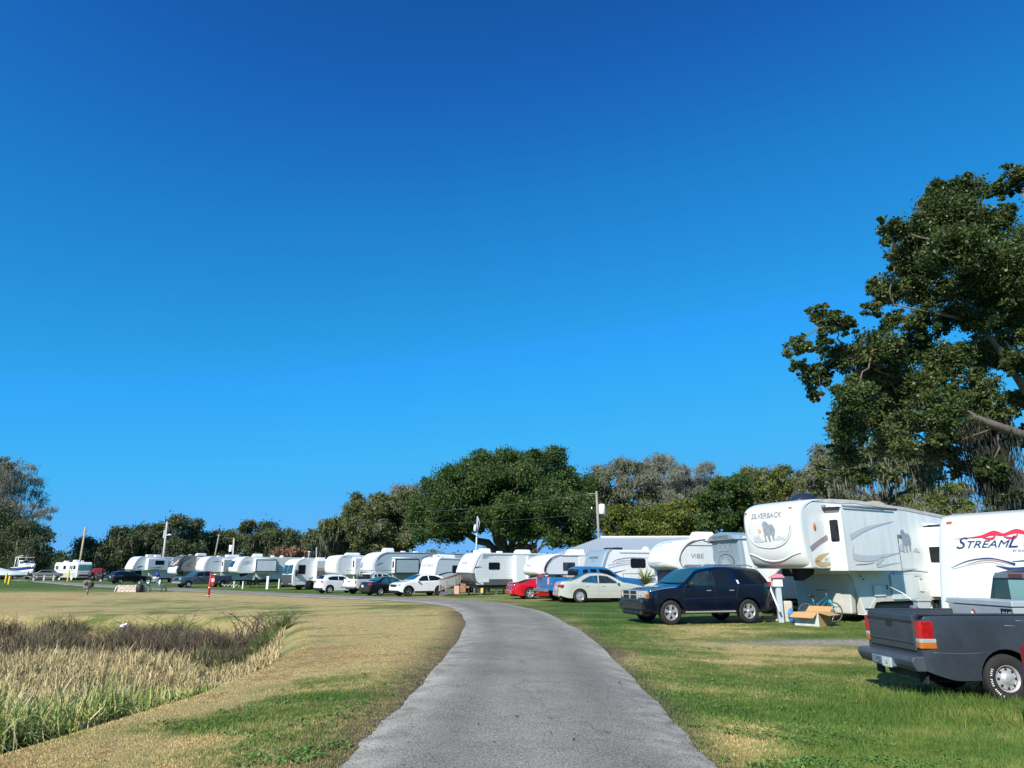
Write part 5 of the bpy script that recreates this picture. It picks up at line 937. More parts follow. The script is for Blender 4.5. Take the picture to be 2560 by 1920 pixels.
# --- D: dark blue sport utility car, nearest on the right of the road ---
def suv_blue():
    pm=mat('paint_midnight_blue',(.0022,.004,.013),.2,.05,coat=.9,var=.15,vs=2)
    top=[(0,.70),(.02,.93),(.12,1.06),(.5,1.13),(1.25,1.20),(1.42,1.24),(2.05,1.70),(2.35,1.80),(3.0,1.86),(4.0,1.85),(4.6,1.78),(4.95,1.32),(5.06,1.1),(5.1,.75)]
    c=Car('parked_suv','dark blue sport utility car with chrome grille and amber headlights, nearest the road','car',197,1680,23.75,.98,1,5.1,1.93,top,[(0,.95),(1.3,1.16),(5.1,1.24)],.24,(.98,4.0),.39,pm,zb=.36,arch=.46,rim='alloy',nsp=5,group=None,plan=(.12,.6))
    # front
    b=MB(); c.fbox(-.06,.35,-.93,.93,.42,.78,pm,'bumper',.08); c.fbox(-.03,.2,-.70,.70,.30,.44,BLK,'air_dam',.04)
    g=c.fbox(-.05,.1,-.53,.53,.80,1.10,CHR,'grille',.03)
    for y in (-.27,.27):
        for z0,z1 in ((.83,.935),(.965,1.075)): c.fbox(-.06,.0,y-.21,y+.21,z0,z1,TRIM,'grille_opening',.008,g)
    h=c.lamp(.10,.73,.95,.20,.40,.27,.32,CLR,'headlight'); 
    for q in h:
        sg=1 if q.location.y>0 else -1; b=MB(); b.box(-.06,.105,.12 if sg>0 else -.203,.203 if sg>0 else -.12,-.12,.04,b=.02); b.build('turn_signal',AMB,q); b=MB(); b.ball((.085,-.03*sg,0),.07,12,.4,1,1); b.build('lamp_bowl',CHR,q)
    for y in (.62,-.62): c.lamp(-.03,y,.60,.06,.14,.12,0,CLR,'fog_lamp',both=False)
    # glass
    c.top_patch(1.46,2.06,.97,.93,TEAL,'windscreen',bowing=.10)
    c.patch([(1.62,1.26),(2.12,1.66),(2.62,1.73),(2.66,1.24)],TINT,'door_window'); c.patch([(2.74,1.24),(2.70,1.74),(3.30,1.77),(3.52,1.26)],GLASS,'door_window'); c.patch([(3.72,1.28),(3.55,1.74),(4.2,1.74),(4.62,1.64),(4.66,1.30)],mat('privacy_glass',(.004,.006,.01),.12,spec=.3),'quarter_window')
    c.top_patch(4.66,4.92,.88,.92,GLASS,'rear_window')
    c.line([(1.48,.5),(1.45,1.05),(1.62,1.24)]); c.line([(2.70,.45),(2.70,1.75)]); c.line([(3.60,1.25),(3.55,.95),(3.48,.75)]); c.line([(1.5,.45),(3.4,.45)]); c.line([(1.5,.82),(3.5,.86)],DECN,.008,'crease')
    c.line([(.2,1.06),(.7,1.15),(1.25,1.20)],CHR,.02,'bonnet_trim',.01); c.line([(1.55,1.235),(4.7,1.26)],TRIM,.016,'waist_trim')
    c.handles((2.45,3.35),1.08,CHR); c.mirrors(1.72,1.28,BLK,1.25)
    for sg in (1,-1):
        b=MB(); b.box(c.L/2-3.42,c.L/2-1.5,sg*.93-.09,sg*.93+.09,.37,.42,b=.015); b.build('running_board',ALU,c.o)
        b=MB(); b.tube([(c.L/2-2.4,sg*.60,1.87),(c.L/2-2.6,sg*.62,1.93),(c.L/2-4.3,sg*.62,1.92),(c.L/2-4.5,sg*.6,1.86)],.02,6); b.build('roof_rail',STL,c.o)
    for sg in (1,-1):
        b=MB(); b.prism([(-.02,0),(.15,.12),(.30,.0)],lambda a,z:(c.L/2-2.60+a,sg*.86,1.52+z),lambda a,z:(c.L/2-2.6+a,sg*.83,1.52+z)) if 0 else None
    c.lamp(5.0,.78,1.15,.16,.16,.42,0,RED,'tail_lamp'); c.fbox(4.88,5.16,-.9,.9,.42,.75,pm,'rear_bumper',.06); c.plate(True,.95)
    c.patch([(3.62,1.30),(3.58,1.42),(3.66,1.42),(3.68,1.30)],WH,'window_sticker',.012,both=False)
suv_blue()
# --- generic sedans, hatchbacks ---
def saloon_pearl():
    pm=mat('paint_pearl',(.56,.57,.50),.22,.25,coat=.8,var=.05,vs=2)
    top=[(0,.55),(.03,.68),(.3,.80),(1.2,.97),(1.5,1.0),(2.15,1.36),(2.5,1.45),(3.0,1.47),(3.55,1.42),(4.15,1.13),(4.3,1.09),(4.8,1.06),(4.96,.98),(5.0,.6)]
    c=Car('parked_saloon','pearl cream saloon with red tail lamps, parked between the blue pickup and the road','car',8,1446,37.2,4.0,-1,5.0,1.83,top,[(0,.7),(1.4,.93),(5.0,1.0)],.30,(.92,3.9),.335,pm,zb=.24,group=None,nsp=9,plan=(.14,.8)); c.sa=4
    c.patch([(1.78,.98),(2.35,1.33),(2.82,1.38),(2.86,.99)],TINT,'door_window'); c.patch([(2.92,.99),(2.88,1.38),(3.30,1.35),(3.72,1.15),(3.82,1.03)],mat('see_through_glass',(.02,.10,.17),.06,spec=.8,var=.7,vs=4,col2=(.01,.03,.04)),'door_window'); c.line([(1.72,.965),(2.33,1.36),(2.9,1.42),(3.35,1.38),(3.78,1.16),(3.88,.99),(1.72,.965)],CHR,.014,'window_trim',.006)
    c.top_patch(1.52,2.18,.94,.90,TEAL,'windscreen',bowing=.12); c.top_patch(3.5,4.12,.88,.93,mat('rear_glass_green',(.03,.11,.10),.06,spec=.8),'rear_window',bowing=.1)
    c.line([(1.55,.32),(1.55,.9),(1.72,.96)],DEC,.01); c.line([(2.88,.32),(2.9,.98)],DEC,.01); c.line([(3.55,.62),(3.85,.98)],DEC,.01); c.line([(1.4,.34),(3.4,.36)],DEC,.012); c.line([(1.3,.56),(3.5,.58)],DEC,.008,'crease')
    c.handles((2.62,3.5),.82,CHR); c.mirrors(1.88,1.0,pm)
    for q in c.lamp(4.86,.74,.84,.30,.34,.15,-.5,RED,'tail_lamp'): pass
    c.fbox(4.96,5.01,-.35,.35,.80,.84,CHR,'boot_trim',.01); c.plate(True,.73); c.fbox(4.9,5.03,-.8,.8,.3,.52,pm,'rear_bumper',.05); c.lamp(.14,.7,.68,.24,.3,.14,.4,CLR,'headlight'); c.fbox(-.01,.06,-.3,.3,.5,.68,CHR,'grille')
    b=MB(); b.ball((c.L/2-3.15,-.4,1.12),.12,10,.6,1,1.3) if 0 else None
saloon_pearl()
def coupe_red():
    pm=mat('paint_bright_red',(.55,.008,.015),.2,.1,coat=.9,var=.06,vs=2)
    top=[(0,.50),(.04,.60),(.5,.72),(1.5,.88),(1.7,.92),(2.4,1.22),(2.7,1.27),(3.1,1.26),(3.7,1.14),(4.45,.92),(4.8,.92),(4.88,.86),(4.9,.55)]
    c=Car('parked_coupe','bright red low coupe with dark rear glass, parked right of the ribbed trailer','car',14,1324,43.6,3.85,-1,4.9,1.83,top,[(0,.62),(1.6,.86),(4.9,.88)],.34,(.95,3.8),.335,pm,zb=.2,group=None,nsp=5,plan=(.12,.7))
    c.patch([(1.95,.90),(2.45,1.16),(3.0,1.19),(3.15,.90)],GLASS,'door_window'); c.top_patch(3.15,4.42,.93,.92,GLASS,'rear_window'); c.top_patch(1.75,2.4,.94,.9,TEAL,'windscreen')
    c.line([(1.8,.3),(1.85,.88)],DEC,.01); c.line([(3.2,.35),(3.2,.9)],DEC,.01)
    c.fbox(4.86,4.92,-.78,.78,.60,.76,TRIM,'rear_panel',.01)
    for y in (.55,-.55): c.fbox(4.9,4.935,y-.2,y+.2,.62,.74,RED,'tail_lamp',.01)
    c.plate(True,.68); c.fbox(4.7,4.98,-.84,.84,.28,.56,pm,'rear_bumper',.06); c.mirrors(1.95,.92,pm,.9); c.fbox(4.55,4.85,-.75,.75,.93,.98,pm,'spoiler',.02)
coupe_red()
def suv_white():
    pm=mat('paint_white',(.80,.81,.80),.22,.0,coat=.8,var=.03,vs=2)
    top=[(0,.62),(.03,.86),(.25,.98),(.95,1.08),(1.15,1.12),(1.85,1.50),(2.2,1.59),(2.8,1.60),(3.5,1.50),(4.0,1.30),(4.2,1.05),(4.29,.85),(4.3,.6)]
    c=Car('parked_suv','white compact sport utility car with black front grille, in front of the wooden ramp','car',214,1022,53.2,.86,1,4.3,1.78,top,[(0,.8),(1.1,1.04),(4.3,1.14)],.28,(.86,3.47),.345,pm,zb=.27,arch=.42,group='white cars',rim='alloy',nsp=5,rimm=mat('alloy_dark',(.22,.22,.23),.3,.8,var=.5,vs=12),plan=(.15,.7))
    c.patch([(1.5,1.10),(2.05,1.46),(2.5,1.51),(2.52,1.12)],GLASS,'door_window'); c.patch([(2.58,1.12),(2.56,1.51),(3.1,1.48),(3.55,1.34),(3.72,1.24),(3.6,1.16)],GLASS,'door_window'); c.top_patch(1.2,1.86,.94,.9,mat('windscreen_blue',(.01,.06,.12),.05,spec=.9),'windscreen',bowing=.12)
    c.fbox(-.02,.1,-.5,.5,.66,.86,TRIM,'grille',.03); c.fbox(-.03,.08,-.75,.75,.27,.38,TRIM,'air_dam',.03); c.lamp(.13,.66,.84,.26,.34,.10,.45,CLR,'headlight'); c.lamp(.06,.66,.5,.08,.16,.09,.2,TRIM,'fog_lamp')
    for u in (.86,3.47): c.line([(u+.43*math.cos(a),.36+.43*math.sin(a)) for a in np.linspace(0,math.pi,12)],TRIM,.05,'arch_trim',.004)
    c.patch([(1.35,.27),(1.35,.38),(3.0,.38),(3.0,.27)],TRIM,'sill_trim',.006); c.line([(1.3,.5),(1.32,1.05)],DEC,.01); c.line([(2.55,.4),(2.55,1.1)],DEC,.01); c.mirrors(1.55,1.12,pm,1.1); c.handles((2.3,),.95,pm); c.lamp(4.12,.70,1.02,.3,.2,.14,-.5,RED,'tail_lamp')
suv_white()
def hatch_white():
    pm=mat('paint_white',(.8,.8,.8))
    top=[(0,.6),(.03,.9),(.2,1.0),(.9,1.1),(1.1,1.14),(1.75,1.55),(2.1,1.64),(3.2,1.65),(3.8,1.58),(4.05,1.22),(4.2,1.0),(4.25,.6)]
    c=Car('parked_hatchback','small white hatchback seen from behind, left of the white pickup','car',40,824,66,3.42,-1,4.25,1.77,top,[(0,.8),(1.1,1.08),(4.25,1.18)],.24,(.82,3.38),.345,pm,zb=.26,arch=.41,group='white cars',rim='alloy',nsp=5,plan=(.14,.6))
    c.patch([(1.5,1.14),(1.95,1.50),(2.5,1.54),(2.5,1.16)],GLASS,'door_window'); c.patch([(2.56,1.16),(2.56,1.54),(3.2,1.52),(3.6,1.40),(3.5,1.2)],GLASS,'door_window'); c.top_patch(3.78,4.03,.82,.86,GLASS,'rear_window'); c.top_patch(1.15,1.75,.93,.9,TEAL,'windscreen')
    c.lamp(4.1,.68,1.0,.16,.3,.26,-.35,RED,'tail_lamp'); c.fbox(4.05,4.3,-.84,.84,.27,.5,TRIM,'rear_bumper',.05); c.plate(True,.85); c.line([(2.53,.4),(2.53,1.1)],DEC,.01); c.line([(3.38+.42*math.cos(a),.36+.42*math.sin(a)) for a in np.linspace(0,math.pi,12)],TRIM,.04,'arch_trim')
hatch_white()
def saloon_black():
    pm=mat('paint_black',(.010,.011,.014),.15,.2,coat=.9)
    top=[(0,.52),(.03,.66),(.3,.76),(1.1,.92),(1.35,.96),(2.0,1.32),(2.35,1.41),(2.75,1.42),(3.2,1.36),(3.8,1.08),(4.0,1.04),(4.35,1.02),(4.46,.9),(4.5,.55)]
    c=Car('parked_saloon','black saloon seen from behind, between the white pickup and the white sport utility car','car',44,951,56.6,3.55,-1,4.5,1.75,top,[(0,.7),(1.3,.9),(4.5,.97)],.30,(.85,3.5),.32,pm,zb=.22,group=None,nsp=5,plan=(.13,.7))
    gl=mat('see_through_teal',(.04,.16,.18),.06,spec=.8,var=.6,vs=4,col2=(.01,.04,.05)); c.patch([(1.6,.95),(2.15,1.29),(2.6,1.34),(2.62,.97)],gl,'door_window'); c.patch([(2.7,.97),(2.68,1.34),(3.0,1.31),(3.4,1.12),(3.45,.99)],gl,'door_window')
    c.top_patch(3.2,3.78,.86,.9,gl,'rear_window',bowing=.1); c.top_patch(1.4,2.0,.93,.9,TEAL,'windscreen'); c.lamp(4.4,.66,.86,.14,.36,.16,-.4,RED,'tail_lamp'); c.plate(True,.72,.25); c.fbox(4.35,4.53,-.8,.8,.3,.52,pm,'rear_bumper',.05)
saloon_black()
def suv_black():
    pm=mat('paint_black',(.01,.01,.01))
    top=[(0,.62),(.03,.92),(.3,1.02),(1.1,1.12),(1.3,1.16),(1.95,1.58),(2.3,1.70),(3.0,1.74),(3.8,1.72),(4.4,1.62),(4.7,1.2),(4.8,.95),(4.82,.6)]
    c=Car('parked_suv','black sport utility car with glowing red tail lamp, leftmost vehicle beside the far lawn','car',53,300,100.5,3.85,-1,4.82,1.9,top,[(0,.85),(1.2,1.08),(4.82,1.15)],.25,(.92,3.83),.37,pm,zb=.3,arch=.44,group=None,rim='alloy',plan=(.13,.6))
    c.patch([(1.7,1.14),(2.15,1.54),(2.7,1.6),(2.7,1.14)],GLASS,'door_window'); c.patch([(2.78,1.14),(2.78,1.6),(3.5,1.6),(3.6,1.16)],GLASS,'door_window'); c.top_patch(4.4,4.66,.84,.88,GLASS,'rear_window'); c.lamp(4.68,.72,1.08,.14,.42,.18,-.35,RED,'tail_lamp'); c.plate(True,.9); c.fbox(4.65,4.87,-.86,.86,.34,.6,pm,'rear_bumper',.05)
suv_black()
# --- pickups ---
def pickup_ram():
    pm=mat('paint_steel_grey',(.13,.16,.19),.25,.6,coat=.7,var=.05,vs=2)
    top=[(0,.8),(.03,1.15),(.25,1.22),(1.3,1.30),(1.5,1.34),(2.1,1.80),(2.4,1.93),(3.6,1.95),(4.0,1.88),(4.06,1.42),(6.55,1.42),(6.6,.8)]
    c=Car('pickup_truck','steel grey crew-cab pickup facing left, behind the red post','pickup',230,472,86,1.05,1,6.6,2.1,top,[(0,1.05),(1.4,1.26),(6.6,1.36)],.24,(1.05,5.35),.40,pm,zb=.5,arch=.47,group='pickup trucks',bed=(4.16,6.5,.5),rim='truck',rimm=CHR,plan=(.10,.5))
    c.patch([(1.75,1.34),(2.2,1.76),(2.85,1.84),(2.85,1.36)],GLASS,'door_window'); c.patch([(2.95,1.36),(2.95,1.84),(3.6,1.82),(3.75,1.38)],GLASS,'door_window'); c.top_patch(1.55,2.12,.94,.9,TEAL,'windscreen')
    c.fbox(-.04,.1,-.62,.62,.82,1.16,TRIM,'grille',.04); c.lamp(.10,.80,1.05,.22,.36,.24,.3,CLR,'headlight'); c.fbox(-.10,.25,-1.0,1.0,.50,.72,CHR,'bumper',.06); c.mirrors(1.85,1.42,TRIM,1.7); c.line([(2.9,.55),(2.9,1.4)],TRIM,.015); c.line([(4.06,.55),(4.06,1.4)],TRIM,.03)
    for sg in (1,-1): c.line([(5.35+.5*math.cos(a),.42+.5*math.sin(a)) for a in np.linspace(0,math.pi,12)],pm,.16,'flared_arch',.04)
    c.line([(1.6,.52),(4.8,.52)],STL,.06,'side_step',.02)
    for u in (.6,): c.patch([(1.3,.95),(1.3,1.0),(1.55,1.0),(1.55,.95)],CHR,'door_badge')
pickup_ram()
def pickup_white():
    pm=mat('paint_white_dull',(.70,.70,.66),.35,0,coat=.4,var=.06,vs=2)
    top=[(0,.75),(.03,1.05),(.25,1.12),(1.2,1.2),(1.4,1.24),(2.0,1.68),(2.3,1.79),(3.4,1.80),(3.7,1.74),(3.76,1.26),(5.6,1.26),(5.65,.7)]
    c=Car('pickup_truck','white pickup with a pipe ladder rack, seen from behind between two cars','pickup',49,856,62.5,5.6,1,5.65,1.95,top,[(0,.95),(1.3,1.18),(5.65,1.22)],.22,(.95,4.55),.38,pm,zb=.45,arch=.45,group='pickup trucks',bed=(3.85,5.55,.45),rim='truck',plan=(.08,.4))
    c.patch([(1.65,1.26),(2.1,1.62),(2.6,1.70),(2.6,1.28)],TINT,'door_window'); c.patch([(2.75,1.28),(2.75,1.70),(3.2,1.70),(3.2,1.28)],GLASS,'door_window'); c.patch([(3.3,1.3),(3.3,1.68),(3.55,1.62),(3.6,1.3)],GLASS,'quarter_window')
    b=MB(); b.box(c.L/2-3.77,c.L/2-3.73,-.7,.7,1.34,1.68); b.build('rear_window',GLASS,c.o)
    for q in c.lamp(5.58,.86,1.02,.1,.12,.34,0,RED,'tail_lamp'): pass
    c.fbox(5.6,5.8,-.95,.95,.5,.66,STL,'rear_bumper',.03); c.plate(True,.6); b=MB(); b.box(-c.L/2-.02,-c.L/2+.01,-.1,.1,1.05,1.12); b.build('tailgate_handle',TRIM,c.o)
    r=MB()
    for sg in (.86,-.86):
        for u in (3.95,5.45,.9): 
            if u>1: r.tube([(c.L/2-u,sg,1.24),(c.L/2-u,sg*.95,2.02)],.035,6)
        r.tube([(c.L/2-1.2,sg*.95,2.02),(c.L/2-5.5,sg*.95,2.02)],.03,6)
    for u in (1.4,2.8,3.95,5.45): r.tube([(c.L/2-u,-.82,2.02),(c.L/2-u,.82,2.02)],.03,6)
    r.build('ladder_rack',UTIL,c.o); b=MB(); b.box(c.L/2-4.5,c.L/2-3.9,-.85,.85,1.15,1.5,b=.03); b.build('tool_box',TRIM,c.o)
pickup_white()
def pickup_blue():
    pm=mat('paint_azure',(.02,.17,.42),.25,.2,coat=.7,var=.06,vs=2); pd=mat('paint_blue_faded',(.05,.14,.30),.4,.1,coat=.2,var=.15,vs=3)
    top=[(0,.85),(.03,1.12),(.25,1.2),(1.3,1.28),(1.5,1.32),(2.05,1.72),(2.35,1.83),(3.7,1.85),(3.95,1.78),(4.0,1.30),(5.85,1.30),(5.9,.75)]
    c=Car('pickup_truck','bright blue pickup with a loaded bed, behind the cream saloon','pickup',18,1341,40.8,5.88,1,5.9,2.0,top,[(0,1.05),(1.4,1.24),(5.9,1.26)],.24,(1.0,4.75),.39,pm,zb=.5,arch=.46,group='pickup trucks',bed=(4.1,5.8,.5),rim='truck',plan=(.08,.4))
    c.patch([(1.7,1.32),(2.15,1.68),(2.75,1.75),(2.75,1.34)],GLASS,'door_window'); c.patch([(2.92,1.36),(2.92,1.74),(3.3,1.74),(3.3,1.36)],GLASS,'door_window'); c.patch([(3.45,1.36),(3.45,1.74),(3.75,1.7),(3.8,1.36)],GLASS,'quarter_window'); b=MB(); b.box(c.L/2-4.03,c.L/2-3.99,-.7,.7,1.38,1.74); b.build('rear_window',GLASS,c.o)
    b=MB(); b.box(-c.L/2-.03,-c.L/2+.02,-.80,.80,.78,1.32,b=.01); tg=b.build('tailgate',pd,c.o); b=MB(); b.box(-c.L/2-.04,-c.L/2-.02,-.1,.1,1.1,1.17); b.build('tailgate_handle',TRIM,tg)
    c.lamp(5.86,.90,1.08,.1,.13,.38,0,mat('lamp_pink',(.55,.3,.3),.3),'tail_lamp'); c.fbox(5.85,6.1,-.98,.98,.52,.68,STL,'rear_bumper',.03); b=MB(); b.tube([(-c.L/2-.1,0,.45),(-c.L/2-.35,0,.45),(-c.L/2-.4,.25,.3)],.04,5); b.build('tow_hitch',mat('rusty_metal',(.2,.09,.05),.8,var=.4,vs=9),c.o)
    # load in the bed: separate things
    a=R(18); M=Matrix.Translation(c.o.location)@Matrix.Rotation(a,4,'Z')
    def put(b,name,m,x,y,z,lab,cat): 
        o=b.build(name,m); o.location=M@Vector((x,y,z)); o.rotation_euler=(0,0,a+.1); return tag(o,lab,cat)
    b=MB()
    for k in range(9): b.box(-.5+random.uniform(-.05,.05),.5,-.55+k*.12,-.47+k*.12,random.uniform(0,.1),random.uniform(.2,.5))
    for k in range(5): b.tube([(-.5,-.5+k*.25,.3),(0,-.4+k*.2,.55),(.5,-.5+k*.25,.35)],.035,5)
    put(b,'garden_machine',BLK,-2.2,0,.88,'black machinery piled in the bed of the blue pickup','machine')
    b=MB(); b.box(-.3,.3,-.3,.3,0,.5,b=.02); put(b,'cardboard_carton',mat('carton_pale',(.55,.42,.27),.8,var=.15,vs=4),-1.2,0.1,.88,'pale cardboard carton in the bed of the blue pickup','box')
    b=MB(); b.tube([(-.2,0,0),(-.2,0,.5),(.3,.2,.52)],.05,6); b.box(-.35,-.1,-.2,.2,.3,.45,b=.03); put(b,'red_fuel_can',mat('faded_red',(.35,.04,.05),.5,var=.3,vs=6),-2.72,.2,.95,'dark red can at the tailgate end of the blue pickup','can')
pickup_blue()
# --- the grey pickup in the right foreground ---
def pickup_grey():
    pm=mat('paint_grey_primer',(.042,.054,.067),.38,.05,coat=.22,var=.28,vs=1.9,bump=.05,bs=6)
    L=5.0; rail=1.40; W=1.78; Xr=6.83; Yn=12.15; gz=tzs(7.6,12.2)
    c=Car.__new__(Car)
    top=[(0,.85),(.03,1.18),(.3,1.28),(1.2,1.36),(1.35,1.40),(1.85,1.95),(2.0,2.08),(2.42,2.10),(2.48,2.02),(2.52,rail),(4.94,rail),(5.0,.85)]
    Car.__init__(c,'pickup_truck','matt grey pickup with a silver toolbox across its bed, nearest at the right edge','pickup',1.5,(Xr-0)*0+1280+(Xr)*ppm(Yn+.9),Yn+W/2,L,0,L,W,top,[(0,1.05),(1.3,1.32),(5.0,1.34)],.22,(.95,3.62),.385,pm,zb=.36,arch=.47,group='pickup trucks',bed=(2.6,4.90,.42),rim='truck',rimm=mat('wheel_silver_worn',(.66,.68,.7),.38,.5,var=.25,vs=10),plan=(.05,.3))
    x0=-L/2; W2=W/2
    # tailgate with recess lines and handle
    b=MB(); b.box(x0-.035,x0+.04,-.72,.72,.80,rail-.01,b=.02); tg=b.build('tailgate',pm,c.o)
    b=MB(); b.box(x0-.05,x0-.03,-.72,.72,rail-.13,rail-.10); b.build('tailgate_crease',mat('gap_dark',(.02,.024,.03),.7),tg)
    b=MB(); b.box(x0-.05,x0-.02,-.70,.70,.92,.955,b=.008); b.build('tailgate_lip',pm,tg)
    b=MB(); b.prism(rrect(-.10,.10,1.16,1.25,.04),lambda y,z:(x0-.042,y,z),lambda y,z:(x0-.02,y,z)); h=b.build('tailgate_handle',TRIM,tg)
    # rail cap
    for sg in (1,-1):
        b=MB(); b.box(x0+.02,L/2-2.6,sg*(W2-.06)-.055,sg*(W2-.06)+.055,rail-.015,rail+.02,b=.01); b.build('bed_rail_cap',mat('rail_cap_black',(.03,.035,.045),.6,var=.2,vs=5),c.o)
    # tail lamps wrapped round the corner: red over clear over amber
    for sg in (1,-1):
        for z0,z1,m_,nm in ((1.02,1.30,RED,'tail_lamp'),(.945,1.02,CLR,'reversing_lamp'),(.86,.945,AMB,'turn_signal')):
            y=sg*(W2-.075); P_=[(x0-.03,sg*(W2-.155)),(x0-.035,sg*(W2-.04)),(x0+.0,sg*(W2+.002)),(x0+.23 if z0<1.02 else x0+.20,sg*(W2+.012)),(x0+.22 if z0<1.02 else x0+.17,sg*(W2-.03)),(x0+.02,sg*(W2-.15))]
            b=MB(); b.prism(P_,lambda a,q,z=z0:(a+.02*(z-.86),q,z),lambda a,q,z=z1:(a+.02*(z-.86)+(.0),q,z)); b.build(nm,m_,c.o,bevel=.012)
    # bumper
    b=MB(); b.prism([(x0-.20,.58),(x0-.23,.66),(x0-.20,.73),(x0+.0,.74),(x0+.02,.5),(x0-.15,.5)],lambda a,z:(a,-W2-.0,z),lambda a,z:(a,W2+.0,z)); bp_=b.build('rear_bumper',mat('bumper_grey',(.07,.085,.10),.45,.1,var=.2,vs=4),c.o,bevel=.02)
    b=MB(); b.box(x0-.245,x0-.1,-.30,.36,.50,.66,b=.02); b.build('bumper_centre',UTIL if 0 else mat('bumper_pale',(.17,.22,.27),.4,.2,var=.15,vs=4),bp_)
    b=MB(); b.lathe([(.05,-.005),(.05,.01),(.001,.01)],c=(x0-.25,.12,.58),ax='X',n=12); b.build('hitch_hole',TRIM,bp_)
    b=MB(); b.box(x0-.262,x0-.245,-.29,-.02,.50,.655); pl=b.build('number_plate',mat('plate_white_green',(.55,.66,.62),.5,var=.35,vs=22),bp_)
    b=MB(); b.ball((x0-.263,-.16,.575),.035,8,.15,1,1.2); b.build('plate_picture',mat('plate_orange',(.6,.2,.1),.5),pl)
    b=MB(); b.box(x0+.05,x0+.09,-W2+.12,-W2+.33,.3,.5); b.build('mud_flap',RUB,c.o); b=MB(); b.box(x0+.05,x0+.09,W2-.33,W2-.12,.3,.5); b.build('mud_flap',RUB,c.o)
    b=MB(); b.box(x0+.1,L/2-.3,-.45,-.30,.42,.58); b.box(x0+.1,L/2-.3,.30,.45,.42,.58); b.tube([(L/2-3.62,-.75,.39),(L/2-3.62,.75,.39)],.06,8); b.ball((L/2-3.62,0,.39),.17,10); b.build('chassis',BLK,c.o)
    b=MB(); b.tube([(x0+.4,-.35,.36),(x0+1.1,-.38,.36)],.09,8); b.build('exhaust',mat('rusty_metal',(.2,.09,.05)),c.o)
    # cab rear window and third lamp
    xc=L/2-2.48
    b=MB(); b.prism([(-.70,1.50),(.70,1.50),(.60,1.99),(-.60,1.99)],lambda y,z:(xc-.05,y,z),lambda y,z:(xc+.05,y,z)); f_=b.build('rear_window_frame',TRIM,c.o)
    b=MB()
    b.prism([(-.66,1.53),(-.22,1.53),(-.22,1.96),(-.57,1.96)],lambda y,z:(xc-.06,y,z),lambda y,z:(xc-.03,y,z)); b.build('rear_window',TEAL,f_); b=MB(); b.prism([(.22,1.53),(.66,1.53),(.57,1.96),(.22,1.96)],lambda y,z:(xc-.06,y,z),lambda y,z:(xc-.03,y,z)); b.build('rear_window',TEAL,f_)
    b=MB(); b.prism([(-.2,1.53),(.2,1.53),(.2,1.96),(-.2,1.96)],lambda y,z:(xc-.062,y,z),lambda y,z:(xc-.03,y,z)); b.build('sliding_window',mat('window_pale_teal',(.22,.42,.40),.1,spec=.8),f_)
    b=MB(); b.box(xc-.07,xc+.02,-.16,.16,2.02,2.07); b.build('third_brake_lamp',mat('lamp_dull_red',(.16,.03,.03),.3),c.o)
    # paint colour of the cab is lighter
    cm=mat('paint_silver_blue',(.22,.28,.34),.35,.4,coat=.3,var=.08,vs=2)
    b=MB(); b.prism([(-.61,1.98),(.61,1.98),(.56,2.09),(-.56,2.09)],lambda y,z:(xc-.04,y,z),lambda y,z:(xc+.02,y,z)); b.build('cab_rear_header',cm,c.o,bevel=.015)
    for q in c.o.children:
        if q.name.startswith('wheel') and q.location.x<0 and q.location.y<0:
            b=MB()
            for k in range(16):
                a_=R(150+k*6.2); 
                if k%5==4: continue
                for rr_ in (.30,): b.box(-.007,.007,-.003,.003,-.016,.016,M=Matrix.Translation((rr_*math.cos(a_),-.118,rr_*math.sin(a_)))@Matrix.Rotation(-a_+R(90)+.25*(k%3-1),4,'Y'))
            b.build('tyre_lettering',WH,q)
    c.patch([(1.45,1.42),(1.85,1.88),(2.3,1.98),(2.32,1.42)],GLASS,'door_window')
    # scratches on the flank
    for a_,z_,l_ in ((3.2,1.30,.14),(3.35,1.22,.2),(3.05,1.24,.1),(2.95,1.31,.08)): c.line([(a_,z_),(a_+l_,z_+.01)],mat('scratch_pale',(.3,.33,.35),.7),.008,'scratch',.003)
    c.line([(3.95,.80),(4.3,.78),(4.85,.80)],mat('paint_grey_primer_light',(.10,.12,.14),.5),.012,'crease',.003)
    return c
pg=pickup_grey()
_a=R(1.5); _M=Matrix.Translation(pg.o.location)@Matrix.Rotation(_a,4,'Z')
tb=root('tool_box','silver aluminium toolbox lying across the bed of the grey pickup','toolbox',_M@Vector((-2.5+2.02-.10,0,1.49)),_a)
b=MB(); b.prism([(-.22,-.25),(.25,-.25),(.25,.02),(-.25,.02)],lambda a,z:(a,-.86,z),lambda a,z:(a,.86,z)); b.build('box_body',mat('aluminium_dull',(.46,.52,.53),.45,.25,var=.12,vs=3),tb,bevel=.01)
b=MB(); b.box(-.27,.27,-.88,.88,.03,.13,b=.015); b.build('lid',mat('aluminium_dull',(.4,.4,.4)),tb)
b=MB(); b.lathe([(.05,0),(.05,.01),(.001,.01)],c=(-.262,.15,-.10),ax='X',n=16); q=b.build('round_badge',mat('badge_red',(.5,.12,.12),.5),tb); b=MB(); b.lathe([(.033,.0),(.033,.003),(.001,.003)],c=(-.275,.15,-.10),ax='X',n=12); b.build('badge_centre',WH,q)
b=MB(); b.box(-.285,-.262,-.84,-.60,-.2,.0); q=b.build('maker_plate',TRIM,tb); text_part('UWS',.13,lambda u,v:(-.288,-.72-u,-.10+v),WH,q,'plate_lettering')
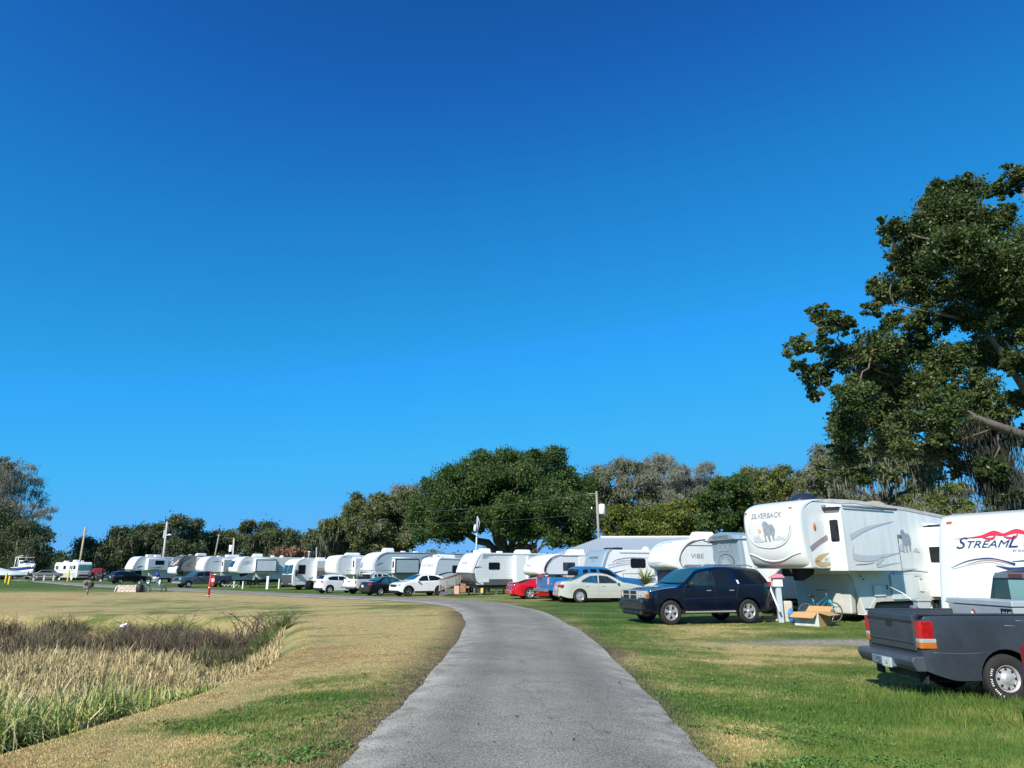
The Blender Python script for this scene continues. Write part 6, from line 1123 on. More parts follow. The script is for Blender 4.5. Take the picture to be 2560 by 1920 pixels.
# maroon car: only its rear corner enters the frame
def car_maroon():
    pm=mat('paint_maroon',(.09,.008,.02),.2,.3,coat=.9)
    top=[(0,.6),(.03,.85),(.3,.95),(1.1,1.05),(1.3,1.1),(1.95,1.45),(2.3,1.55),(3.0,1.56),(3.6,1.5),(4.1,1.15),(4.45,1.02),(4.6,.95),(4.65,.6)]
    c=Car('parked_suv','maroon car whose rear corner shows at the right edge','car',24,2541,9.9,4.62,1,4.65,1.8,top,[(0,.85),(1.2,1.02),(4.65,1.08)],.26,(.9,3.6),.35,pm,zb=.28,arch=.42,group=None,rim='alloy')
    c.lamp(4.52,.70,.98,.16,.3,.30,-.3,mat('lamp_maroon',(.2,.008,.015),.2,coat=.7,var=.4,vs=18),'tail_lamp'); c.patch([(2.58,1.1),(2.58,1.45),(3.3,1.42),(3.6,1.15)],GLASS,'door_window'); c.plate(True,.8)
car_maroon()
# ---------------- trees ----------------
def leaf_mat(name,cols,rough=.5,sc=.45):
    m=bpy.data.materials.new(name); m.use_nodes=True; n=m.node_tree.nodes; l=m.node_tree.links; p=n['Principled BSDF']; p.inputs['Roughness'].default_value=rough; p.inputs['Specular IOR Level'].default_value=.18
    gi=n.new('ShaderNodeNewGeometry'); tc=n.new('ShaderNodeTexCoord'); z=n.new('ShaderNodeTexNoise'); z.inputs['Scale'].default_value=sc; z.inputs['Detail'].default_value=3; l.new(tc.outputs['Object'],z.inputs['Vector'])
    a=n.new('ShaderNodeMath'); a.operation='MULTIPLY_ADD'; l.new(gi.outputs['Random Per Island'],a.inputs[0]); a.inputs[1].default_value=.7; b=n.new('ShaderNodeMath'); b.operation='MULTIPLY_ADD'; l.new(z.outputs['Fac'],b.inputs[0]); b.inputs[1].default_value=1.4; b.inputs[2].default_value=-.55; l.new(b.outputs[0],a.inputs[2])
    rp=n.new('ShaderNodeValToRGB'); l.new(a.outputs[0],rp.inputs['Fac']); e=rp.color_ramp.elements; e[0].color=(*cols[0],1); e[1].color=(*cols[-1],1)
    for i,c in enumerate(cols[1:-1]): x=e.new((i+1)/(len(cols)-1)); x.color=(*c,1)
    l.new(rp.outputs['Color'],p.inputs['Base Color'])
    tr=n.new('ShaderNodeBsdfTranslucent'); l.new(rp.outputs['Color'],tr.inputs['Color']); mx=n.new('ShaderNodeMixShader'); mx.inputs[0].default_value=.28; out=n['Material Output']
    l.new(p.outputs[0],mx.inputs[1]); l.new(tr.outputs[0],mx.inputs[2]); l.new(mx.outputs[0],out.inputs['Surface']); return m
LOAK=leaf_mat('leaves_live_oak',[(.025,.052,.015),(.048,.09,.022),(.085,.14,.038),(.15,.19,.065)],.42)
LNEAR=leaf_mat('leaves_near_oak',[(.022,.042,.014),(.048,.080,.022),(.095,.13,.04),(.20,.215,.085)],.34)
LOLV=leaf_mat('leaves_olive',[(.045,.06,.022),(.095,.12,.036),(.15,.175,.06),(.22,.21,.10)])
LYEL=leaf_mat('leaves_yellow_green',[(.04,.06,.015),(.09,.13,.025),(.17,.20,.038),(.24,.22,.07)])
LDRK=leaf_mat('leaves_dark_mossy',[(.036,.056,.022),(.075,.10,.038),(.12,.15,.062),(.19,.205,.12)])
LGRY=leaf_mat('twigs_grey',[(.13,.13,.095),(.22,.22,.165),(.31,.30,.23),(.13,.16,.07)],.8)
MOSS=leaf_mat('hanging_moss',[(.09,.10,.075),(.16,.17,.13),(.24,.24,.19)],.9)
BARK=mat('bark',(.16,.13,.10),.9,var=.45,vs=4,bump=.6,bs=14); BARKD=mat('bark_dark',(.085,.07,.055),.9,var=.4,vs=4,bump=.5)
def cards(name,C,size,m,parent,aspect=.55,updir=None,n_out=None,hang=False):
    n=len(C); 
    if hang:
        ax=np.stack([.12*rng.standard_normal(n),.12*rng.standard_normal(n),-np.ones(n)],1)
    else:
        ax=rng.standard_normal((n,3))
        if updir is not None: ax=ax+updir
    ax/=np.linalg.norm(ax,axis=1,keepdims=True); t=rng.standard_normal((n,3)); t-=ax*np.sum(t*ax,1,keepdims=True); t/=np.linalg.norm(t,axis=1,keepdims=True)
    s=size*rng.uniform(.6,1.35,n)[:,None]; a=ax*s*.5; b=t*s*.5*aspect
    nrm=np.cross(ax,t)*s*.10
    V=np.stack([C-a,C+b-a*.1+nrm,C+a,C-b-a*.1+nrm],1).reshape(-1,3); F=np.arange(4*n).reshape(n,4)
    return rawmesh(name,V,F,m,parent)
def blob_pts(c,r,n,shell=.35,ncl=None,cr=.28):
    """leaf positions in one lobe: gathered in clusters near its surface"""
    ncl=ncl or max(8,int(n/34)); d=rng.standard_normal((ncl,3)); d/=np.linalg.norm(d,axis=1,keepdims=True); rad=(shell+(1-shell)*rng.random(ncl)**.6)[:,None]
    cc=np.array(c)+d*rad*np.array(r); k=rng.integers(0,ncl,n); rm=float(np.mean(r)); q=np.clip(rng.standard_normal((n,3)),-2.2,2.2)*.62*rm*cr*rng.uniform(.6,1.5,ncl)[k][:,None]; q[:,2]*=.7
    fr=rng.random(n)<.12; q[fr]*=1.5
    return cc[k]+q
def limb(b,p0,p1,r0,r1,wob=.08,n=6,side=7):
    p0,p1=Vector(p0),Vector(p1); L=(p1-p0).length; pts=[]
    for k in range(n+1):
        t=k/n; w=math.sin(t*math.pi)*wob*L; pts.append(p0.lerp(p1,t)+Vector((random.uniform(-1,1)*w*.5,random.uniform(-1,1)*w*.5,random.uniform(-.2,.8)*w)))
    b.tube(pts,[r0+(r1-r0)*k/n for k in range(n+1)],side,True); return pts
def tree(name,label,base,blobs,nleaf,size,lm,trunk_r,group=None,bark=BARK,shell=.35,moss=0,fork=.35,cr=.28,twigs=0,limbs=True,mossy=(1.2,2.6)):
    """base (x,y,z); blobs: list of (center,(rx,ry,rz)) in world; a trunk with limbs to the lobes and a leaf crown"""
    bx=Vector(base); o=root(name,label,'tree',bx,0,group)
    B=[(Vector(c)-bx,r) for c,r in blobs]; w=MB(); ctr=sum((c for c,r in B),Vector())/len(B); topz=max(c.z for c,r in B)
    fk=Vector((ctr.x*.25,ctr.y*.25,max(1.0,fork*topz)))
    pts=[Vector((0,0,-.3)),Vector((0,0,.2)),fk*.5+Vector((random.uniform(-.2,.2),0,0)),fk]; w.tube(pts,[trunk_r*1.5,trunk_r*1.15,trunk_r*.95,trunk_r*.85],12)
    if limbs:
        mids=[]
        kk=min(len(B),7); 
        for j in range(kk):
            c=B[int(j*len(B)/kk)][0]; mids.append(c*.6+fk*.4)
        for mpt in mids: limb(w,fk-Vector((0,0,.2)),mpt,trunk_r*.5,trunk_r*.28,.12,5)
        for c,r in B:
            j=min(mids,key=lambda q:(q-c).length); limb(w,j,c,trunk_r*.24,trunk_r*.06,.1,5,5)
            for _ in range(4):
                d=Vector((random.gauss(0,1),random.gauss(0,1),random.gauss(0,.8))).normalized(); limb(w,c,c+Vector((d.x*r[0],d.y*r[1],d.z*r[2]))*.85,trunk_r*.07,trunk_r*.02,.12,4,4)
    w.build('trunk',bark,o)
    vol=[r[0]*r[2] for c,r in B]; tot=sum(vol); P=np.concatenate([blob_pts(c,r,max(30,int(nleaf*v/tot)),shell,None,cr) for (c,r),v in zip(B,vol)])
    P=P[P[:,2]>.3]
    if nleaf: cards('crown',P,size,lm,o)
    if twigs:
        T=np.concatenate([blob_pts(c,[q*1.05 for q in r],max(20,int(twigs*v/tot)),.5,None,.35) for (c,r),v in zip(B,vol)]); cards('twigs',T,size*3.2,LGRY,o,.07,updir=np.array([0,0,.9]))
    if moss:
        k=rng.integers(0,len(P),moss); M_=P[k].copy(); M_[:,2]-=rng.uniform(.2,1.0,moss); M_=M_[M_[:,2]>.5]; cards('hanging_moss',M_,mossy[1]*.6,MOSS,o,.10,hang=True)
    return o
def pb(px,py,Y,rpx,fl=1,dy=1):
    c=at(px,py,Y); r=rpx/ppm(Y,c.z); return (c,(r,r*dy,r*fl))
# --- near oak on the right: trunk stands outside the frame, its limbs reach in ---
Yb=29
bl=[(2361,543,90,0),(2420,478,48,1),(2500,470,30,2),(2540,445,40,1),(2236,572,42,-1),(2290,600,62,0),(2290,670,60,1),(2388,624,90,-1),(2496,678,95,0),(2225,727,52,0),(2180,772,26,-1),(2312,726,62,1),(2523,765,90,1),(2430,720,70,2),
 (2085,805,36,-1),(2050,785,28,0),(2120,815,26,0),(1996,868,34,-1),(2035,940,40,0),(2000,915,24,0),(2035,985,20,0),(2105,895,52,0),(2190,868,60,-1),(2280,876,66,1),(2361,905,66,0),(2204,945,70,0),(2140,1000,60,-1),(2112,1074,50,0),(2117,1140,42,1),(2160,1190,34,0),(2198,1035,74,1),(2280,980,78,0),(2350,1030,75,-1),
 (2235,1101,58,0),(2345,1122,56,1),(2442,980,62,0),(2470,880,66,1),(2550,900,46,0),(2420,1085,40,1),(2486,1166,44,0),(2497,1235,38,0),(2550,1000,40,1),(2400,1170,30,1),(2600,620,100,0),(2640,800,110,1),(2700,500,110,0),(2700,1000,90,2),(2650,1120,50,2)]
bl+=[(2300,800,46,0),(2380,790,50,1),(2450,800,46,0),(2235,800,34,-1),(2330,640,50,2),(2250,640,40,1),(2430,560,60,0),(2480,560,60,1),(2330,500,30,0),(2490,1040,46,0),(2400,1010,50,1),(2170,960,44,1),(2260,1050,46,0),(2540,1090,30,2),(2060,860,26,0)]
for x,y,r,d in list(bl):
    if x<2560:
        for _ in range(3): t_=random.uniform(0,6.28); bl.append((x+math.cos(t_)*r*.95,y+math.sin(t_)*r*.9,r*random.uniform(.22,.42),d+random.uniform(-.5,.5)))
blobs=[pb(x,y,Yb+d*1.6+random.uniform(-.6,.6),r*.84,.85,1.1) for x,y,r,d in bl]
bx=at(2760,1500,32); bx.z=tzs(bx.x,32); o=root('oak_tree','tall broad oak with limbs reaching over the trailers from the right edge','tree',bx)
w=MB(); F_=lambda px,py,Y: at(px,py,Y)-bx
fk=F_(2720,1180,31.5)
w.tube([Vector((0,0,-.4)),Vector((0,0,.6)),F_(2745,1350,32),fk],[1.0,.75,.62,.55],14)
low=[fk,F_(2640,1130,30),F_(2560,1090,28.9),F_(2500,1068,28.3),F_(2440,1045,28),F_(2380,1010,28),F_(2300,965,29),F_(2200,930,28.6),F_(2110,880,28.5)]; w.tube(low,[.45,.29,.22,.18,.14,.10,.07,.05,.02],10)
w.tube([low[3],F_(2440,1062,30),F_(2380,1060,30.2),F_(2290,1080,30.4),F_(2200,1060,30.5)],[.13,.10,.08,.06,.03],8)
up=[fk,F_(2640,1060,30.5),F_(2570,985,30),F_(2525,915,29.8),F_(2480,850,29.5),F_(2420,800,29.3),F_(2320,780,29),F_(2230,760,28.8)]; w.tube(up,[.34,.25,.19,.15,.11,.08,.05,.025],10)
up2=[up[2],F_(2575,850,30.5),F_(2540,720,30),F_(2470,600,29.5),F_(2430,500,29.5)]; w.tube(up2,[.25,.2,.15,.09,.04],9); w.tube([up2[2],F_(2420,640,29.2),F_(2340,590,29)],[.12,.08,.03],8); w.tube([up2[1],F_(2590,600,30.5),F_(2545,440,30.3)],[.18,.1,.03],8)
pts_all=low+up+up2
for c,r in blobs:
    c2=c-bx; j=min(pts_all,key=lambda q:(q-c2).length); 
    if (j-c2).length>.3 and r[0]>.45: limb(w,j,c2,.045,.02,.12,5,5); pts_all.append(c2)
    for _ in range(5 if r[0]>.45 else 0):
        d=Vector((random.gauss(0,1),random.gauss(0,1),random.gauss(0,.8))).normalized(); limb(w,c2,c2+Vector((d.x*r[0],d.y*r[1],d.z*r[2])),.03,.008,.12,4,4)
w.build('trunk',BARK,o)
vol=[r[0]**1.9 for c,r in blobs]; tot=sum(vol); P=np.concatenate([blob_pts(c-bx,r,int(330000*v/tot)+60,.2,max(8,int(330000*v/tot/46)),.23) for (c,r),v in zip(blobs,vol)])
cards('crown',P,.14,LNEAR,o,.6)
k=rng.integers(0,len(P),700); M_=P[k].copy(); M_=M_[(M_[:,2]+bx.z<12)]; M_[:,2]-=.2; cards('hanging_moss',M_,.6,MOSS,o,.05,hang=True)
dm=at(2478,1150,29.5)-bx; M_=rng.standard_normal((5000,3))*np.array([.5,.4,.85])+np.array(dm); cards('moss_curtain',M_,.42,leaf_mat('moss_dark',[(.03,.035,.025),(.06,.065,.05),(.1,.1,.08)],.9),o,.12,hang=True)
# --- small mossy tree behind the gorilla trailer ---
Y=44; base=at(2215,1420,Y); base.z=0
bl=[pb(x,y,Y+random.uniform(-1.5,1.5),r,.8) for x,y,r in ((2215,1130,60),(2150,1160,45),(2290,1150,55),(2100,1190,34),(2330,1190,34),(2220,1180,40))]
tree('mossy_tree','small forked tree hung with grey moss, rising behind the roof of the gorilla trailer',base,bl,9000,.24,LDRK,.32,bark=BARKD,fork=.62,moss=700,mossy=(1,1.6))
# --- the great live oak in the middle of the row ---
Y=92; base=at(1262,1440,Y); base.z=0; rows=[]
for y,x0,x1,st,r in ((1152,1205,1400,44,36),(1185,1130,1450,46,40),(1222,1090,1478,48,42),(1262,1065,1482,50,44),(1300,1052,1480,52,42),(1335,1048,1170,44,30),(1338,1385,1490,40,28),(1318,1200,1380,50,30)):
    x=x0
    while x<=x1: rows.append((x+random.uniform(-10,10),y+random.uniform(-8,8),r*random.uniform(.85,1.15))); x+=st
bl=[pb(x,y,Y+random.uniform(-5,5)-(2 if y>1250 else 0),r*.92,.85,1.2) for x,y,r in rows]
tree('live_oak','great dark green live oak with a broad domed crown, in the middle behind the row',base,bl,170000,.30,LOAK,1.25,bark=BARKD,fork=.2,shell=.2,cr=.3)
Y=88; base=at(1335,1440,Y); base.z=0; w=MB()
o=root('oak_sapling','smaller forked oak trunk standing right of the great oak trunk','tree',base)
f1=at(1335,1385,Y)-base; w.tube([(0,0,0),f1],[.35,.28],8)
for px,py in ((1300,1340),(1330,1320),(1385,1335),(1400,1350),(1350,1330)): limb(w,f1,at(px,py,Y)-base,.2,.07,.12,6,6)
w.build('trunk',BARKD,o); P=np.concatenate([blob_pts(at(px,py,Y)-base,(2,2,1.2),1500,.2) for px,py in ((1300,1335),(1345,1325),(1395,1345),(1445,1352),(1475,1362))]); cards('crown',P,.32,LOAK,o)
# --- background trees: (label, kind, base px, Y, lobes in photo pixels, leaves, leaf size) ---
def bg_tree(label,px,Y,top,wd,bot,lm,n,size,dens=1,moss=0,twigs=0,tr=.4,group='trees behind the trailers',name='background_tree',skew=0,fork=.4,shell=.3,spr=1):
    base=at(px,1440,Y); base.z=min(0.2,base.z) if base.z<.5 else .2; L=[]; H=bot-top
    nr=max(3,int(H/26))
    for i in range(nr):
        t=(i+.5)/nr; y=top+H*t; half=wd/2*(math.sin(math.pi*min(1,.22+.62*t))**.7)*(1 if t<.8 else .85); k=max(2,int(2*half/34))
        for j in range(k):
            x=px+skew*(1-t)+(-half+2*half*(j+.5)/k)+random.uniform(-9,9); L.append(pb(x,y+random.uniform(-9,9)+12,Y+random.uniform(-3,3),random.uniform(20,29)*spr,.8,1.3))
    return tree(name,label,base,L,n,size,lm,tr,group,BARKD,shell,moss,fork,.34,twigs)
G='trees behind the trailers'
bg_tree('olive green rounded tree touching the left side of the great oak',960,100,1222,190,1378,LOLV,34000,.36,twigs=3500)
bg_tree('low yellow-green tree left of the olive rounded tree, moss below',868,104,1285,130,1385,LYEL,22000,.36,moss=2500)
bg_tree('pale thin topped tree peeping over the olive tree beside the great oak',1015,112,1205,90,1330,LGRY,6000,.34,twigs=6000)
bg_tree('grey-green half bare tree right of the great oak',1555,98,1150,140,1330,LOLV,15000,.32,twigs=9000,fork=.3)
bg_tree('yellow-green bushy tree behind the utility pole and metal roof',1585,92,1260,150,1360,LYEL,20000,.32)
bg_tree('bare grey tree with fine pale twigs, left of the two bare ones',1650,100,1145,110,1330,LGRY,5000,.3,twigs=14000,fork=.3)
bg_tree('bare grey tree with fine pale twigs, right of the two bare ones',1735,104,1150,120,1330,LGRY,4500,.3,twigs=14000,fork=.3)
bg_tree('low olive tree at the foot of the bare grey trees',1700,90,1245,120,1350,LYEL,14000,.32)
bg_tree('dense dark green tree right of the bare grey trees',1815,88,1190,120,1345,LOAK,26000,.32)
bg_tree('yellow-green feathery tree behind the blue-grey fronted trailer',1905,92,1165,140,1345,LYEL,24000,.32,twigs=2500)
bg_tree('tall thin topped green tree left of the near oak',2000,94,1165,130,1340,LOLV,20000,.32,twigs=4000)
bg_tree('slender green tree partly hidden by the lowest lobes of the near oak',2070,70,1110,110,1330,LOLV,14000,.3,twigs=3500,fork=.3)
bg_tree('grey-green low tree seen under the near oak',2190,80,1225,160,1345,LOLV,13000,.32,twigs=3000)
bg_tree('olive tree behind the roof of the rightmost trailer',2345,76,1205,170,1345,LYEL,16000,.32,twigs=4000)
bg_tree('dark tree beyond the right edge behind the rightmost trailer',2540,80,1190,150,1345,LDRK,14000,.32)
# far left line
for lb,px,Y,top,wd,bot,lm,n,mo in (('dark mossy oak, highest hump of the far left tree line',440,160,1288,150,1415,LDRK,22000,1600),('dark mossy oak just left of the highest hump',350,158,1300,140,1418,LDRK,20000,1800),('dark sloping oak at the left end of the tree line',262,156,1348,130,1425,LDRK,16000,1800),
  ('dark mossy oak right of the highest hump',520,165,1318,110,1410,LDRK,14000,900),('pale olive crowned oak in the middle of the far tree line',570,170,1308,90,1405,LOLV,10000,600),('tall dark oak above the window-fronted trailer',645,150,1298,90,1405,LDRK,14000,900),('dark oak above the black-nosed motorhome',705,150,1310,80,1405,LDRK,12000,900),
  ('thin dark oak between two gaps of sky',745,155,1335,50,1405,LDRK,6000,500),('slim dark moss-hung tree left of the yellow-green tree',795,130,1318,60,1400,LDRK,9000,2200),('low distant tree behind the leaning pole',185,230,1388,110,1440,LDRK,7000,0),('low distant tree between motorhome and leaning pole',130,240,1380,90,1440,LOAK,7000,0),('low distant tree far left beyond the boats',60,240,1375,110,1440,LOAK,6000,0),('reddish bare bush above the black-nosed motorhome',715,100,1378,40,1400,leaf_mat('twigs_reddish',[(.2,.1,.06),(.3,.17,.1),(.22,.16,.1)],.8),2500,0)):
    bg_tree(lb,px,Y,top,wd,bot,lm,n,.5 if Y<200 else .7,moss=mo,tr=.45,spr=.95,shell=.25)
# left edge: tall half-bare mossy tree and darker mass under it
Y=142; base=at(30,1440,Y); base.z=0
bl=[pb(x,y,Y+random.uniform(-3,3),r,.85) for x,y,r in ((20,1190,38),(55,1175,26),(80,1210,26),(95,1250,22),(40,1240,34),(5,1270,34),(70,1280,26),(110,1285,18),(130,1275,12),(10,1160,24),(-20,1220,50))]
tree('half_bare_tree','tall half-bare tree with grey twigs at the left edge',base,bl,5000,.32,LGRY,.5,G,BARK,.35,900,.35,.3,twigs=7000)
Y=136; base=at(20,1440,Y); base.z=0
bl=[pb(x,y,Y+random.uniform(-4,4),r,.85) for x,y,r in ((15,1320,40),(60,1325,32),(95,1330,26),(120,1345,18),(30,1360,40),(80,1370,36),(110,1385,24),(0,1390,44),(60,1400,40),(20,1165,10),(-30,1300,60),(100,1405,26))]
tree('dark_oak','dark leaning oak filling the lower left edge behind the boat',base,bl,40000,.36,LDRK,.5,G,BARKD,.2,1500,.3)
tree('round_topped_tree','small dark crown showing above the half-bare tree at the left edge',at(-30,1440,148)*1,[pb(x,y,148,r) for x,y,r in ((2,1155,16),(18,1168,12),(-25,1180,40))],3500,.34,LOAK,.4,G,BARKD)
# continuous far wood behind everything (one mass)
C=[]
for px in range(-700,3300,26):
    Yw=260+25*math.sin(px*.01); top=1398+6*math.sin(px*.021)+5*math.sin(px*.057)
    c=at(px,top+18,Yw); C.append(blob_pts(c,(5,6,4.2),420,.1,None,.4)); C.append(blob_pts(c-Vector((0,0,3.6)),(5,6,4),300,.1,None,.5))
ow=cards('far_wood',np.concatenate(C),1.1,LDRK,None); ow['kind']='stuff'; ow['label']='distant wood closing the horizon behind the row'; ow['category']='wood'

for o in COL.objects:
    if o.name.startswith(('hanging_moss','moss_curtain')): o['kind']='stuff'
# ---------------- poles, posts and small things ----------------
def pole(px0,py0,px1,py1,Y,r,label,name='utility_pole',grp=None,m=POLEW):
    a=at(px0,py0,Y); b_=at(px1,py1,Y); g=tzs(a.x,Y)-.2; d=(b_-a)/(b_.z-a.z); base=a+d*(g-a.z)
    o=root(name,label,'pole',base,0,grp); b=MB(); b.tube([(0,0,0),(b_-base)*.5,b_-base],[r,r*.88,r*.75],10); b.build('shaft',m,o); return o,base,b_-base
gp='wooden utility poles'
o,bs,tp=pole(1497,1345,1491,1228,78,.17,'tall wooden pole with a white transformer can, right of the great oak',grp=gp)
b=MB(); c=at(1505,1273,77.6)-bs; b.lathe([(.01,.62),(.3,.55),(.36,.5),(.36,-.5),(.3,-.56),(.01,-.56)],c=c,ax='Z',n=16); b.build('transformer',WH,o)
b=MB(); b.tube([tp-Vector((1.0,0,.3)),tp-Vector((0,0,.25))],.05,6); b.build('cross_arm',POLEW,o); b=MB(); b.lathe([(.05,0),(.09,.1),(.05,.2),(.01,.25)],c=tp-Vector((.6,0,2.0)),ax='Z',n=8); b.build('insulator',WH,o)
def wire(p,q,sag,label,r=.013,n=14):
    b=MB(); p,q=Vector(p),Vector(q); m_=(p+q)/2; pts=[]
    for k in range(n+1): t=k/n; pts.append(p.lerp(q,t)-Vector((0,0,sag*4*t*(1-t)))-m_)
    b.tube(pts,r,5); o=b.build('overhead_wire',mat('wire_grey',(.12,.12,.13),.5)); o.location=m_; return tag(o,label,'wire','overhead wires')
wire(bs+tp-Vector((.6,0,.25)),at(1040,1280,84),.3,'upper overhead wire crossing in front of the great oak'); wire(bs+tp-Vector((.1,0,2.4)),at(1010,1309,70),.3,'lower overhead wire crossing in front of the great oak')
for k,x in enumerate((1540,1556)): wire(bs+tp-Vector((0,0,.4)),at(x,1352,80),0,('steeper guy wire right of the transformer pole','flatter guy wire right of the transformer pole')[k],.02)
wire(at(212,1341,138),at(-60,1339,140),.2,'thin wire running left from the leaning pole',.02)
o,bs,tp=pole(1190,1385,1194,1291,62,.095,'slim grey pole with a white lantern, before the great oak',name='lamp_pole',m=UTIL)
c=at(1187.5,1322,61.8)-bs; b=MB(); b.lathe([(.02,.4),(.08,.3),(.13,.1),(.11,-.12),(.07,-.22),(.02,-.26)],c=c,ax='Z',n=12); b.build('lantern',WH,o); b=MB(); b.tube([at(1194,1330,62)-bs,at(1199,1310,62)-bs,at(1196,1295,62)-bs],.035,5); b.tube([c+Vector((0,0,-.4)),at(1193,1345,62)-bs],.04,5); b.build('bracket',UTIL,o)
o,bs,tp=pole(199,1412,214,1317,138,.24,'leaning wooden pole behind the far left motorhome',grp=gp,m=mat('pole_tan',(.42,.34,.22),.8,var=.2,vs=3)); b=MB(); b.tube([tp-Vector((.1,0,.5)),tp+Vector((.5,0,-.9))],.04,4); b.build('bracket',POLEW,o)
o,bs,tp=pole(409,1388,418,1305,112,.2,'pale pole carrying a street lamp arm before the highest hump',grp=gp,m=mat('pole_pale',(.45,.47,.44),.7,var=.2,vs=3)); b=MB(); b.box(tp.x-.3,tp.x-.0,-.2,.2,tp.z-2.6,tp.z-1.3,b=.05); b.build('transformer',UTIL,o)
b=MB(); c=at(424,1337,111.8)-bs; b.tube([at(414,1339,112)-bs,c],.05,5); b.ball(c,.3,8,1.3,1,.5); b.build('lamp_arm',WH,o); b=MB(); b.tube([tp+Vector((-.7,0,-.2)),tp+Vector((.7,0,-.2))],.05,4); b.build('cross_arm',POLEW,o)
o,bs,tp=pole(538,1386,548,1335,120,.15,'thin leaning pole behind the swirl-decorated trailer',grp=gp); b=MB(); b.tube([tp+Vector((-.4,0,-.2)),tp+Vector((.4,0,-.2))],.05,4); b.build('cross_arm',POLEW,o)
o,bs,tp=pole(582,1392,585,1346,108,.15,'short straight pole behind the blue-windowed trailer',grp=gp,m=mat('pole_pale',(.4,.4,.4))); b=MB(); b.lathe([(.25,-.5),(.25,.5),(.01,.5)],c=tp-Vector((.35,0,1.5)),ax='Z',n=10); b.build('transformer',WH,o)
o,bs,tp=pole(791,1392,791,1368,105,.09,'short thin grey post behind the plain white fifth wheel',name='thin_post',m=UTIL)
# red standpipe post
g=GP(521,1499); Yp=g.y*.0+56; a=at(519,1502,Yp); t=at(529,1432,Yp); o=root('marker_post','leaning red post with white bands and a small notice, on the far lawn','post',a); d=t-a
b=MB(); b.tube([Vector((0,0,-.4)),d*.5,d],.095,12); b.build('shaft',mat('paint_post_red',(.42,.02,.02),.5,var=.2,vs=4),o)
for k in (.17,.46): b=MB(); b.tube([d*k,d*(k+.03)],.105,12); b.build('white_band',WH,o)
b=MB(); b.box(d.x*.68+.10,d.x*.68+.34,-.1,.1,d.z*.52,d.z*.88,b=.04); q=b.build('red_box',mat('paint_post_red',(.4,.02,.02)),o); b=MB(); b.box(d.x*.68+.12,d.x*.68+.36,-.13,-.1,d.z*.68,d.z*.80); b.build('notice',mat('notice_pink',(.7,.5,.5),.6,var=.3,vs=20),q)
b=MB(); b.tube([d*.93,d*.93+Vector((.55,0,.05))],.04,6); b.build('valve_arm',CHR,o)
# yellow bollards
for k,(px,py,Y,h,lb) in enumerate(((21,1462,95,1.15,'front yellow bollard beside the road at the far left'),(14,1452,104,1.1,'rear yellow bollard at the far left, half behind another'),(169,1452,118,1.6,'yellow bollard standing before the far left motorhome'))):
    a=at(px,py,Y); o=root('bollard',lb,'bollard',a,0,'yellow bollards'); b=MB(); b.lathe([(.13,-.3),(.13,h-.1),(.09,h-.02),(.01,h)],ax='Z',n=14); b.build('shaft',mat('paint_yellow',(.75,.52,.03),.5,var=.1,vs=4),o)
# picnic table
Y=72; a=at(389,1481,Y); o=root('picnic_table','green picnic table with attached benches, beside the pale stone grill on the far lawn','picnic table',a,R(8)); gm=mat('paint_table_green',(.05,.17,.12),.5,var=.2,vs=4); gd=mat('frame_green_dark',(.04,.07,.065),.4,.3)
for i in range(5): b=MB(); b.box(-1.0,1.0,-.38+i*.155,-.245+i*.155,.74,.78,b=.008); b.build('table_board',gm,o)
for sg in (1,-1): b=MB(); b.box(-1.25,1.25,sg*.75-.14,sg*.75+.14,.44,.48,b=.008); b.build('bench',gm,o)
for x in (-.75,.75): b=MB(); b.tube([(x,-.55,0),(x,-.25,.74)],.035,6); b.tube([(x,.55,0),(x,.25,.74)],.035,6); b.tube([(x,-.8,.43),(x,.8,.43)],.035,6); b.tube([(x,-.8,.43),(x,-.85,0)],.035,6); b.tube([(x,.8,.43),(x,.85,0)],.035,6); b.build('leg_frame',gd,o)
# stone grill with grate frame, and a dark drum
a=at(327,1481,70); o=root('stone_grill','low pale stone barbecue wall with an iron spit frame over it','grill',a)
b=MB(); pk=mat('stone_pinkish',(.58,.49,.43),.8,var=.35,vs=3)
for j in range(3):
    for i in range(6): x=-1.25+i*.42+(.2 if j%2 else 0)+random.uniform(-.04,.04); b.box(x,x+.37+random.uniform(-.04,.03),-.3,.3,j*.24,j*.24+.21+random.uniform(-.02,.02),b=.05)
b.box(-1.22,1.24,-.26,.26,0,.66,b=.04); b.build('stone_wall',pk,o); b=MB(); b.tube([(-1.35,0,0),(-1.25,0,1.25)],.035,6); b.tube([(-1.25,0,.95),(1.3,0,.92)],.025,5); b.build('spit_frame',BLK,o); b=MB(); b.tube([(-1.6,-.1,-.05),(-1.42,-.1,.55)],.05,6); b.build('white_stake',WH,o)
a=at(348,1480.5,69.5); o=root('drum','black drum at the right end of the stone barbecue','drum',a); b=MB(); b.lathe([(.3,0),(.34,.2),(.34,.55),(.25,.72),(.02,.75)],ax='Z',n=14); b.build('barrel',BLK,o); b=MB(); b.tube([(-.1,0,.7),(-.1,0,1.0)],.07,6); b.build('pipe',mat('stone_pinkish',(.5,.4,.3)),o)
# post grill: tree-stump like thing on a post
a=at(217,1486,60); o=root('post_grill','dark grill on a short post with a grey-brown cover, alone on the far lawn','grill',a); b=MB(); b.tube([(0,0,-.2),(.02,0,.9)],.10,8); b.build('post',POLEW,o)
b=MB()
for k in range(9): b.ball((random.uniform(-.25,.3),random.uniform(-.1,.1),.75+random.uniform(-.25,.3)),random.uniform(.16,.26),8)
b.build('cover',mat('cover_mottled',(.20,.19,.15),.9,var=.6,vs=7),o); b=MB(); b.box(-.02,.42,-.2,.2,.62,.95,b=.06); b.build('fire_box',BLK,o)
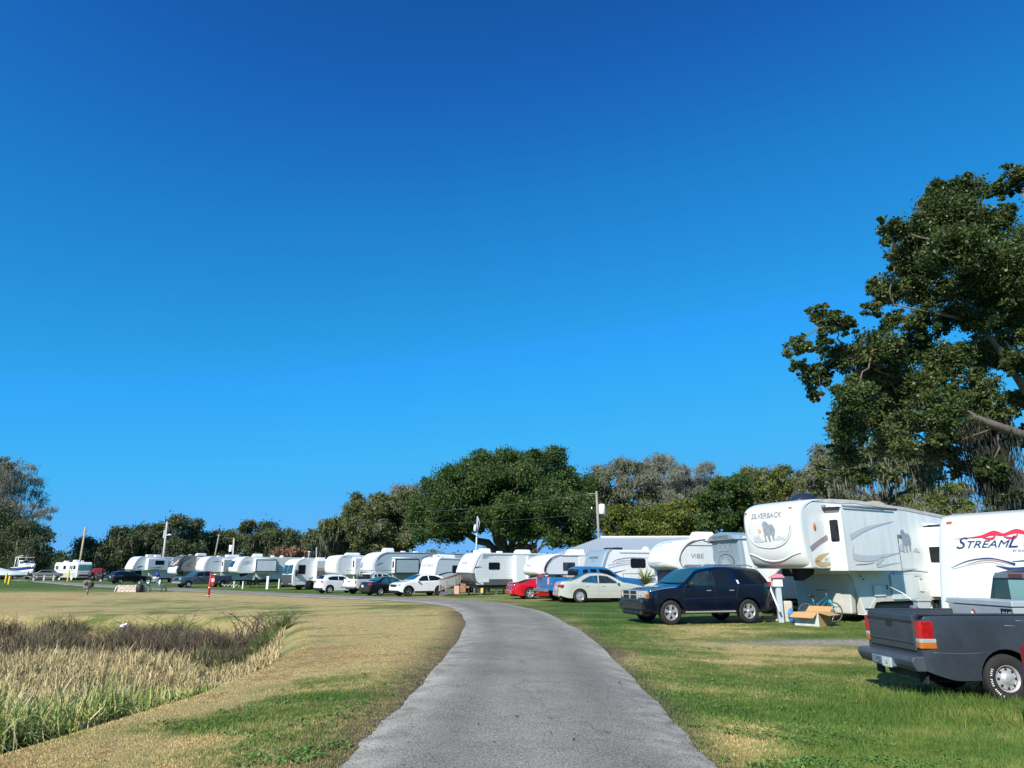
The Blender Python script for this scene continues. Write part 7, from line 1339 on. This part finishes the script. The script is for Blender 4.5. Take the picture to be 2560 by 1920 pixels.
# boats at the far left
Y=118; a=at(58,1448,Y); o=root('cabin_boat','white cabin boat with dark blue hull, raised on its trailer','boat',a,R(-35)); L=7.5; o.scale=(.85,.85,.85)
def hull(m,zlo,zhi,name,wfac=1,ex=0):
    b=MB(); rows=[]
    for k in range(13):
        t=k/12; x=-L/2+L*t; half=1.25*(1-max(0,(t-.45)/.55)**2.2)*wfac+.02; sh=.55*t*t
        rows.append([(x+ex*t,-half*(.8+.2*(j/3)) if 0 else -half*q,zlo+(zhi-zlo)*h+sh*h+.9*max(0,t-.6)*(1-h)) for q,h in ((.15,0),(.75,.25),(.95,.6),(1,1))]+[(x+ex*t,half*q,zlo+(zhi-zlo)*h+sh*h+.9*max(0,t-.6)*(1-h)) for q,h in ((1,1),(.95,.6),(.75,.25),(.15,0))])
    b.grid(rows,True,True); n=8; b.f+=[tuple(range(n)),tuple(range(12*n+n-1,12*n-1,-1))]; b.sm+=[False]*2; return b.build(name,m,o)
hull(mat('hull_pale',(.62,.64,.6),.35,coat=.3),.75,1.4,'lower_hull',.92); hull(mat('hull_blue',(.015,.03,.17),.2,coat=.8),1.35,1.95,'hull'); hull(FW,1.95,2.25,'deck',1.02,.15)
b=MB(); b.prism([(-.9,2.3),(2.4,2.75),(1.4,3.05),(.7,3.55),(-1.1,3.6)],lambda x,z:(x,-.95,z),lambda x,z:(x,.95,z)); b.build('cabin',FW,o,bevel=.08)
for x in (.05,.95): 
    b=MB(); b.box(x-.38,x+.38,-.985,-.955,2.95,3.4); b.build('cabin_window',GLASS,o)
b=MB(); b.prism([(.78,3.5),(1.45,3.08),(1.48,3.12),(.82,3.54)],lambda x,z:(x,-.85,z),lambda x,z:(x,.85,z)); b.build('windscreen',GLASS,o)
b=MB(); b.tube([(-2.6,-1,2.2),(-2.4,-1,4.1)],.07,6); b.tube([(-2.6,1,2.2),(-2.4,1,4.1)],.07,6); b.tube([(-1.4,-1,2.6),(-1.2,-1,4.1)],.07,6); b.box(-2.7,.7,-1.1,1.1,4.1,4.2,b=.03); b.tube([(-2.4,-.9,4.3),(.4,-.9,4.55)],.05,6); b.box(-2.9,-2.4,-1.1,1.1,2.2,3.9) if 0 else None; b.build('hard_top',FW,o)
b=MB(); b.tube([(1.6,-.6,2.5),(2.4,-.5,3.2),(3.6,0,3.4),(2.4,.5,3.2),(1.6,.6,2.5)],.03,5); b.build('bow_rail',CHR,o)
b=MB(); b.box(-3.4,3.2,-.9,-.75,.45,.6); b.box(-3.4,3.2,.75,.9,.45,.6); b.tube([(3.2,-.8,.5),(4.6,0,.5),(3.2,.8,.5)],.07,6); b.build('boat_trailer',STL,o)
for x in (-1.4,-.6):
    for y in (-1,1): mk_wheel(o,x,y*1.0,.32,.2,'steel',side=y)
a=at(5,1450,112); o=root('covered_boat','low boat under a pale tarpaulin at the far left edge','boat',a,R(10)); b=MB(); rows=[]
for k in range(9): t=k/8; x=-3+6.6*t; hw=1.15*(1-max(0,(t-.55)/.45)**2*.8); hz=1.75+.2*math.sin(t*6)-.5*t*t; rows.append([(x,-hw,.75),(x,-hw*.9,1.3),(x,0,hz),(x,hw*.9,1.3),(x,hw,.75)])
b.grid(rows,True); b.build('tarpaulin',mat('tarp_pale_blue',(.50,.57,.60),.7,var=.3,vs=1.2),o); b=MB(); b.box(-2.8,2.6,-1,1,.45,.8,b=.1); b.build('hull',BLK,o); mk_wheel(o,-.5,-1.05,.33,.2,'steel',side=-1); mk_wheel(o,-.5,1.05,.33,.2,'steel',side=1)
# low rail fence by the boats
o=root('rail_fence','low wooden rail fence between the boats and the far left motorhome','fence',at(84,1450,116)); b0=at(84,1450,116)
for k,px in enumerate((84,110,134)):
    q=at(px,1450,116)-b0; b=MB(); b.box(q.x-.12,q.x+.12,-.1,.1,-.1,.75); b.build('post',UTIL,o)
b=MB(); e=at(140,1450,116)-b0; b.box(-1.5,e.x,-.04,.04,.5,.6); b.build('rail',POLEW,o)
# clutter left of the row
def clump_thing(name,label,cat,px,py,Y,m,n,sp,rmin,rmax,zs=1): 
    a=at(px,py,Y); b=MB()
    for k in range(n): b.ball((random.gauss(0,sp),random.gauss(0,.3),abs(random.gauss(0,sp*.45))*zs+rmin),random.uniform(rmin,rmax),8)
    o=b.build(name,m); o.location=a; return tag(o,label,cat)
a=at(118,1446,126); o=root('stored_car','dull grey car parked in shade between the boat and motorhome','car',a,R(15)); b=MB(); P_=[(-2.2,.5),(-2.2,.95),(-1.5,1.05),(-.9,1.45),(.6,1.45),(1.3,1.0),(2.2,.85),(2.2,.4)]; b.prism(P_,lambda x,z:(x,-.85,z),lambda x,z:(x,.85,z)); b.build('body',mat('paint_dull_grey',(.12,.14,.15),.5,var=.3,vs=3),o,bevel=.12)
b=MB(); b.prism([(-1.3,1.03),(-.85,1.38),(.55,1.38),(1.1,1.03)],lambda x,z:(x,-.86,z),lambda x,z:(x,.86,z)); b.build('window',GLASS,o)
for x in (-1.4,1.4):
    for y in (-1,1): mk_wheel(o,x,y*.8,.32,.2,'car',side=y)
a=at(241,1452,128); o=root('red_van','dark red van end beside the far left motorhome','van',a,R(-60)); b=MB(); b.box(-2.2,2.2,-.9,.9,.4,2.2,b=.25); b.build('body',mat('paint_dark_red',(.25,.02,.03),.3,coat=.6),o); b=MB(); b.box(-2.24,-2.19,-.6,.6,1.3,1.9); b.build('rear_window',GLASS,o)
for x in (-1.4,1.4):
    for y in (-1,1): mk_wheel(o,x,y*.85,.34,.2,'car',side=y)
def motorbike(px,py,Y,rz,m,label,cat='motorcycle'):
    a=at(px,py,Y); o=root('motorcycle',label,cat,a,rz,'motorcycles by the row')
    for x in (-.7,.75):
        b=MB(); b.lathe([(.24,-.05),(.33,-.06),(.34,0),(.33,.06),(.24,.05)],c=(x,0,.34),ax='Y',n=20); b.build('wheel',RUB,o); b=MB(); b.lathe([(.24,-.03),(.05,-.05),(.05,.05),(.24,.03)],c=(x,0,.34),ax='Y',n=14); b.build('rim',ALU,o)
    b=MB(); b.ball((.1,0,.85),.24,10,1.3,.6,.7); b.build('tank',m,o); b=MB(); b.box(-.8,-.1,-.12,.12,.72,.84,b=.04); b.build('saddle',BLK,o); b=MB(); b.box(-.25,.35,-.17,.17,.3,.7,b=.06); b.build('engine',STL,o)
    b=MB(); b.tube([(.75,.08,.34),(.5,.08,.95),(.4,.3,1.1)],.025,5); b.tube([(.75,-.08,.34),(.5,-.08,.95),(.4,-.3,1.1)],.025,5); b.build('fork',CHR,o); return o
motorbike(262,1456,118,R(30),BLK,'black motorcycle left of the black sport utility car'); motorbike(383,1461,97,R(10),WH,'white-tanked motorcycle between the black car and the charcoal trailer')
clump_thing('shrub_pile','dark heap of stored gear beside the red van','gear',252,1453,124,BLK,16,1.2,.3,.6)
a=at(391,1462,95); o=root('gazing_ball','blue globe on a thin stand left of the charcoal trailer','ornament',a); b=MB(); b.ball((0,0,1.3),.3,14); b.build('globe',mat('globe_blue',(.01,.05,.3),.15,coat=.8),o); b=MB(); b.tube([(0,0,0),(0,0,1.2)],.05,6); b.build('stand',UTIL,o)
a=at(399,1464,94); b=MB(); b.lathe([(.02,0),(.2,.0),(.1,.35),(.14,.6),(.04,.75),(.01,.76)],ax='Z',n=10); o=b.build('garden_ornament',WH); o.location=a; tag(o,'small white garden ornament below the charcoal trailer nose','ornament')
a=at(428,1466,92); o=root('folding_chair','dark folding chair left of the grey crew-cab pickup','chair',a); b=MB(); b.box(-.3,.3,-.3,.3,.45,.52); b.build('seat',BLK,o); b=MB(); b.box(-.3,.3,.25,.32,.5,1.3); b.build('backrest',BLK,o)
for x in (-.27,.27):
    for y in (-.27,.27): b=MB(); b.tube([(x,y,0),(x,y,.45)],.03,5); b.build('leg',mat('chair_rust',(.25,.07,.04),.7),o)
# white utility pedestals along the row
for px,py,Y,h,lb in ((607,1468,80,.55,'thin white pipe stub under the blue-windowed trailer'),(668,1469,79,1.15,'white utility pedestal left of the black-nosed motorhome'),(697,1468,79,.8,'short white pipe beside the black-nosed motorhome'),(585,1466,83,.5,'white stub pipe behind the grey crew-cab pickup')):
    a=at(px,py,Y); o=root('utility_pedestal',lb,'pedestal',a,0,'utility pedestals'); b=MB(); r=.13 if px==668 else .07; b.box(-r,r,-.1,.1,-.2,h,b=.03); b.build('post',WH,o); b=MB(); b.box(-r*1.2,r*1.2,-.13,.13,h,h+.08,b=.02); b.build('cap',WH,o)
a=at(578,1467,81); b=MB(); b.tube([(-1+k*.06,.25*math.sin(k*.9),.12+.1*math.cos(k*.9)) for k in range(34)],.05,6); o=b.build('hose_coil',mat('hose_cream',(.6,.6,.5),.7)); o.location=a; tag(o,'pale coiled hose on the ground behind the crew-cab pickup','hose')
# wooden ramp with railing
Y=53; o=root('wheelchair_ramp','weathered wooden ramp with a slatted railing between the white car and ribbed trailer','ramp',at(1098,1486,Y)); o0=at(1098,1486,Y); rampw=mat('ramp_grey_wood',(.40,.37,.33),.8,var=.3,vs=5)
A_=Vector((0,0,.1)); B_=at(1150,1466,Y+1.5)-o0; 
b=MB(); b.grid([[A_,A_+Vector((0,1.2,0))],[B_,B_+Vector((0,1.2,0))]],False); b.grid([[A_-Vector((0,0,.3)),B_-Vector((0,0,.3))],[A_,B_]],False); b.build('deck',rampw,o)
dd=B_-A_; rw=mat('rail_brown_wood',(.30,.19,.14),.8,var=.3,vs=5)
for off in (0,1.2):
    b=MB(); b.tube([A_+Vector((0,off,.95)),B_+Vector((0,off,.95))],.06,4); b.build('hand_rail',rw,o); b=MB(); b.tube([A_+Vector((0,off,.18)),B_+Vector((0,off,.18))],.05,4); b.build('bottom_rail',rw,o)
    for k in range(15): q=A_+dd*(k/14)+Vector((0,off,0)); b=MB(); b.box(q.x-.03,q.x+.03,q.y-.03,q.y+.03,q.z+.15,q.z+.95); b.build('baluster',rampw,o)
b=MB(); b.box(B_.x,B_.x+.7,B_.y-.0,B_.y+1.3,B_.z-.12,B_.z+.005); b.build('landing',rw,o)
for px,py,Y_,m_,s_,lb in ((1142,1482,51,mat('block_pink',(.6,.36,.27),.8,var=.2,vs=5),.36,'pinkish block beside the foot of the wooden ramp'),(1205,1479,50.5,mat('block_yellow',(.7,.5,.1),.6),.18,'small yellow block on the grass below the ribbed trailer'),(1158,1478,53,mat('brick_orange',(.35,.16,.08),.8,var=.3,vs=6),.4,'rusty box under the ramp landing')):
    a=at(px,py,Y_); b=MB(); b.box(-s_/2,s_/2,-s_/2,s_/2,-.1,s_*1.35,b=.02); o=b.build('block',m_); o.location=a; tag(o,lb,'block')
for k,(px,Y_,lb) in enumerate(((1186,56,'white plastic chair stacked under the ribbed trailer, left one'),(1199,56,'white plastic chair under the ribbed trailer, right one'))):
    a=at(px,1477,Y_); o=root('plastic_chair',lb,'chair',a,R(30*k),'white plastic chairs'); b=MB(); b.box(-.25,.25,-.25,.25,.42,.46); b.build('seat',WH,o); b=MB(); b.box(-.25,.25,.22,.26,.45,.9); b.build('backrest',WH,o)
    for x in (-.22,.22):
        for y in (-.22,.22): b=MB(); b.box(x-.025,x+.025,y-.025,y+.025,0,.42); b.build('leg',WH,o)
a=at(1224,1471,64); o=root('white_car_beyond','white car seen beneath the ribbed trailer','car',a,R(0)); b=MB(); b.prism([(-2.1,.4),(-2.1,.95),(-1.2,1.05),(-.7,1.4),(.7,1.4),(1.3,1.0),(2.1,.9),(2.1,.4)],lambda x,z:(x,-.8,z),lambda x,z:(x,.8,z)); b.build('body',WH,o,bevel=.1)
for x in (-1.3,1.3):
    for y in (-1,1): mk_wheel(o,x,y*.75,.3,.2,'car',side=y)
# metal roofed building behind
a=at(1440,1372,66); o=root('metal_shed','long low building with a pale blue-grey corrugated metal roof','building',(at(1400,1440,66).x,66,0),R(-4)); rl=11.5
rm=bpy.data.materials.new('corrugated_roof'); rm.use_nodes=True; n=rm.node_tree.nodes; l=rm.node_tree.links; p=n['Principled BSDF']; p.inputs['Base Color'].default_value=(.40,.46,.48,1); p.inputs['Roughness'].default_value=.5; p.inputs['Metallic'].default_value=.25
tc=n.new('ShaderNodeTexCoord'); wv=n.new('ShaderNodeTexWave'); wv.bands_direction='X'; wv.inputs['Scale'].default_value=1.4; l.new(tc.outputs['Object'],wv.inputs['Vector']); bp=n.new('ShaderNodeBump'); bp.inputs['Strength'].default_value=.5; bp.inputs['Distance'].default_value=.05; l.new(wv.outputs['Fac'],bp.inputs['Height']); l.new(bp.outputs['Normal'],p.inputs['Normal'])
Wd=24; b=MB(); e0,e1=2.35+.85,5.0
b.grid([[(-.5,0,e0),(Wd,0,e0)],[(4.2,5.2,e1),(Wd,5.2,e1)],[(4.2,5.5,e1),(Wd,5.5,e1)],[(-.5,10.5,e0),(Wd,10.5,e0)]],False); b.f.append((0,2,4,6)); b.sm.append(False); b.build('roof',rm,o)
b=MB(); b.box(0,Wd-.3,.5,10,-.2,e0-.02); b.build('wall',mat('wall_cream',(.5,.48,.42),.8,var=.15,vs=1.5),o)
b=MB(); b.box(4.2,Wd,5.1,5.6,e1-.02,e1+.10); b.build('ridge_cap',WH,o); b=MB(); b.box(-.5,Wd,-.08,.0,e0-.18,e0+.02); b.build('fascia',STL,o)
# spiky plant between cream saloon and dark blue car
def spiky(px,py,Y,n,h,label,name='yucca_plant'):
    a=at(px,py,Y); b=MB()
    for k in range(n):
        t=random.uniform(0,6.28); el=random.uniform(.25,1.35); L=h*random.uniform(.7,1.1); d=Vector((math.cos(t)*math.cos(el),math.sin(t)*math.cos(el),math.sin(el))); sd_=d.cross(Vector((0,0,1))).normalized()*.035; p0=Vector((0,0,.25)); p1=p0+d*L*.6; p2=p0+d*L-Vector((0,0,.12*L))
        b.grid([[p0-sd_,p0+sd_],[p1-sd_,p1+sd_],[p2-sd_*.1,p2+sd_*.1]],False)
    o=b.build(name,mat('yucca_leaf',(.33,.36,.14),.5,var=.6,vs=5)); o.location=a; return tag(o,label,'plant')
spiky(1615,1476,33,60,.95,'spiky pale yucca between the cream saloon and the dark blue car')
# utility pedestal by the gorilla trailer
a=at(2319,1600,19); z=tzs(a.x,19); o=root('utility_pedestal','grey electrical pedestal standing behind the bed of the grey pickup','pedestal',(a.x,19,z),0,'utility pedestals'); b=MB(); b.box(-.17,.17,-.12,.12,0,1.15,b=.015); b.build('cabinet',UTIL,o); b=MB(); b.box(-.2,.2,-.15,.15,1.15,1.22,b=.02); b.build('lid',UTIL,o); b=MB(); b.box(-.30,-.17,-.1,.1,.85,1.05,b=.03); b.lathe([(.06,-.2),(.06,-.12)],c=(-.24,0,.95),ax='Y',n=10); b.build('meter',STL,o)
b=MB(); b.tube([(.1,-.1,.5),(.25,-.12,.3),(.4,-.1,.0)],.022,6); b.tube([(-.1,.1,1.1),(-.2,.5,1.35),(-.3,.9,1.5)],.014,6); b.build('cable',WH,o)
# pedestal with white box and pink cover, under the nose
Y=24.9; a=at(1952,1540,Y); z=tzs(a.x,Y); o=root('utility_pedestal','white-boxed pedestal with a pink cover under the gorilla trailer nose','pedestal',(a.x,Y,z),0,'utility pedestals')
b=MB(); b.box(-.09,.09,-.08,.08,0,1.35,b=.02); b.build('post',mat('post_pale_blue',(.45,.52,.55),.5,var=.15,vs=4),o); b=MB(); b.box(-.19,.14,-.14,.12,1.2,1.5,b=.02); b.build('meter_box',WH,o)
b=MB(); b.prism([(-.28,1.5),(-.12,1.58),(.0,1.64),(.12,1.62),(.22,1.5)],lambda x,zz:(x,-.22,zz),lambda x,zz:(x,.2,zz)); b.build('pink_cover',mat('cover_pink',(.75,.22,.28),.6,var=.2,vs=5),o,bevel=.02)
b=MB(); b.box(.14,.5,.1,.35,0,.72,b=.04); q=b.build('storage_case',mat('case_cream',(.55,.52,.42),.6,var=.12,vs=4)); q.location=(a.x,Y,z); tag(q,'cream case standing beside the pink-covered pedestal','case')
a=at(1916,1445,25.2); e=at(1950,1530,24.6); b=MB(); b.tube([Vector((0,0,0)),(e-a)*.5+Vector((0,0,-.03)),e-a],.035,8); o=b.build('long_handled_brush',WH); o.location=a; tag(o,'white pole leaning behind the dark blue car','pole')
a=at(1944,1520,26); b=MB(); b.ball((0,0,.25),.14,10,.8,.6,1.8); o=b.build('blue_cloth',mat('cloth_blue',(.05,.2,.5),.7,var=.3,vs=6)); o.location=(a.x,24.8,tzs(a.x,24.8)); tag(o,'blue cloth hanging by the pink-covered pedestal','cloth')
for k,(px,Yk,lb) in enumerate(((1928,25.6,'lower wooden board of the small pile behind the dark blue car'),(1930,25.7,'upper wooden board of the small pile behind the dark blue car'))):
    a=at(px,1540,Yk); b=MB(); b.box(-.35,.35,-.12,.12,.02+.09*k,.09+.09*k,b=.01); o=b.build('board',mat('board_pale',(.55,.45,.32),.8,var=.25,vs=6)); o.location=(a.x,Yk,tzs(a.x,Yk)); o.rotation_euler=(0,0,.2*k-.1); tag(o,lb,'board','boards in the small pile')
spiky(1955,1545,25.4,22,.65,'small green leafy plant at the foot of the pink-covered pedestal','garden_plant')
# things behind, seen under the nose: ribbed skirting and bins
a=at(1990,1500,33); o=root('camp_screen','white slatted screen seen beneath the gorilla trailer nose','screen',(a.x,33,tzs(a.x,33)),R(-8))
for k in range(7): b=MB(); b.box(-2.2,1.4,-.03,.03,.75+k*.13,.84+k*.13); b.build('slat',WH if k>2 else UTIL,o)
for x in (-2.1,-.3,1.3): b=MB(); b.box(x-.05,x+.05,.03,.1,0,1.7); b.build('post',UTIL,o)
b=MB(); b.box(-2.2,1.4,.04,.12,.1,.74); b.build('dark_panel',BLK,o)
# cardboard box with open flaps
Y=24.0; a=at(2033,1560,Y); o=root('cardboard_box','open cardboard box with flaps spread, on the grass beside the bicycle','box',(a.x,Y,tzs(a.x,Y)),R(-50)); wd,dp,h=.42,.42,.42
for nm,args,mm_ in (('front_panel',(-wd,wd,-dp,-dp+.012,0,h),CARDW),('back_panel',(-wd,wd,dp-.012,dp,0,h),CARD),('left_panel',(-wd,-wd+.012,-dp+.013,dp-.013,0,h),CARDW),('right_panel',(wd-.012,wd,-dp+.013,dp-.013,0,h),CARD),('bottom_panel',(-wd,wd,-dp,dp,-.01,.0),CARD)):
    b=MB(); b.box(*args); b.build(nm,mm_,o)
def flap(p0,p1,out,nm='flap'):
    b=MB(); p0,p1,out=Vector(p0),Vector(p1),Vector(out); t=Vector((0,0,.008)); b.grid([[p0,p1],[p0+out+(p1-p0)*.02,p1+out-(p1-p0)*.02]],False); b.grid([[p0+t,p1+t],[p0+out+t,p1+out+t]],False); b.build(nm,CARD,o)
flap((-wd,-dp,h),(wd*.95,-dp,h),(-.03,-.26,-.16)); flap((wd,-dp,h),(wd,dp,h),(.34,.0,-.08)); flap((-wd,dp,h),(wd,dp,h),(0,.25,.16)); flap((-wd,-dp,h),(-wd,dp,h),(-.22,0,-.22))
# bicycle
Y=25.0; a=at(2088,1555,Y); X0=a.x; o=root('bicycle','turquoise bicycle leaning behind the open cardboard box','bicycle',(X0,Y,tzs(X0,Y)),R(12)); bc=mat('paint_turquoise',(.03,.42,.48),.3,coat=.5); bd=mat('paint_dark_teal',(.02,.12,.17),.35,coat=.4)
for x,nm in ((0,'front_wheel'),(-1.08,'rear_wheel')):
    b=MB(); b.lathe([(.315,-.016),(.335,-.02),(.345,0),(.335,.02),(.315,.016),(.308,0)],c=(x,0,.345),ax='Y',n=40); w_=b.build(nm,RUB,o); b=MB()
    for k in range(16): an=2*math.pi*k/16; b.tube([(x,0,.345),(x+.31*math.cos(an),.01*(-1)**k,.345+.31*math.sin(an))],.0035,3,False)
    b.lathe([(.03,-.03),(.03,.03)],c=(x,0,.345),ax='Y',n=8); b.lathe([(.302,-.012),(.316,-.014),(.316,.014),(.302,.012)],c=(x,0,.345),ax='Y',n=40); b.build('rim_and_spokes',CHR,w_)
b=MB(); 
for y in (-.05,.05): b.tube([(0,y,.345),(-.10,y,.62),(-.16,y*.6,.78)],.018,6)
b.build('fork',bc,o); b=MB(); b.tube([(-.15,-.06,.76),(-.02,-.055,.50)],.03,5); b.tube([(-.15,.06,.76),(-.02,.055,.5)],.03,5); b.build('fork_guard',bc,o)
b=MB(); b.tube([(-.17,0,.78),(-.24,0,1.0)],.024,7); b.tube([(-.2,0,.86),(-.62,0,.62),(-.66,0,.34)],.022,7); b.tube([(-.19,0,.8),(-.66,0,.34)],.022,7); b.tube([(-.66,0,.34),(-.8,0,.86)],.02,7); b.tube([(-.66,0,.34),(-1.08,.05,.345)],.014,6); b.tube([(-.78,0,.72),(-1.08,.05,.345)],.012,6); b.build('frame',bd,o)
b=MB(); b.tube([(-.24,0,1.0),(-.24,0,1.06)],.02,6); b.tube([(-.42,-.32,1.07),(-.25,-.2,1.1),(-.22,0,1.06),(-.25,.2,1.1),(-.42,.32,1.07)],.014,6); b.build('handlebar',TRIM,o); b=MB(); b.ball((-.83,0,.9),.12,10,1.3,.7,.35); b.build('saddle',TRIM,o); b=MB(); b.lathe([(.09,-.02),(.09,-.005)],c=(-.66,0,.33),ax='Y',n=14); b.box(-.62,-.5,-.14,-.06,.19,.22); b.box(-.82,-.7,.06,.14,.44,.47); b.build('crank',STL,o)
# twigs and leaves on the road
rngl=random.Random(3); P=[]
for k in range(22):
    px=rngl.uniform(900,1650); py=rngl.uniform(1560,1900); g=GP(px,py)
    if pdist(np.array([g.x]),np.array([g.y]),ROAD)[0]<-.1: P.append((g.x,g.y,g.z+.09))
ol=cards('fallen_leaves',np.array(P),.045,mat('dead_leaf',(.04,.03,.022),.8),None); ol['kind']='stuff'; ol['label']='few dark dead leaves and twigs scattered on the road'; ol['category']='leaves'
